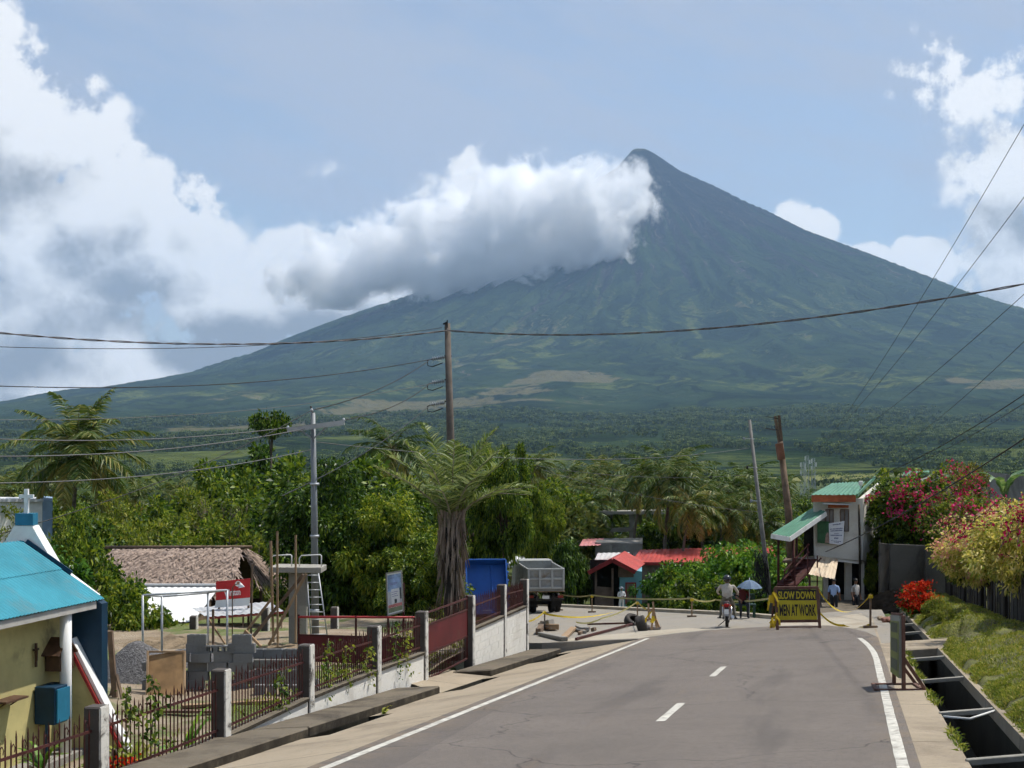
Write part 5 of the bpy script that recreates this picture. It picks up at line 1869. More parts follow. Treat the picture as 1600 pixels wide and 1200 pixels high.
frame_bar(s2, 'top_rail', e_n1 + Vector((0, 0, .01)), e_f1 + Vector((0, 0, .01)), .05, .06, M_BROWN)
for (dd, va) in ((0, 1079), (1.0, 1070)):
    frame_bar(s2, 'skid', s2p(1366 if dd == 0 else 1362, va, dd), s2p(1448 if dd == 0 else 1436, va, dd), .07, .06, M_BROWN)
frame_bar(s2, 'cross_bar', s2p(1369, 1079, 0), s2p(1365, 1070, 1.0), .06, .05, M_BROWN)
frame_bar(s2, 'cross_bar', s2p(1440, 1077, 0), s2p(1428, 1069, 1.0), .06, .05, M_BROWN)
frame_bar(s2, 'brace', s2p(1412, 1028), s2p(1446, 1078), .06, .05, M_BROWN)
frame_bar(s2, 'brace', s2p(1398, 1024, 1.0), s2p(1432, 1070, 1.0), .055, .05, M_BROWN)

# ------------------------------------------------------------------ tape barriers
M_TAPE = mat('yellow_tape', (0.56, 0.40, 0.02), .45, .15, 3.0)
M_TAPE2 = mat('dull_yellow_tape', (0.40, 0.36, 0.16), .5, .15, 3.0)
posts = {}
for (key, u, vb, vt, lab) in (('a', 874, 954, 928, 'thin tape stake on a small foot behind the grey dump truck'),
                              ('b', 925, 957, 930, 'thin tape stake on a small foot before the turquoise house'),
                              ('c', 1081, 964, 935, 'thin tape stake on a small foot before the leafy hedge'),
                              ('d', 996, 967, 940, 'tape stake standing beside the old tyres'),
                              ('e', 851, 973, 955, 'short dark tape stake beside the heap of rubble'),
                              ('f', 1360, 981, 929, 'brown tape stake on a flat foot beside the lettered works sign')):
    g = pxroad(u, vb)
    top = Vector((g.x, g.y, (YH - vt) / F * g.y))
    tt_ = thing('tape_stake', lab, 'stake', g, group='stakes that carry the yellow tape')
    part(tt_, 'shaft', MB().bar(g + Vector((0, 0, .03)), top, .055, .055), M_OLDWOOD if key in 'ef' else M_TIMBER)
    part(tt_, 'foot', MB().box(g + Vector((0, 0, .03)), (.42 if key == 'f' else .38, .12, .07)), M_OLDWOOD)
    part(tt_, 'tape_knot', MB().box(top - Vector((0, .03, .06)), (.13, .06, .10), .4), M_TAPE)
    posts[key] = top


def tape(name, pts, w_, mt, label, sag=.0, seg=14, twist=0.0):
    P = []
    for a, b in zip(pts[:-1], pts[1:]):
        for i in range(seg):
            f = i / seg
            q = a.lerp(b, f)
            q.z -= sag * 4 * f * (1 - f)
            P.append(q)
    P.append(pts[-1])
    mb = MB()
    prev = None
    for i, q in enumerate(P):
        an = twist * i
        up = Vector((0, math.sin(an) * w_ / 2, math.cos(an) * w_ / 2))
        if prev:
            mb.quad(prev[0] - prev[1], q - up, q + up, prev[0] + prev[1])
        prev = (q, up)
    return single(name, mb, mt, label, 'tape', 'lengths of yellow tape')


tape('barrier_tape', [posts['a'], posts['b'], posts['c'], px(1118, 937, 62), px(1208, 934, 50.0)], .07, M_TAPE2, 'long pale tape strung behind the bend from stake to stake', .10)
tape('barrier_tape', [sp_(1281, 922, .02), posts['f']], .075, M_TAPE, 'yellow tape sagging from the lettered works sign to the stake', .62, 18, .15)
tape('barrier_tape', [sp_(1282, 958, .02), pxroad(1318, 977, .04), posts['f'] - Vector((0, 0, .9))], .07, M_TAPE, 'yellow tape drooping low from the works sign to the ground', .12)
tape('barrier_tape', [posts['e'] - Vector((0, 0, .1)), posts['d'] - Vector((.3, 0, .2))], .08, M_TAPE, 'yellow tape slung across the bend behind the rubble', .28, 20, .1)
tape('barrier_tape', [posts['d'], px(1010, 952, 47.0)], .07, M_TAPE, 'short yellow tape from the stake to the crossed sticks', .04)
tape('barrier_tape', [posts['e'], px(815, 972, 47)], .07, M_TAPE, 'yellow tape trailing from the short stake towards the white wall', .12)
tape('barrier_tape', [posts['d'], px(940, 966, 53), px(900, 972, 52)], .06, M_TAPE2, 'slack tape running down from the stake by the tyres', .10)
# loops of tape on the sign and on the sticks
for (pt, nm) in ((sp_(1210, 930, .05), 'bunch of yellow tape knotted on the side of the works sign'), (sp_(1211, 966, .05), 'loose yellow tape hanging at the foot of the works sign'),
                 (px(1021, 962, 46.4), 'yellow tape wound round the crossed sticks')):
    rr = random.Random(hash(nm) % 1000)
    rr = random.Random(len(nm))
    mb = MB()
    for k in range(7):
        a = pt + Vector((rr.uniform(-.12, .08), rr.uniform(-.06, .06), rr.uniform(-.15, .2)))
        b = a + Vector((rr.uniform(-.16, .16), rr.uniform(-.05, .05), rr.uniform(-.42, -.15)))
        c = b + Vector((rr.uniform(-.05, .05), 0, rr.uniform(-.25, .05)))
        c.z = max(c.z, bs.z + .03)
        b.z = max(b.z, bs.z + .03)
        e = Vector((.035, .01, .0))
        mb.quad(a - e, a + e, b + e, b - e).quad(b - e, b + e, c + e * .7, c - e * .7)
    single('tape_bunch', mb, M_TAPE, nm, 'tape', base=zpt(pt, pt.z))


# ------------------------------------------------------------------ rubble, tyres and sticks on the bend
def tyre(name, c, R, r, axis, label):
    """tyre with tread ribs and a hollow middle"""
    ax = Vector(axis).normalized()
    s = ax.cross(Vector((0, 0, 1)))
    s = s.normalized() if s.length > .1 else Vector((1, 0, 0))
    q = ax.cross(s)
    prof = [(-.45, .55), (-.5, .8), (-.42, .96), (-.2, 1.0), (.2, 1.0), (.42, .96), (.5, .8), (.45, .55), (.3, .5), (.4, .78), (0, .9), (-.4, .78), (-.3, .5)]
    n = 28
    mb = MB()
    for i in range(n):
        a = 2 * math.pi * i / n
        d = s * math.cos(a) + q * math.sin(a)
        for (h, rad) in prof:
            k = 1.0 if not (abs(h) < .3 and rad > .98 and i % 2) else .975
            mb.v.append(Vector(c) + ax * (h * r) + d * (R * rad * k))
    m_ = len(prof)
    for i in range(n):
        for j in range(m_):
            a, b = i * m_ + j, i * m_ + (j + 1) % m_
            a2, b2 = ((i + 1) % n) * m_ + j, ((i + 1) % n) * m_ + (j + 1) % m_
            mb.f.append((a, b, b2, a2))
            mb.s.append(True)
    return single(name, mb, mat('old_rubber', (.045, .04, .036), .9, .3, 4.0, dirt=(.13, .105, .08), dirt_amt=.5), label, 'tyre')


g = pxroad(990, 977)
tyre('tyre', g + Vector((0, 0, .14)), .36, .26, (.35, -.45, .80), 'worn tyre lying tilted beside the tape stake')
g = pxroad(1007, 985)
tyre('tyre', g + Vector((-.1, 0, .20)), .30, .34, (.93, -.1, .28), 'worn tyre lying on its tread at the foot of the crossed sticks')
cs = thing('crossed_sticks', 'bundle of upright sticks wound with yellow tape at the bend', 'sticks', pxroad(1022, 984))
for (ua, va, ub, vb) in ((1026, 981, 1020, 940), (1014, 968, 1013, 943), (1030, 980, 1018, 951), (1018, 984, 1021, 950)):
    part(cs, 'stick', MB().bar(px(ua, va, 46.8), px(ub, vb, 46.9), .06), M_TIMBER)
part(cs, 'sack', MB().box(pxroad(1021, 984) + Vector((0, 0, .08)), (.5, .3, .18), .3), mat('grey_sack', (.25, .22, .2), .95, .2), bevel=.06)
g0, g1 = pxroad(900, 1001), pxroad(1016, 970)
single('steel_bar', MB().bar(g0 + Vector((0, 0, .05)), g1 + Vector((0, 0, .07)), .07, .07), M_RUST, 'long rusty steel bar lying along the edge of the bend', 'bar')
single('steel_bar', MB().bar(pxroad(918, 977) + Vector((0, 0, .04)), pxroad(985, 975) + Vector((0, 0, .04)), .06, .06), M_RUST, 'short rusty steel bar lying behind the worn tyre', 'bar')
rnd = random.Random(8)
labs = ['thick grey plank lying across the rubble', 'tan board sloping off the rubble', 'dark board standing on edge in the rubble', 'short yellowish stick on the rubble',
        'pale offcut beside the long steel bar', 'brown offcut beside the long steel bar', 'broken concrete lump in the rubble', 'pale broken slab at the edge of the rubble',
        'small brown lump near the tape stake', 'dusty sack crumpled on the rubble']
spec_ = [((845, 993), (882, 1002), .22, .12), ((878, 1001), (896, 986), .2, .10), ((841, 992), (848, 982), .18, .22), ((884, 990), (893, 982), .06, .06), ((900, 986), (914, 990), .12, .1),
         ((905, 992), (920, 984), .1, .1), ((846, 984), (862, 984), .3, .26), ((905, 984), (914, 988), .3, .16), ((925, 987), (930, 987), .15, .12), ((856, 983), (866, 986), .35, .2)]
for lab, (a, b, w_, h_) in zip(labs, spec_):
    A, B = pxroad(*a), pxroad(*b)
    mt_ = M_RAW if ('concrete' in lab or 'grey' in lab or 'pale' in lab) else (M_OLDWOOD if ('dark' in lab or 'brown' in lab) else M_TIMBER)
    single('rubble_piece', MB().bar(A + Vector((0, 0, h_ * .5)), B + Vector((0, 0, h_ * (.5 + rnd.uniform(0, .5)))), w_, h_), mt_, lab, 'rubble', 'rubble on the bend', bevel=.015)
# stones and rags near the right stake
rnd = random.Random(5)
for k, lab in enumerate(('pale stone beside the brown tape stake', 'reddish stone in the little row by the drain', 'flat buff stone by the timber sign', 'small grey stone beside the drain edge')):
    g = pxroad(1377 + k * 9, 969 + (k % 2) * 3)
    bm = bmesh.new()
    bmesh.ops.create_icosphere(bm, subdivisions=2, radius=.16 + .04 * (k % 2))
    for v in bm.verts:
        v.co *= 1 + .35 * (mnoise.noise(v.co * 6 + Vector((k * 3, 0, 0))))
        v.co.z *= .55
    me = bpy.data.meshes.new('stone')
    bm.to_mesh(me)
    bm.free()
    o = link('stone', me, mat('buff_stone', (.34, .27, .19), .95, .3, 6.0) if k != 1 else mat('red_stone', (.25, .12, .09), .95, .3, 6.0))
    o.location = g + Vector((0, 0, .07))
    tag(o, lab, 'stone', 'stones by the drain')

# ------------------------------------------------------------------ people and vehicles
def skin_body(name, joints, edges, root, mats, bones, sub=2):
    """one continuous body grown round a skeleton; bones: list of (a, b, material index) used to dress the nearest faces"""
    keys = list(joints)
    idx = {k: i for i, k in enumerate(keys)}
    me = bpy.data.meshes.new(name)
    me.from_pydata([joints[k][0] for k in keys], [(idx[a], idx[b]) for a, b in edges], [])
    o = bpy.data.objects.new(name, me)
    COL.objects.link(o)
    sm = o.modifiers.new('skin', 'SKIN')
    for k in keys:
        sv = me.skin_vertices[0].data[idx[k]]
        r = joints[k][1]
        sv.radius = (r, r) if isinstance(r, (int, float)) else r
        sv.use_root = (k == root)
    sm.branch_smoothing = .6
    sm.use_smooth_shade = True
    ss = o.modifiers.new('sub', 'SUBSURF')
    ss.levels = ss.render_levels = sub
    dg = bpy.context.evaluated_depsgraph_get()
    out = bpy.data.meshes.new_from_object(o.evaluated_get(dg))
    bpy.data.objects.remove(o)
    for m_ in mats:
        out.materials.append(m_)
    segs = [(Vector(joints[a][0]), Vector(joints[b][0]), m_) for a, b, m_ in bones]
    for p_ in out.polygons:
        c = p_.center
        best, bm_ = 1e9, 0
        for a, b, m_ in segs:
            ab = b - a
            tt = max(0, min(1, (c - a).dot(ab) / max(1e-9, ab.length_squared)))
            dd = (c - (a + ab * tt)).length
            if dd < best:
                best, bm_ = dd, m_
        p_.material_index = bm_
        p_.use_smooth = True
    out.name = name
    return out


def person_skel(J):
    """J: pelvis, chest, neck, head_base, head, and for l/r: sh, el, wr, hip, kn, an, toe. Adds hands with fingers."""
    jt = {}
    rad = dict(pelvis=.135, waist=(.15, .115), chest=(.165, .12), neck=.058, head_base=.072, head=.098, head_top=.07, nose=.018)
    for k, v in J.items():
        base = k.split('_')[0] if k[-2:] in ('_l', '_r') else k
        r = {'sh': .062, 'el': .046, 'wr': .032, 'hip': .095, 'kn': .062, 'an': .043, 'toe': .036}.get(base, rad.get(k, .05))
        jt[k] = (tuple(v), r)
    E_ = [('pelvis', 'waist'), ('waist', 'chest'), ('chest', 'neck'), ('neck', 'head_base'), ('head_base', 'head'), ('head', 'head_top')]
    if 'nose' in J:
        E_.append(('head', 'nose'))
    for s in 'lr':
        E_ += [('chest', f'sh_{s}'), (f'sh_{s}', f'el_{s}'), (f'el_{s}', f'wr_{s}'), ('pelvis', f'hip_{s}'), (f'hip_{s}', f'kn_{s}'), (f'kn_{s}', f'an_{s}'), (f'an_{s}', f'toe_{s}')]
        w = Vector(J[f'wr_{s}'])
        d = (w - Vector(J[f'el_{s}'])).normalized()
        sd_ = d.cross(Vector((0, 1, 0)))
        sd_ = sd_.normalized() if sd_.length > .2 else Vector((1, 0, 0))
        palm = w + d * .075
        jt[f'palm_{s}'] = (tuple(palm), (.038, .02))
        E_.append((f'wr_{s}', f'palm_{s}'))
        for i, (off, ln) in enumerate(((-.028, .062), (-.010, .074), (.010, .070), (.027, .052))):
            a = palm + sd_ * off + d * .03
            b = a + d * ln * .6 + Vector((0, 0, -.01))
            jt[f'f{i}_{s}'] = (tuple(a), .010)
            jt[f'g{i}_{s}'] = (tuple(b), .008)
            E_ += [(f'palm_{s}', f'f{i}_{s}'), (f'f{i}_{s}', f'g{i}_{s}')]
        a = w + d * .04 + sd_ * .035
        jt[f't_{s}'] = (tuple(a), .011)
        jt[f'u_{s}'] = (tuple(a + d * .03 + sd_ * .025), .009)
        E_ += [(f'wr_{s}', f't_{s}'), (f't_{s}', f'u_{s}')]
    return jt, E_


def dress(sleeve='short', legs='long'):
    """material slots: 0 skin, 1 shirt, 2 trousers, 3 shoes"""
    B = [('pelvis', 'waist', 1), ('waist', 'chest', 1), ('chest', 'neck', 1), ('neck', 'head_base', 0), ('head_base', 'head', 0), ('head', 'head_top', 0)]
    for s in 'lr':
        B += [('chest', f'sh_{s}', 1), (f'sh_{s}', f'el_{s}', 1), (f'el_{s}', f'wr_{s}', 1 if sleeve == 'long' else 0), (f'wr_{s}', f'g1_{s}', 0),
              ('pelvis', f'hip_{s}', 2), (f'hip_{s}', f'kn_{s}', 2), (f'kn_{s}', f'an_{s}', 2 if legs == 'long' else 0), (f'an_{s}', f'toe_{s}', 3)]
    return B


M_SKIN = mat('brown_skin', (0.22, 0.12, 0.075), .6, .08)
M_HAIR = mat('black_hair', (0.012, 0.010, 0.009), .5, .2)
M_SHOE = mat('dark_shoe', (0.03, 0.028, 0.027), .6)


def blob(parent, name, c, size, mt, cut=None):
    """smooth rounded form, optionally cut below a height"""
    bm = bmesh.new()
    bmesh.ops.create_uvsphere(bm, u_segments=18, v_segments=12, radius=1.0)
    if cut is not None:
        bmesh.ops.delete(bm, geom=[v for v in bm.verts if v.co.z < cut], context='VERTS')
    for v in bm.verts:
        v.co = Vector((v.co.x * size[0], v.co.y * size[1], v.co.z * size[2]))
    for f in bm.faces:
        f.smooth = True
    me = bpy.data.meshes.new(name)
    bm.to_mesh(me)
    bm.free()
    o = link(name, me, mt, parent)
    o.location = c
    return o


def standing(name, loc, rz, label, shirt, trousers, arms=None, sleeve='short', h=1.65, hat=None, legs='long', lean=0.0):
    """a standing figure facing local -Y"""
    k = h / 1.68
    J = dict(pelvis=(0, 0, .93), waist=(0, .0, 1.08), chest=(0, .0 - lean, 1.28), neck=(0, .01 - lean, 1.43), head_base=(0, -.005 - lean, 1.50), head=(0, -.015 - lean, 1.575), head_top=(0, -.01 - lean, 1.63), nose=(0, -.115 - lean, 1.555),
             hip_l=(.09, 0, .88), hip_r=(-.09, 0, .88), kn_l=(.10, -.02, .48), kn_r=(-.11, .0, .48), an_l=(.11, .0, .08), an_r=(-.12, .04, .08), toe_l=(.13, -.15, .035), toe_r=(-.15, -.11, .035),
             sh_l=(.175, -lean, 1.36), sh_r=(-.175, -lean, 1.36), el_l=(.235, .03, 1.10), el_r=(-.235, .03, 1.10), wr_l=(.245, -.06, .88), wr_r=(-.245, -.06, .88))
    if arms:
        J.update(arms)
    J = {a: Vector(b) * k for a, b in J.items()}
    jt, E_ = person_skel(J)
    o = thing(name, label, 'person', loc, rz)
    me = skin_body('body', jt, E_, 'pelvis', [M_SKIN, shirt, trousers, M_SHOE], dress(sleeve, legs))
    link('body', me, None, o)
    hd = J['head']
    if hat is None:
        blob(o, 'hair', hd + Vector((0, .012, .012)), (.098, .105, .105), M_HAIR, cut=-.15)
    else:
        blob(o, 'hat', hd + Vector((0, .0, .03)), (.105, .112, .09), hat, cut=-.05)
        part_b = MB()
        ring = [Vector((.17 * math.cos(a), .18 * math.sin(a), 0)) for a in [i * math.pi / 8 for i in range(16)]]
        part_b.poly([hd + q + Vector((0, -.01, .03)) for q in ring])
        part_b.build('hat_brim', hat, o)
    return o


# --- man in white beyond the tape, on the lower ground in front of the turquoise house
M_WSHIRT = mat('white_cloth', (.66, .66, .66), .85, .08, 6.0)
M_WTROUS = mat('white_trousers', (.58, .58, .60), .85, .1, 6.0)
d = 88.0
feet = px(971, 953, d)
feet.z = px(971, 917, d).z - 1.66
standing('person', feet, .3, 'person dressed all in white standing before the turquoise house', M_WSHIRT, M_WTROUS, sleeve='long', h=1.66,
         arms=dict(wr_l=(.10, -.20, 1.12), el_l=(.25, -.03, 1.10), wr_r=(-.08, -.2, 1.10), el_r=(-.25, -.03, 1.10)), hat=mat('grey_cap', (.2, .21, .23), .8))
single('retaining_step', MB().box(feet + Vector((0, 0.0, -.9)), (6.0, 1.6, 1.8)), M_RAW, 'concrete step behind the bend where the person in white stands', 'step')

# --- two people by the house
M_BLUESH = mat('pale_blue_shirt', (.30, .40, .60), .85, .08)
M_DKTR = mat('dark_trousers', (.02, .022, .028), .85, .1)
M_GREYSH = mat('pale_grey_shirt', (.42, .40, .37), .85, .1)
g = px(1303, 905, 60.5)
g.z -= 1.60
standing('person', g, 2.7, 'person in a pale blue shirt standing below the house', M_BLUESH, M_DKTR, h=1.62)
g = px(1337, 905, 61.5)
g.z -= 1.60
standing('person', g, .6, 'person in a pale grey shirt standing by the house pillar', M_GREYSH, M_DKTR, h=1.62)
single('forecourt', MB().hexa([px(1240, 935, 56) + Vector((0, 0, -.7)), px(1372, 935, 56) + Vector((0, 0, -.7)), px(1376, 935, 68) + Vector((0, 0, .2)), px(1240, 935, 68) + Vector((0, 0, .2)),
                               zpt(px(1240, 935, 57), g.z - .02), zpt(px(1372, 935, 57), g.z - .02), zpt(px(1376, 935, 68), g.z - .02), zpt(px(1240, 935, 68), g.z - .02)]), M_KERB,
       'shaded concrete forecourt in front of the house', 'forecourt')

# --- motorcycle and rider, seen from behind
mg = pxroad(1136, 980)
HEAD = -math.atan(VPX) + .05
mc = thing('motorcycle', 'small dark red motorcycle riding away down the road', 'motorcycle', mg, HEAD)
M_RUB = mat('black_rubber', (.018, .017, .017), .85, .2)
M_RIM = mat('alloy_rim', (.45, .45, .46), .35, .1, metal=.7)
M_BIKE = mat('dark_red_paint', (.10, .012, .014), .3, .08, spec=.6)
M_PLAS = mat('black_plastic', (.02, .02, .022), .5, .1)
M_CHROME = mat('steel_bright', (.55, .55, .56), .3, .05, metal=.8)


def wheel_part(parent, name, c, R, wid, n=26):
    """tyre lying in the local YZ plane, with rim and spokes as sub-parts"""
    c = Vector(c)
    prof = [(-.5, .80), (-.5, .92), (-.25, 1.0), (.25, 1.0), (.5, .92), (.5, .80)]
    mb = MB()
    for i in range(n):
        a = 2 * math.pi * i / n
        for h, r in prof:
            mb.v.append(c + Vector((h * wid, math.cos(a) * R * r, math.sin(a) * R * r)))
    m_ = len(prof)
    for i in range(n):
        for j in range(m_):
            mb.f.append((i * m_ + j, i * m_ + (j + 1) % m_, ((i + 1) % n) * m_ + (j + 1) % m_, ((i + 1) % n) * m_ + j))
            mb.s.append(True)
    w_ = mb.build(name, M_RUB, parent)
    mr = MB()
    pts_ = [c + Vector((0, math.cos(a) * R * .79, math.sin(a) * R * .79)) for a in [2 * math.pi * i / n for i in range(n + 1)]]
    mr.tube(pts_, R * .05, 6, cap=False)
    mr.tube([c - Vector((wid * .6, 0, 0)), c + Vector((wid * .6, 0, 0))], R * .14, 10)
    for i in range(5):
        a = 2 * math.pi * i / 5
        mr.bar(c, c + Vector((0, math.cos(a) * R * .78, math.sin(a) * R * .78)), R * .1, R * .08, up=(1, 0, 0))
    mr.build('rim', M_RIM, w_)
    return w_


wheel_part(mc, 'wheel', (0, 0, .28), .28, .10)
wheel_part(mc, 'wheel', (0, 1.22, .28), .28, .085)
mb = MB()
for i in range(9):
    a0 = math.radians(20 + i * 13)
    a1 = math.radians(20 + (i + 1) * 13)
    P = lambda a, x: Vector((x, -math.cos(a) * .32, .30 + math.sin(a) * .32))
    mb.quad(P(a0, -.06), P(a0, .06), P(a1, .06), P(a1, -.06))
mb.build('rear_fender', M_CHROME, mc)
# body: tapered shell from tail to front
shell = [(-.42, .80, .055, .05), (-.30, .76, .12, .10), (-.05, .70, .145, .14), (.25, .62, .14, .15), (.55, .52, .11, .13), (.80, .62, .12, .16), (1.0, .80, .13, .14), (1.08, .92, .07, .07)]
mb = MB()
n = 12
for (yy_, zz, wx, hz_) in shell:
    for i in range(n):
        a = 2 * math.pi * i / n
        mb.v.append(Vector((math.cos(a) * wx, yy_, zz + math.sin(a) * hz_)))
for k in range(len(shell) - 1):
    for i in range(n):
        mb.f.append((k * n + i, (k + 1) * n + i, (k + 1) * n + (i + 1) % n, k * n + (i + 1) % n))
        mb.s.append(True)
mb.f.append(tuple(range(n)))
mb.s.append(False)
mb.build('body_shell', M_BIKE, mc)
MB().hexa([(-.13, -.36, .84), (.13, -.36, .84), (.11, .34, .78), (-.11, .34, .78), (-.11, -.34, .90), (.11, -.34, .90), (.09, .34, .84), (-.09, .34, .84)]).build('seat', M_PLAS, mc, bevel=.03)
MB().box((0, -.47, .78), (.17, .05, .10)).build('tail_light', mat('red_lens', (.30, .015, .015), .25), mc, bevel=.015)
for s in (-1, 1):
    MB().box((s * .13, -.44, .77), (.05, .05, .045)).build('indicator', mat('amber_lens', (.45, .16, .02), .3), mc, bevel=.012)
MB().bar((0, -.50, .66), (0, -.54, .50), .15, .012, up=(0, 1, 0)).build('number_plate', M_WHITE, mc)
MB().bar((0, -.40, .74), (0, -.50, .55), .12, .02, up=(0, 1, 0)).build('plate_holder', M_PLAS, mc)
MB().tube([(.17, .35, .30), (.19, -.05, .32), (.20, -.38, .40)], [.03, .05, .055], 10).build('exhaust', M_CHROME, mc)
for s in (-1, 1):
    MB().tube([(s * .13, 0, .28), (s * .13, .45, .36)], .022, 6).build('swing_arm', M_PLAS, mc)
    MB().tube([(s * .13, .0, .34), (s * .14, .08, .68)], .03, 8).build('shock_absorber', M_CHROME, mc)
    MB().tube([(s * .07, 1.22, .28), (s * .07, 1.06, .90)], .025, 8).build('fork', M_CHROME, mc)
    MB().bar((s * .12, .35, .27), (s * .34, .35, .27), .05, .03).build('foot_peg', M_PLAS, mc)
    MB().tube([(s * .26, .86, 1.02), (s * .30, .87, 1.18), (s * .36, .86, 1.22)], .008, 5).build('mirror_stem', M_PLAS, mc)
    mm = MB().box((s * .39, .85, 1.23), (.12, .02, .075)).build('mirror', M_PLAS, mc, bevel=.01)
    MB().tube([(s * .20, .93, .99), (s * .36, .80, 1.0)], .018, 8).build('grip', M_RUB, mc)
MB().tube([(-.36, .80, 1.0), (-.2, .93, .99), (.2, .93, .99), (.36, .80, 1.0)], .012, 6).build('handlebar', M_CHROME, mc)
MB().box((0, 1.02, .98), (.22, .14, .16)).build('headlamp', M_BIKE, mc, bevel=.04)
MB().bar((-.02, .25, .25), (-.30, .15, .015), .02).build('stand', M_PLAS, mc)
MB().box((0, .42, .36), (.24, .36, .26)).build('engine', M_CHROME, mc, bevel=.03)

M_RSHIRT = mat('pale_khaki_jacket', (.42, .385, .33), .9, .12, 5.0, bump=.012, bscale=14)
M_RTROUS = mat('grey_khaki_trousers', (.15, .14, .11), .9, .12, 5.0)
rd_ = thing('person', 'person in a pale jacket and black helmet riding the motorcycle', 'person', mg, HEAD)
J = dict(pelvis=(0, -.02, .97), waist=(0, .0, 1.12), chest=(0, .07, 1.32), neck=(0, .11, 1.47), head_base=(0, .12, 1.53), head=(0, .14, 1.60), head_top=(0, .14, 1.66),
         hip_l=(-.10, .03, .93), hip_r=(.10, .03, .93), kn_l=(-.20, .46, .72), kn_r=(.20, .46, .72), an_l=(-.24, .36, .32), an_r=(.25, .34, .32), toe_l=(-.27, .52, .26), toe_r=(.29, .50, .26),
         sh_l=(-.20, .07, 1.40), sh_r=(.20, .07, 1.40), el_l=(-.34, .34, 1.17), el_r=(.35, .34, 1.16), wr_l=(-.32, .70, 1.05), wr_r=(.33, .70, 1.05))
J = {a: Vector(b) for a, b in J.items()}
jt, E_ = person_skel(J)
jt['waist'] = (jt['waist'][0], (.175, .14))
jt['chest'] = (jt['chest'][0], (.19, .14))
jt['pelvis'] = (jt['pelvis'][0], .155)
link('body', skin_body('body', jt, E_, 'pelvis', [M_SKIN, M_RSHIRT, M_RTROUS, M_SHOE], dress('long')), None, rd_)
hl = blob(rd_, 'helmet', (0, .13, 1.615), (.135, .15, .14), mat('black_helmet', (.012, .012, .014), .2, .1, spec=.6), cut=-.75)
blob(rd_, 'visor', (0, .20, 1.60), (.12, .10, .08), M_GLASSDK)

# --- vendor under a blue umbrella behind the kerb
ug = pxroad(1168, 966)
um = thing('umbrella', 'faded blue umbrella shading a roadside seat', 'umbrella', ug)
ut = px(1171, 906, ug.y)
R_u = 37 / 2 / F * ug.y * 1.08
M_UMB = mat('faded_blue_cloth', (.11, .16, .235), .8, .12, 3.0)
nrib = 8
for k in range(nrib):
    a0, a1 = 2 * math.pi * k / nrib, 2 * math.pi * (k + 1) / nrib
    mb = MB()
    prev = None
    for i in range(6):
        f = i / 5
        z = ut.z - .30 * f ** 1.8
        q0 = Vector((ut.x + math.cos(a0) * R_u * f, ut.y + math.sin(a0) * R_u * f, z))
        q1 = Vector((ut.x + math.cos(a1) * R_u * f, ut.y + math.sin(a1) * R_u * f, z))
        mid = (q0 + q1) / 2 + Vector((0, 0, -.02 * f))
        if prev:
            mb.quad(prev[0], q0, mid, prev[1]).quad(prev[1], mid, q1, prev[2])
        prev = (q0, mid, q1)
    part(um, 'panel', mb, M_UMB)
part(um, 'shaft', MB().tube([zpt(ut, ug.z - .6), ut + Vector((0, 0, .08))], .014, 6), M_GALV)
for k in range(nrib):
    a0 = 2 * math.pi * k / nrib
    e = Vector((ut.x + math.cos(a0) * R_u * .98, ut.y + math.sin(a0) * R_u * .98, ut.z - .31))
    part(um, 'rib', MB().tube([ut - Vector((0, 0, .02)), e], .006, 4), M_GALV)
bh = thing('bench', 'green painted wooden bench under the blue umbrella', 'bench', ug + Vector((-.3, .2, 0)))
M_GRN = mat('dull_green_paint', (.03, .075, .06), .6, .2)
bc = ug + Vector((-.15, .25, 0))
part(bh, 'seat', MB().box(bc + Vector((0, 0, .50)), (1.0, .34, .05)), M_GRN)
part(bh, 'backrest', MB().box(bc + Vector((0, .17, .80)), (1.0, .04, .22)), M_GRN)
for sx_, sy2 in ((-.45, -.13), (.45, -.13), (-.45, .15), (.45, .15)):
    part(bh, 'leg', MB().bar(bc + Vector((sx_, sy2, -.2)), bc + Vector((sx_, sy2, .9 if sy2 > 0 else .5)), .05), M_GRN)
vd = thing('person', 'dimly lit person in dark red seated under the blue umbrella', 'person', bc, 0)
J = dict(pelvis=(0, .0, .60), waist=(0, .03, .74), chest=(0, .03, .95), neck=(0, .02, 1.09), head_base=(0, .01, 1.15), head=(0, -.01, 1.22), head_top=(0, -.01, 1.28), nose=(0, -.11, 1.2),
         hip_l=(.10, -.03, .57), hip_r=(-.10, -.03, .57), kn_l=(.13, -.42, .55), kn_r=(-.13, -.42, .55), an_l=(.13, -.46, .10), an_r=(-.14, -.42, .10), toe_l=(.14, -.60, .05), toe_r=(-.16, -.56, .05),
         sh_l=(.18, .03, 1.02), sh_r=(-.18, .03, 1.02), el_l=(.26, -.06, .80), el_r=(-.26, -.06, .80), wr_l=(.14, -.28, .70), wr_r=(-.14, -.28, .70))
J = {a: Vector(b) for a, b in J.items()}
jt, E_ = person_skel(J)
link('body', skin_body('body', jt, E_, 'pelvis', [M_SKIN, mat('dark_red_shirt', (.10, .02, .02), .85), M_DKTR, M_SHOE], dress('short')), None, vd)
blob(vd, 'hair', (0, 0, 1.235), (.10, .105, .10), M_HAIR, cut=-.1)


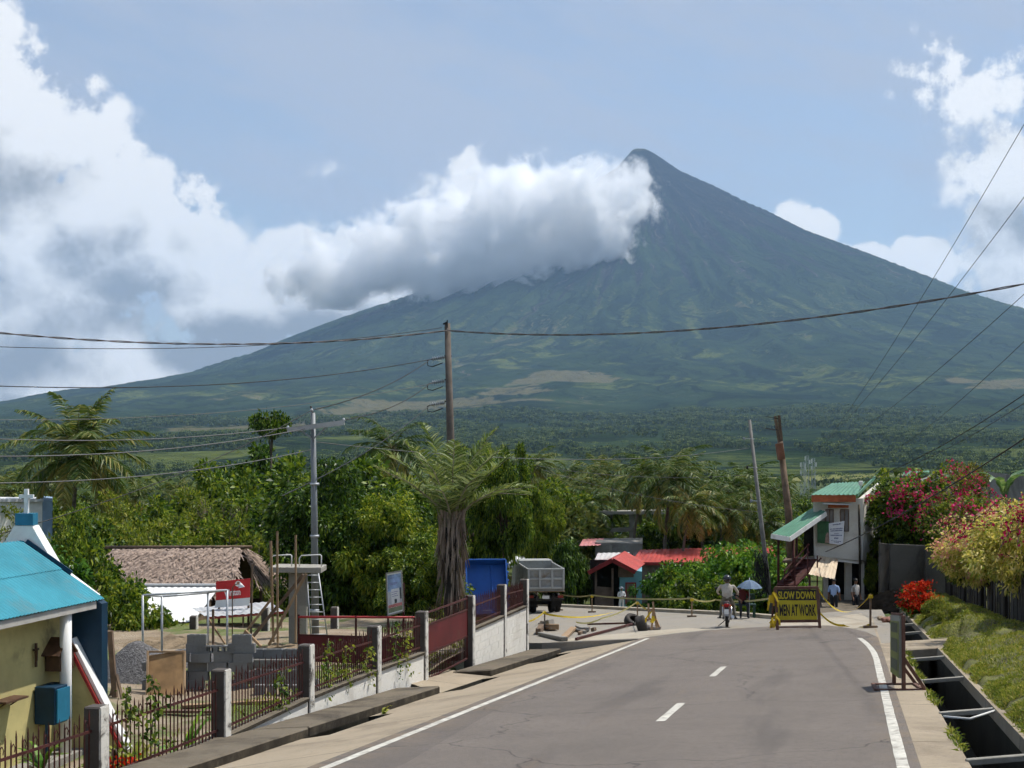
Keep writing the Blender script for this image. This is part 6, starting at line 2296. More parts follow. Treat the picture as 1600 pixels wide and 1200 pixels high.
# --- dump trucks
def dump_truck(root, paint, W_=2.25, tilt=0.0, bedlen=4.0, bedz=1.25, bedh=1.25):
    """local frame: rear axle at the origin, rear towards -Y"""
    M_CH = mat('oily_chassis', (.025, .022, .02), .7, .3)
    pv = Vector((0, -1.0, bedz - .1))
    R = Matrix.Rotation(-tilt, 3, 'X')

    def T(p_):
        return pv + R @ (Vector(p_) - pv)
    y0, y1 = -1.35, -1.35 + bedlen
    z0, z1 = bedz, bedz + bedh
    h = W_ / 2

    def bx(name, a, b, parent=root, mt=paint, bev=.01):
        (xa, ya, za), (xb, yb, zb) = a, b
        return MB().hexa([T(q) for q in ((xa, ya, za), (xb, ya, za), (xb, yb, za), (xa, yb, za), (xa, ya, zb), (xb, ya, zb), (xb, yb, zb), (xa, yb, zb))]).build(name, mt, parent, bev)
    bx('bed_floor', (-h, y0, z0 - .12), (h, y1, z0))
    bx('bed_side', (-h, y0 + .09, z0 + .004), (-h + .06, y1, z1))
    bx('bed_side', (h - .06, y0 + .09, z0 + .004), (h, y1, z1))
    bx('headboard', (-h + .064, y1 - .06, z0 + .004), (h - .064, y1, z1 + .1))
    tg = bx('tailgate', (-h, y0, z0 + .004), (h, y0 + .05, z1))
    bx('floor_rib', (h * .25, y0 + .1, z0 + .004), (h * .25 + .07, y1 - .1, z0 + .06))
    MR = mat('pale_grey_rib', (.40, .41, .40), .6, .1) if paint.name.startswith('dusty') else paint
    ribx = [-h + .05, -h / 3, h / 3, h - .05]
    for x in ribx:
        bx('rib', (x - .055, y0 - .10, z0), (x + .055, y0 - .003, z1), tg, MR)
    for z in (z0 + .05, (z0 + z1) / 2, z1 - .04):
        for xa, xb in zip(ribx[:-1], ribx[1:]):
            bx('rib', (xa + .06, y0 - .09, z - .05), (xb - .06, y0 - .003, z + .05), tg, MR)
    for k in range(6):
        yy2 = y0 + .3 + k * (bedlen - .5) / 5
        for s in (-1, 1):
            bx('side_rib', (s * h - .03 if s > 0 else -h - .06, yy2 - .04, z0), (h + .06 if s > 0 else -h + .03, yy2 + .04, z1), root)
    bx('sill_board', (-h - .02, y0 - .08, z0 - .16), (h + .02, y0 + .1, z0 - .122), root, M_TIMBER)
    # running gear
    for s in (-1, 1):
        MB().box((s * .42, 1.4, .85), (.12, 5.6, .22)).build('chassis_rail', M_CH, root)
        for k in (0, 1):
            wheel_part(root, 'wheel', (s * (W_ / 2 - .16 - k * .30), 0, .50), .50, .26, 24)
        wheel_part(root, 'wheel', (s * (W_ / 2 - .2), 3.7, .50), .50, .26, 24)
        MB().box((s * (W_ / 2 - .18), -1.30, .95), (.28, .06, .12)).build('tail_light', mat('dull_red_lens', (.20, .02, .015), .35), root)
        MB().box((s * (W_ / 2 - .3), -.75, .62), (.5, .02, .5)).build('mud_flap', M_RUB, root)
    MB().tube([(-W_ / 2 + .2, 0, .5), (W_ / 2 - .2, 0, .5)], .10, 10).build('axle', M_CH, root)
    MB().bar((-.95, -1.28, .80), (.95, -1.28, .80), .10, .10).build('bumper', M_CH, root)
    MB().box((0, -1.34, .92), (.36, .015, .16)).build('number_plate', M_WHITE, root)
    cabm = MB().hexa([(-1.05, 2.9, .95), (1.05, 2.9, .95), (1.05, 4.5, .95), (-1.05, 4.5, .95), (-1.0, 2.9, 2.45), (1.0, 2.9, 2.45), (1.0, 4.2, 2.45), (-1.0, 4.2, 2.45)])
    cb_ = cabm.build('cab', paint, root, bevel=.06)
    MB().quad((-.7, 2.88, 1.75), (.7, 2.88, 1.75), (.7, 2.88, 2.25), (-.7, 2.88, 2.25)).build('rear_window', M_GLASSDK, cb_)


M_TRUCK = mat('dusty_grey_paint', (.30, .31, .30), .6, .12, 2.0, dirt=(.24, .19, .14), dirt_amt=.4, dirt_scale=2.0)
tg_ = pxroad(847, 957)
tk = thing('dump_truck', 'dusty grey dump truck with ribbed tailgate parked on the bend', 'truck', tg_, .12)
dump_truck(tk, M_TRUCK, W_=57 / F * tg_.y, bedz=1.35, bedh=1.02)
M_BLUET = mat('bright_blue_paint', (.014, .085, .33), .5, .12, 1.5, dirt=(.03, .09, .25), dirt_amt=.3)
bp_ = Vector((ux(757, 58), 58.0, -7.0))
bk2 = thing('dump_truck', 'blue dump truck with its bed tipped up behind the fence', 'truck', (ux(757, 60), 61.0, -7.75), .10)
dump_truck(bk2, M_BLUET, W_=1.75, tilt=math.radians(-62), bedlen=2.35, bedz=1.15, bedh=.38)

# ------------------------------------------------------------------ vegetation
def leaf_quads(P, D, S, W_, rs, droop=0.0):
    """rhombic leaves: P base points, D directions, S lengths, W_ widths"""
    n = len(P)
    D = D / (np.linalg.norm(D, axis=1, keepdims=True) + 1e-9)
    r = rs.normal(size=(n, 3))
    side = np.cross(D, r)
    side /= (np.linalg.norm(side, axis=1, keepdims=True) + 1e-9)
    tip = P + D * S[:, None]
    tip[:, 2] -= droop * S
    mid = P + D * (S * .45)[:, None]
    V = np.stack([P, mid + side * (W_ / 2)[:, None], tip, mid - side * (W_ / 2)[:, None]], 1).reshape(-1, 3)
    Fc = np.arange(4 * n).reshape(n, 4)
    return V, Fc


def join_np(parts):
    V, Fc, o_ = [], [], 0
    for v, f in parts:
        V.append(v)
        Fc.append(f + o_)
        o_ += len(v)
    return np.concatenate(V), np.concatenate(Fc)


def crown(seed, h0, h1, rx_, ry_, nclump, nleaf, size, clump_r=.55, droop=.25, hollow=.55, sparse=0.0, flat=.75):
    """crown of leaf clumps between heights h0 and h1; returns mesh data and the clump centres (limb ends)"""
    rs = np.random.RandomState(seed)
    C = []
    cz, hz_ = (h0 + h1) / 2, (h1 - h0) / 2
    while len(C) < nclump:
        q = rs.uniform(-1, 1, 3)
        L = np.linalg.norm(q)
        if L > 1 or L < hollow * rs.rand() ** .5:
            continue
        lump = .78 + .45 * vnoise(q[0] * 1.7 + seed * 3.1, q[1] * 1.7 + q[2] * 2.3 + 20)
        C.append((q[0] * rx_ * lump, q[1] * ry_ * lump, cz + q[2] * hz_ * lump))
    C = np.array(C)
    cr = clump_r * rs.uniform(.6, 1.25, nclump)
    which = rs.randint(0, nclump, nleaf)
    g = rs.normal(size=(nleaf, 3))
    g /= np.linalg.norm(g, axis=1, keepdims=True)
    rad = rs.rand(nleaf) ** .45
    P = C[which] + g * (rad * cr[which])[:, None] * np.array([1, 1, flat])
    out = g + rs.normal(size=(nleaf, 3)) * .6
    cc_ = P - np.array([0, 0, cz])
    out += .5 * cc_ / (np.linalg.norm(cc_, axis=1, keepdims=True) + 1e-6)
    out[:, 2] -= droop * 1.4
    S = size * rs.uniform(.65, 1.3, nleaf)
    return leaf_quads(P, out, S, S * rs.uniform(.36, .55, nleaf), rs, droop), C


def trunk_mesh(name, seed, h0, C, r0=.16, nl=8, mt=None, lean=.15):
    rs = random.Random(seed)
    mb = MB()
    base = [Vector((0, 0, -.4))]
    top = Vector((rs.uniform(-lean, lean), rs.uniform(-lean, lean), h0 * 1.05))
    midp = Vector((rs.uniform(-.1, .1), rs.uniform(-.1, .1), h0 * .5))
    mb.tube([base[0], midp, top], [r0 * 1.25, r0, r0 * .75], 8)
    idx = list(range(len(C)))
    rs.shuffle(idx)
    for i in idx[:nl]:
        e = Vector(C[i])
        m1 = top.lerp(e, .5) + Vector((rs.uniform(-.2, .2), rs.uniform(-.2, .2), rs.uniform(0, .25)))
        mb.tube([midp.lerp(top, rs.uniform(.5, 1.0)), m1, e], [r0 * .5, r0 * .32, r0 * .10], 6)
    return mb.mesh(name, mt)


M_BARK = mat('grey_brown_bark', (0.10, 0.078, 0.058), .95, .35, 3.0, bump=.02, bscale=9)
M_PALMBARK = mat('palm_trunk', (0.14, 0.115, 0.09), .95, .3, 2.0, stretch=(1, 1, 5), bump=.02, bscale=6)
LM_DARK = leafmat('leaf_dark', [(.005, .014, .003), (.016, .040, .006), (.050, .092, .011), (.135, .17, .018)], .4, .3)
LM_MID = leafmat('leaf_mid', [(.008, .020, .004), (.026, .056, .008), (.075, .115, .013), (.16, .18, .022)], .45, .42)
LM_YEL = leafmat('leaf_yellowish', [(.022, .036, .008), (.055, .085, .013), (.11, .14, .02), (.19, .18, .04)], .5, .42)
LM_HEDGE = leafmat('leaf_hedge', [(.008, .026, .005), (.022, .065, .010), (.050, .115, .014), (.11, .18, .02)], .35, .3)
LM_FAR = leafmat('leaf_far', [(.012, .022, .008), (.024, .040, .012), (.045, .062, .018), (.08, .09, .03)], .8, .3, .05, gain=2.1)
LM_PALM = leafmat('palm_leaf', [(.014, .030, .008), (.026, .050, .011), (.050, .078, .018), (.12, .12, .035)], .45, .3)
LM_PALMY = leafmat('palm_leaf_yellowing', [(.05, .065, .015), (.10, .11, .025), (.17, .15, .04), (.22, .17, .06)], .5, .3)
LM_DRY = leafmat('dry_leaf', [(.10, .075, .05), (.17, .13, .09), (.25, .20, .15)], .8, .15, gain=1.0)
LM_BROWNHEDGE = leafmat('leaf_bronze', [(.018, .022, .006), (.045, .050, .012), (.085, .085, .02), (.13, .12, .03)], .5, .3)
LM_CREAM = leafmat('bougainvillea_variegated', [(.10, .14, .025), (.26, .27, .06), (.44, .39, .15), (.60, .52, .32)], .55, .5, gain=1.6)
LM_PINK = leafmat('bract_pink', [(.28, .010, .07), (.45, .025, .13), (.60, .06, .22)], .6, .35, .1, gain=1.0)
LM_PALE = leafmat('bract_pale', [(.55, .22, .22), (.62, .40, .32), (.65, .55, .40)], .6, .35, .1, gain=1.1)
LM_RED = leafmat('flower_red', [(.30, .012, .006), (.50, .035, .012), (.60, .10, .03)], .6, .3, .1, gain=1.0)

PROTO = {}


def tree_proto(key, lm, seed, h, h0, rx_, ry_, nclump, nleaf, size, r0=.16, nl=8, **kw):
    (V, Fc), C = crown(seed, h0, h, rx_, ry_, nclump, nleaf, size, **kw)
    me = np_mesh('crown', V, Fc)
    me.materials.append(lm)
    tm = trunk_mesh('trunk', seed, h0 + .15 * (h - h0), C, r0, nl, M_BARK)
    PROTO[key] = (me, tm, h)


def plant(name, key, u, vtop, d, label, group=None, cat='tree', rz=None, wide=1.0, ground=None, u_off=0.0, zscale=None):
    """stand a copy of a prototype under photo column u so that its top reaches row vtop"""
    me, tm, h = PROTO[key]
    g = on_ground(u, d) if ground is None else Vector(((u - 800) / F * d, d, ground))
    top = (YH - vtop) / F * d
    s = max(.2, (top - g.z) / h) if zscale is None else zscale
    rr = random.Random(int(u * 7 + d * 13))
    o = thing(name, label, cat, g, rr.uniform(0, 6.28) if rz is None else rz, group)
    o.scale = (s * wide, s * wide, s)
    link('crown', me, None, o)
    if tm is not None:
        link('trunk', tm, None, o)
    return o


tree_proto('mango', LM_DARK, 1, 7.0, 0.7, 3.0, 2.8, 110, 34000, .175, r0=.22, clump_r=.62, droop=.35)
tree_proto('mango2', LM_MID, 2, 7.0, 1.6, 3.0, 2.8, 95, 28000, .19, r0=.2, clump_r=.6, droop=.35)
tree_proto('mango_high', LM_MID, 22, 7.0, 3.3, 3.0, 2.8, 85, 23000, .19, r0=.2, nl=16, clump_r=.55, droop=.3)
tree_proto('broad', LM_MID, 3, 8.0, 2.2, 3.1, 3.0, 60, 8500, .34, clump_r=.72, droop=.2)
tree_proto('broad2', LM_DARK, 4, 8.0, 1.8, 2.9, 3.2, 60, 8500, .34, clump_r=.75, droop=.2)
tree_proto('light', LM_YEL, 5, 8.0, 1.5, 3.0, 2.8, 70, 6000, .26, nl=22, clump_r=.58, droop=.1, hollow=.2)
tree_proto('light2', LM_YEL, 6, 8.0, 0.6, 3.4, 3.0, 75, 6500, .28, nl=22, clump_r=.55, droop=.1, hollow=.3)
tree_proto('bush', LM_HEDGE, 7, 3.6, 0.1, 1.9, 1.6, 64, 7500, .22, r0=.07, nl=6, clump_r=.42, droop=.35)
tree_proto('bush2', LM_MID, 8, 3.2, 0.1, 1.7, 1.5, 50, 6500, .19, r0=.06, nl=6, clump_r=.40, droop=.25)
tree_proto('shrub', LM_YEL, 9, 2.0, 0.05, 1.0, .9, 30, 2600, .15, r0=.04, nl=6, clump_r=.28, droop=.1)
tree_proto('weeping', LM_DARK, 10, 6.0, 1.3, 2.6, 2.4, 60, 11000, .24, clump_r=.55, droop=.8, flat=1.2)
tree_proto('hedge', LM_BROWNHEDGE, 11, 4.5, .2, 2.6, 1.6, 60, 12000, .17, r0=.08, clump_r=.55, droop=.1, hollow=.6)
tree_proto('flat_top', LM_DARK, 12, 9.0, 8.3, 1.9, 1.3, 22, 2200, .22, r0=.09, nl=7, clump_r=.42, droop=.1)
tree_proto('far', LM_FAR, 13, 8.0, 1.2, 3.2, 3.2, 40, 2200, .65, clump_r=.85, droop=.2)
tree_proto('far2', LM_FAR, 14, 7.0, .6, 3.6, 3.2, 36, 2000, .65, clump_r=.85, droop=.2)


# --- coconut palms
def frond(rs, L, elev, azim, lm_w=.05, n=46, curve=1.3, leaflen=.62, tip_droop=1.0, vee=.5):
    """one feather frond: returns (leaf quads, rachis points)"""
    pts_ = []
    p_ = np.zeros(3)
    e = elev
    for i in range(n):
        f = i / (n - 1)
        e2 = elev - curve * f ** 1.4
        d = np.array([math.cos(azim) * math.cos(e2), math.sin(azim) * math.cos(e2), math.sin(e2)])
        p_ = p_ + d * (L / n)
        pts_.append((p_.copy(), d))
    P, D, S = [], [], []
    for i, (q, d) in enumerate(pts_):
        f = i / (n - 1)
        if f < .10:
            continue
        lat = np.cross(d, [0, 0, 1.0])
        lat /= np.linalg.norm(lat) + 1e-9
        up = np.cross(lat, d)
        ll = leaflen * (math.sin(math.pi * min(1, .12 + f * .86)) ** .6) * rs.uniform(.85, 1.1)
        for s in (-1, 1):
            dr = d * .75 + lat * s * 1.0 + up * vee * .5 + np.array([0, 0, -.55 * tip_droop])
            P.append(q)
            D.append(dr + rs.normal(0, .12, 3))
            S.append(ll)
    P, D, S = np.array(P), np.array(D), np.array(S)
    D /= np.linalg.norm(D, axis=1, keepdims=True)
    # leaflet with a bend: two quads
    side = np.cross(D, rs.normal(size=D.shape))
    side /= np.linalg.norm(side, axis=1, keepdims=True)
    w_ = (lm_w * rs.uniform(.7, 1.2, len(P)))[:, None]
    mid = P + D * (S * .5)[:, None]
    tip = mid + (D + np.array([0, 0, -.45 * tip_droop])) * (S * .5)[:, None]
    V = np.stack([P - side * w_ * .4, P + side * w_ * .4, mid + side * w_ * .5, mid - side * w_ * .5, tip + side * w_ * .06, tip - side * w_ * .06], 1).reshape(-1, 3)
    b = np.arange(len(P))[:, None] * 6
    Fc = np.concatenate([b + np.array([[0, 1, 2, 3]]), b + np.array([[3, 2, 4, 5]])])
    return (V, Fc), [q for q, _ in pts_]


def palm_proto(key, seed, H_, nf, L, lm=LM_PALM, lean=.6, wind=0.0, elev_hi=1.35, elev_lo=-.75, leaflen=.75, n=40, yellow=5, trunk_r=.15, lw=.055):
    rs = np.random.RandomState(seed)
    top = np.array([lean, 0, H_])
    green, yel = [], []
    ribs = MB()
    for k in range(nf):
        f = k / (nf - 1)
        elev = elev_hi + (elev_lo - elev_hi) * f ** .85 + rs.uniform(-.12, .12)
        az_ = k * 2.39996 + rs.uniform(-.25, .25)
        q, rib = frond(rs, L * rs.uniform(.85, 1.08), elev, az_, lm_w=lw, n=n, curve=rs.uniform(.9, 1.5), leaflen=leaflen)
        V, Fc = q
        V = V + top
        if wind:
            V[:, 0] += wind * np.clip(np.linalg.norm(V - top, axis=1) - .6, 0, None) ** 1.3 * .10
        (yel if k >= nf - yellow else green).append((V, Fc))
        ribs.tube([Vector(top), Vector(rib[len(rib) // 3] + top), Vector(rib[2 * len(rib) // 3] + top), Vector(rib[-1] + top)], [.035, .025, .014, .004], 4, cap=False)
    me = np_mesh('crown', *join_np(green))
    me.materials.append(lm)
    ym = None
    if yel:
        ym = np_mesh('old_fronds', *join_np(yel))
        ym.materials.append(LM_PALMY)
    rm = ribs.mesh('frond_ribs', mat('frond_rib', (.13, .12, .045), .6, .2))
    mb = MB()
    pts_ = [Vector((lean * (i / 8) ** 1.7, 0, -.5 + (H_ + .5) * i / 8)) for i in range(9)]
    mb.tube(pts_, [trunk_r * (1.35 if i == 0 else 1.0 - .35 * i / 8) for i in range(9)], 8)
    tm = mb.mesh('trunk', M_PALMBARK)
    nuts = MB()
    rr = random.Random(seed)
    for k in range(7):
        a = rr.uniform(0, 6.28)
        c = Vector(top) + Vector((math.cos(a) * .28, math.sin(a) * .28, -.28 + rr.uniform(-.12, .08)))
        nuts.tube([c + Vector((0, 0, .13)), c + Vector((0, 0, .07)), c, c - Vector((0, 0, .09)), c - Vector((0, 0, .13))], [.02, .10, .125, .08, .01], 7)
    nm = nuts.mesh('coconuts', mat('coconut_husk', (.12, .11, .035), .6, .2))
    PROTO[key] = (me, tm, H_, ym, rm, nm)


palm_proto('coco', 31, 9.0, 27, 3.9, wind=.4, n=58, lw=.065, leaflen=.85)
palm_proto('coco2', 32, 10.0, 24, 3.6, wind=.9, lean=1.2, elev_hi=1.25, n=54, lw=.065, leaflen=.85)
palm_proto('coco3', 33, 8.5, 23, 3.4, wind=.7, lean=-.5, yellow=3, n=54, lw=.065, leaflen=.8)


def plant_palm(key, u, vc, d, label, group='coconut palms beyond the houses', wide=1.0, rz=None, ground=None):
    """vc = row of the crown's heart"""
    me, tm, h, ym, rm, nm = PROTO[key]
    x = (u - 800) / F * d
    g = Vector((x, d, gz(x, d) if ground is None else ground))
    H_ = (YH - vc) / F * d - g.z
    rr = random.Random(int(u * 3 + d))
    o = thing('coconut_palm', label, 'palm', g, rr.uniform(-.9, .9) if rz is None else rz, group)
    k = wide
    for nm_, m_ in (('crown', me), ('old_fronds', ym), ('frond_ribs', rm), ('coconuts', nm)):
        if m_ is not None:
            c = link(nm_, m_, None, o)
            c.scale = (k, k, k)
            c.location = (0, 0, H_ - h * k)
    t_ = link('trunk', tm, None, o)
    t_.scale = (k, k, H_ / h)
    return o


PL = 'coconut palm with wind-blown fronds among the trees beyond the houses'
PN = {1035: 'tall coconut palm with drooping old fronds before the unfinished concrete frame', 985: 'slim coconut palm leaning beside the tall one at the concrete frame',
      1075: 'coconut palm rising behind the long red roof', 1155: 'coconut palm standing left of the leaning pole', 1255: 'small coconut palm right of the dark wooden pole',
      820: 'coconut palm over the roof half hidden by trees', 20: 'coconut palm behind the plain white building'}
palm_proto('coco_tall', 41, 9.0, 32, 4.3, wind=.2, n=64, lw=.08, leaflen=.95, elev_hi=1.52, elev_lo=-.55, lean=.4)
plant_palm('coco_tall', 108, 712, 76, 'tall coconut palm standing alone beyond the blue-roofed chapel', None, 1.0, .2)
plant_palm('coco2', 640, 700, 92, 'wind-bent coconut palm behind the shaggy triangle palm', None, .95, 3.3)
for (u, v, d, k, key) in [(1035, 748, 112, 1.15, 'coco'), (985, 742, 118, 1.0, 'coco2'), (820, 728, 150, 1.0, 'coco2'), (898, 745, 165, 1.0, 'coco3'), (928, 742, 150, 1.0, 'coco'),
                          (1075, 745, 128, 1.0, 'coco3'), (1120, 765, 120, .95, 'coco2'), (1155, 760, 132, 1.0, 'coco'), (1100, 782, 116, .9, 'coco3'), (1180, 780, 150, .95, 'coco3'),
                          (960, 768, 130, .95, 'coco3'), (870, 770, 140, .9, 'coco'), (1010, 770, 150, 1.0, 'coco2'), (1060, 790, 108, .85, 'coco2'), (1140, 800, 112, .85, 'coco'),
                          (1205, 768, 180, 1.0, 'coco2'), (905, 790, 125, .9, 'coco2'), (760, 745, 170, 1.0, 'coco3'), (720, 752, 190, 1.0, 'coco'), (20, 770, 120, .95, 'coco3'), (60, 762, 150, 1.0, 'coco2'),
                          (1255, 792, 170, .9, 'coco'), (1180, 815, 112, .8, 'coco2'), (840, 800, 120, .85, 'coco3'), (280, 768, 190, 1.0, 'coco3'), (205, 775, 170, .95, 'coco')]:
    plant_palm(key, u, v, d, PN.get(u, PL), wide=k)


# --- the shaggy triangle palm behind the gate
def shaggy_palm(u, d, v_heart, v_top):
    x = ux(u, d)
    z0 = -6.2
    zh = (YH - v_heart) / F * d
    o = thing('triangle_palm', 'shaggy grey-trunked triangle palm rising behind the gate', 'palm', (x, d, z0))
    rs = np.random.RandomState(9)
    green, ribs = [], MB()
    H_ = zh - z0
    heart = np.array([0, 0, H_])
    L = 3.35
    for k in range(17):
        az_ = k * 2.39996
        elev = 1.46 - .054 * k + rs.uniform(-.05, .05)
        (V, Fc), rib = frond(rs, L * rs.uniform(.85, 1.1), elev, az_, lm_w=.045, n=62, curve=rs.uniform(.4, 1.05), leaflen=.66, tip_droop=.5, vee=1.1)
        green.append((V + heart, Fc))
        ribs.tube([Vector(heart) + Vector((math.cos(az_) * .1, math.sin(az_) * .1, -.9)), Vector(heart), Vector(rib[18] + heart), Vector(rib[36] + heart), Vector(rib[-1] + heart)], [.06, .045, .03, .018, .005], 5, cap=False)
    me = np_mesh('crown', *join_np(green))
    me.materials.append(leafmat('palm_leaf_grey', [(.028, .050, .016), (.055, .085, .027), (.105, .135, .048), (.17, .19, .085)], .5, .35))
    link('crown', me, None, o)
    part_ = ribs.build('frond_ribs', mat('grey_frond_rib', (.22, .20, .14), .7, .2), o)
    MB().tube([(0, 0, -.3), (0, 0, H_ * .4), (0, 0, H_ - .2)], [.27, .25, .20], 10).build('trunk', mat('black_trunk', (.03, .025, .022), .95, .3), o)
    # dead leaf bases hanging round the trunk: long dry straps
    n = 420
    a = rs.uniform(0, 2 * math.pi, n)
    zz = rs.uniform(.35, 1.05, n) ** .8 * (H_ + .2)
    r = .21 + .12 * (zz / H_)
    P = np.stack([np.cos(a) * r, np.sin(a) * r, zz], 1)
    up = rs.rand(n) < .55
    D = np.stack([np.cos(a) * rs.uniform(.0, .28, n), np.sin(a) * rs.uniform(.0, .28, n), np.where(up, .9, -.8)], 1)
    S = rs.uniform(.45, 1.0, n)
    V, Fc = leaf_quads(P, D, S, S * 0 + rs.uniform(.035, .09, n), rs, .1)
    dm = np_mesh('dead_leaves', V, Fc)
    dm.materials.append(leafmat('dead_palm_grey', [(.09, .075, .062), (.15, .125, .105), (.26, .22, .185)], .85, .1, .1, gain=1.35))
    link('dead_leaves', dm, None, o)
    return o


shaggy_palm(706, 44, 814, 690)

# --- broadleaved trees by the yard and the bend
plant('mango_tree', 'mango', 545, 708, 50, 'dense dark green mango tree behind the concrete stand', ground=-7.5, wide=.82)
plant('mango_tree', 'mango2', 610, 772, 49, 'bright green leafy tree filling the gap behind the picture board', ground=-7.2, wide=.80)
plant('mango_tree', 'mango', 655, 826, 47.5, 'low dark leafy tree left of the shaggy palm', ground=-6.6, wide=1.0)
plant('broad_tree', 'broad', 500, 735, 62, 'leafy tree behind the steel crossarm pole', ground=-8.8)
plant('broad_tree', 'broad2', 590, 728, 78, 'rounded dark tree behind the mango by the yard')
plant('mango_tree', 'mango_high', 788, 706, 64, 'spreading bright green mango tree behind the raised blue truck bed', ground=-9.0, wide=.46)
plant('broad_tree', 'mango2', 738, 696, 72, 'tall bright green tree at the foot of the insulator pole', ground=-9.6, wide=.62)
plant('broad_tree', 'broad', 868, 752, 126, 'pale green tree with reddish leaves above the red roof')
plant('broad_tree', 'mango_high', 838, 762, 84, 'leafy branchy tree reaching over the red roof', wide=.40)
plant('weeping_tree', 'weeping', 868, 838, 96, 'dark weeping tree behind the grey dump truck', ground=-11.6, wide=.80)
plant('weeping_tree', 'weeping', 902, 866, 97, 'small drooping tree beside the red-roofed porch', ground=-11.6, wide=.5)
for (u, v, d, key, lab) in [(1034, 890, 76, 'bush', 'rounded leafy bush against the turquoise house'), (1062, 872, 75, 'bush', 'tall leafy bush before the long red roof'), (1090, 872, 73, 'bush', 'glossy bush behind the tape beside the tall leafy one'),
                            (1122, 852, 76, 'bush', 'highest bush of the hedge, its top over the red roof'), (1152, 846, 73, 'bush', 'leafy bush behind the motorcycle rider'), (1186, 842, 74, 'bush', 'leafy bush behind the blue umbrella'),
                            (1212, 866, 72, 'bush', 'last bush of the hedge beside the leaning pole'), (1070, 885, 70, 'bush2', 'low yellowish bush at the front of the hedge'), (1135, 890, 70.5, 'bush2', 'low fine-leaved bush at the front of the hedge')]:
    plant('hedge_bush', key, u, v, d, lab, 'bushes of the hedge below the bend', 'bush', ground=-9.9, wide=.80)
# left: shrubs and trees behind chapel, hut and yard
for (u, v, d, key, w_, gr_, lab) in [(192, 888, 41.5, 'bush2', .72, -7.0, 'leafy shrub between the chapel and the white shed roof'), (118, 806, 46, 'broad2', .42, -7.3, 'dark round shrub close behind the chapel cross'),
                                     (160, 842, 44, 'bush2', .6, -7.2, 'yellow-green shrub beside the thatched eave'), (60, 838, 40, 'bush', .8, -7.2, 'dark shrub hidden behind the chapel parapet'),
                                     (240, 950, 41.6, 'shrub', 1.0, -7.2, 'thin yellowish shrub before the white shed roof')]:
    plant('yard_shrub', key, u, v, d, lab, 'shrubs behind the yard', 'shrub', ground=gr_, wide=w_)
TL = ['pale yellow-green tree in the thicket behind the thatched hut', 'mid green leafy tree in the thicket behind the thatched hut', 'dark leafy tree in the thicket behind the thatched hut']
for (u, v, d, key, k) in [(130, 792, 66, 'light2', 0), (182, 778, 72, 'light', 0), (228, 782, 78, 'broad', 1), (262, 800, 62, 'light2', 0), (305, 772, 84, 'light', 0), (338, 728, 88, 'broad', 1), (352, 792, 64, 'light2', 0),
                          (420, 742, 76, 'broad', 1), (440, 800, 60, 'light', 0), (470, 722, 92, 'broad2', 2), (395, 706, 104, 'broad2', 2), (90, 792, 80, 'broad2', 2), (30, 800, 72, 'light', 0), (300, 820, 58, 'broad', 1),
                          (215, 830, 57, 'light', 0), (395, 826, 57, 'light2', 0), (455, 762, 66, 'broad2', 2), (150, 822, 58, 'broad2', 2), (520, 790, 58, 'light', 0)]:
    plant('thicket_tree', key, u, v, d, TL[k], 'trees of the thicket behind the hut', wide=.78)
plant('flat_topped_tree', 'flat_top', 424, 650, 96, 'thin tree with a small flat-topped crown above the thicket', wide=.55)


# --- half-bare tree
def bare_tree(u, d, vtop, label):
    g = on_ground(u, d)
    H_ = (YH - vtop) / F * d - g.z
    o = thing('bare_tree', label, 'tree', g)
    rr = random.Random(4)
    mb = MB()
    tips = []

    def grow(p_, dr, L, r, lev):
        e = p_ + dr * L + Vector((rr.uniform(-.12, .12), rr.uniform(-.12, .12), 0)) * L
        m_ = p_.lerp(e, .5) + Vector((rr.uniform(-.08, .08), rr.uniform(-.08, .08), rr.uniform(-.03, .05))) * L
        mb.tube([p_, m_, e], [r, r * .8, r * .55], 5 if lev > 1 else 7, cap=lev > 2)
        if lev >= 4:
            tips.append(e)
            return
        for _ in range(3 if lev < 3 else 4):
            nd = (dr + Vector((rr.uniform(-.9, .9), rr.uniform(-.9, .9), rr.uniform(-.2, .7)))).normalized()
            grow(e.lerp(p_, rr.uniform(0, .3)), nd, L * rr.uniform(.55, .78), r * .55, lev + 1)
    grow(Vector((0, 0, -.3)), Vector((.12, 0, 1)).normalized(), H_ * .36, .15, 0)
    mb.build('branches', mat('dry_branch', (.16, .125, .09), .95, .3), o)
    rs = np.random.RandomState(3)
    T_ = np.array([tuple(q) for q in tips])
    P = T_[rs.randint(0, len(T_), 900)] + rs.normal(0, .22, (900, 3))
    S = rs.uniform(.10, .24, 900)
    V, Fc = leaf_quads(P, rs.normal(size=(900, 3)), S, S * .45, rs, .3)
    me = np_mesh('leaves', V, Fc)
    me.materials.append(LM_YEL)
    link('leaves', me, None, o)


bare_tree(388, 70, 715, 'half-bare tree of pale tangled branches behind the thatched hut')

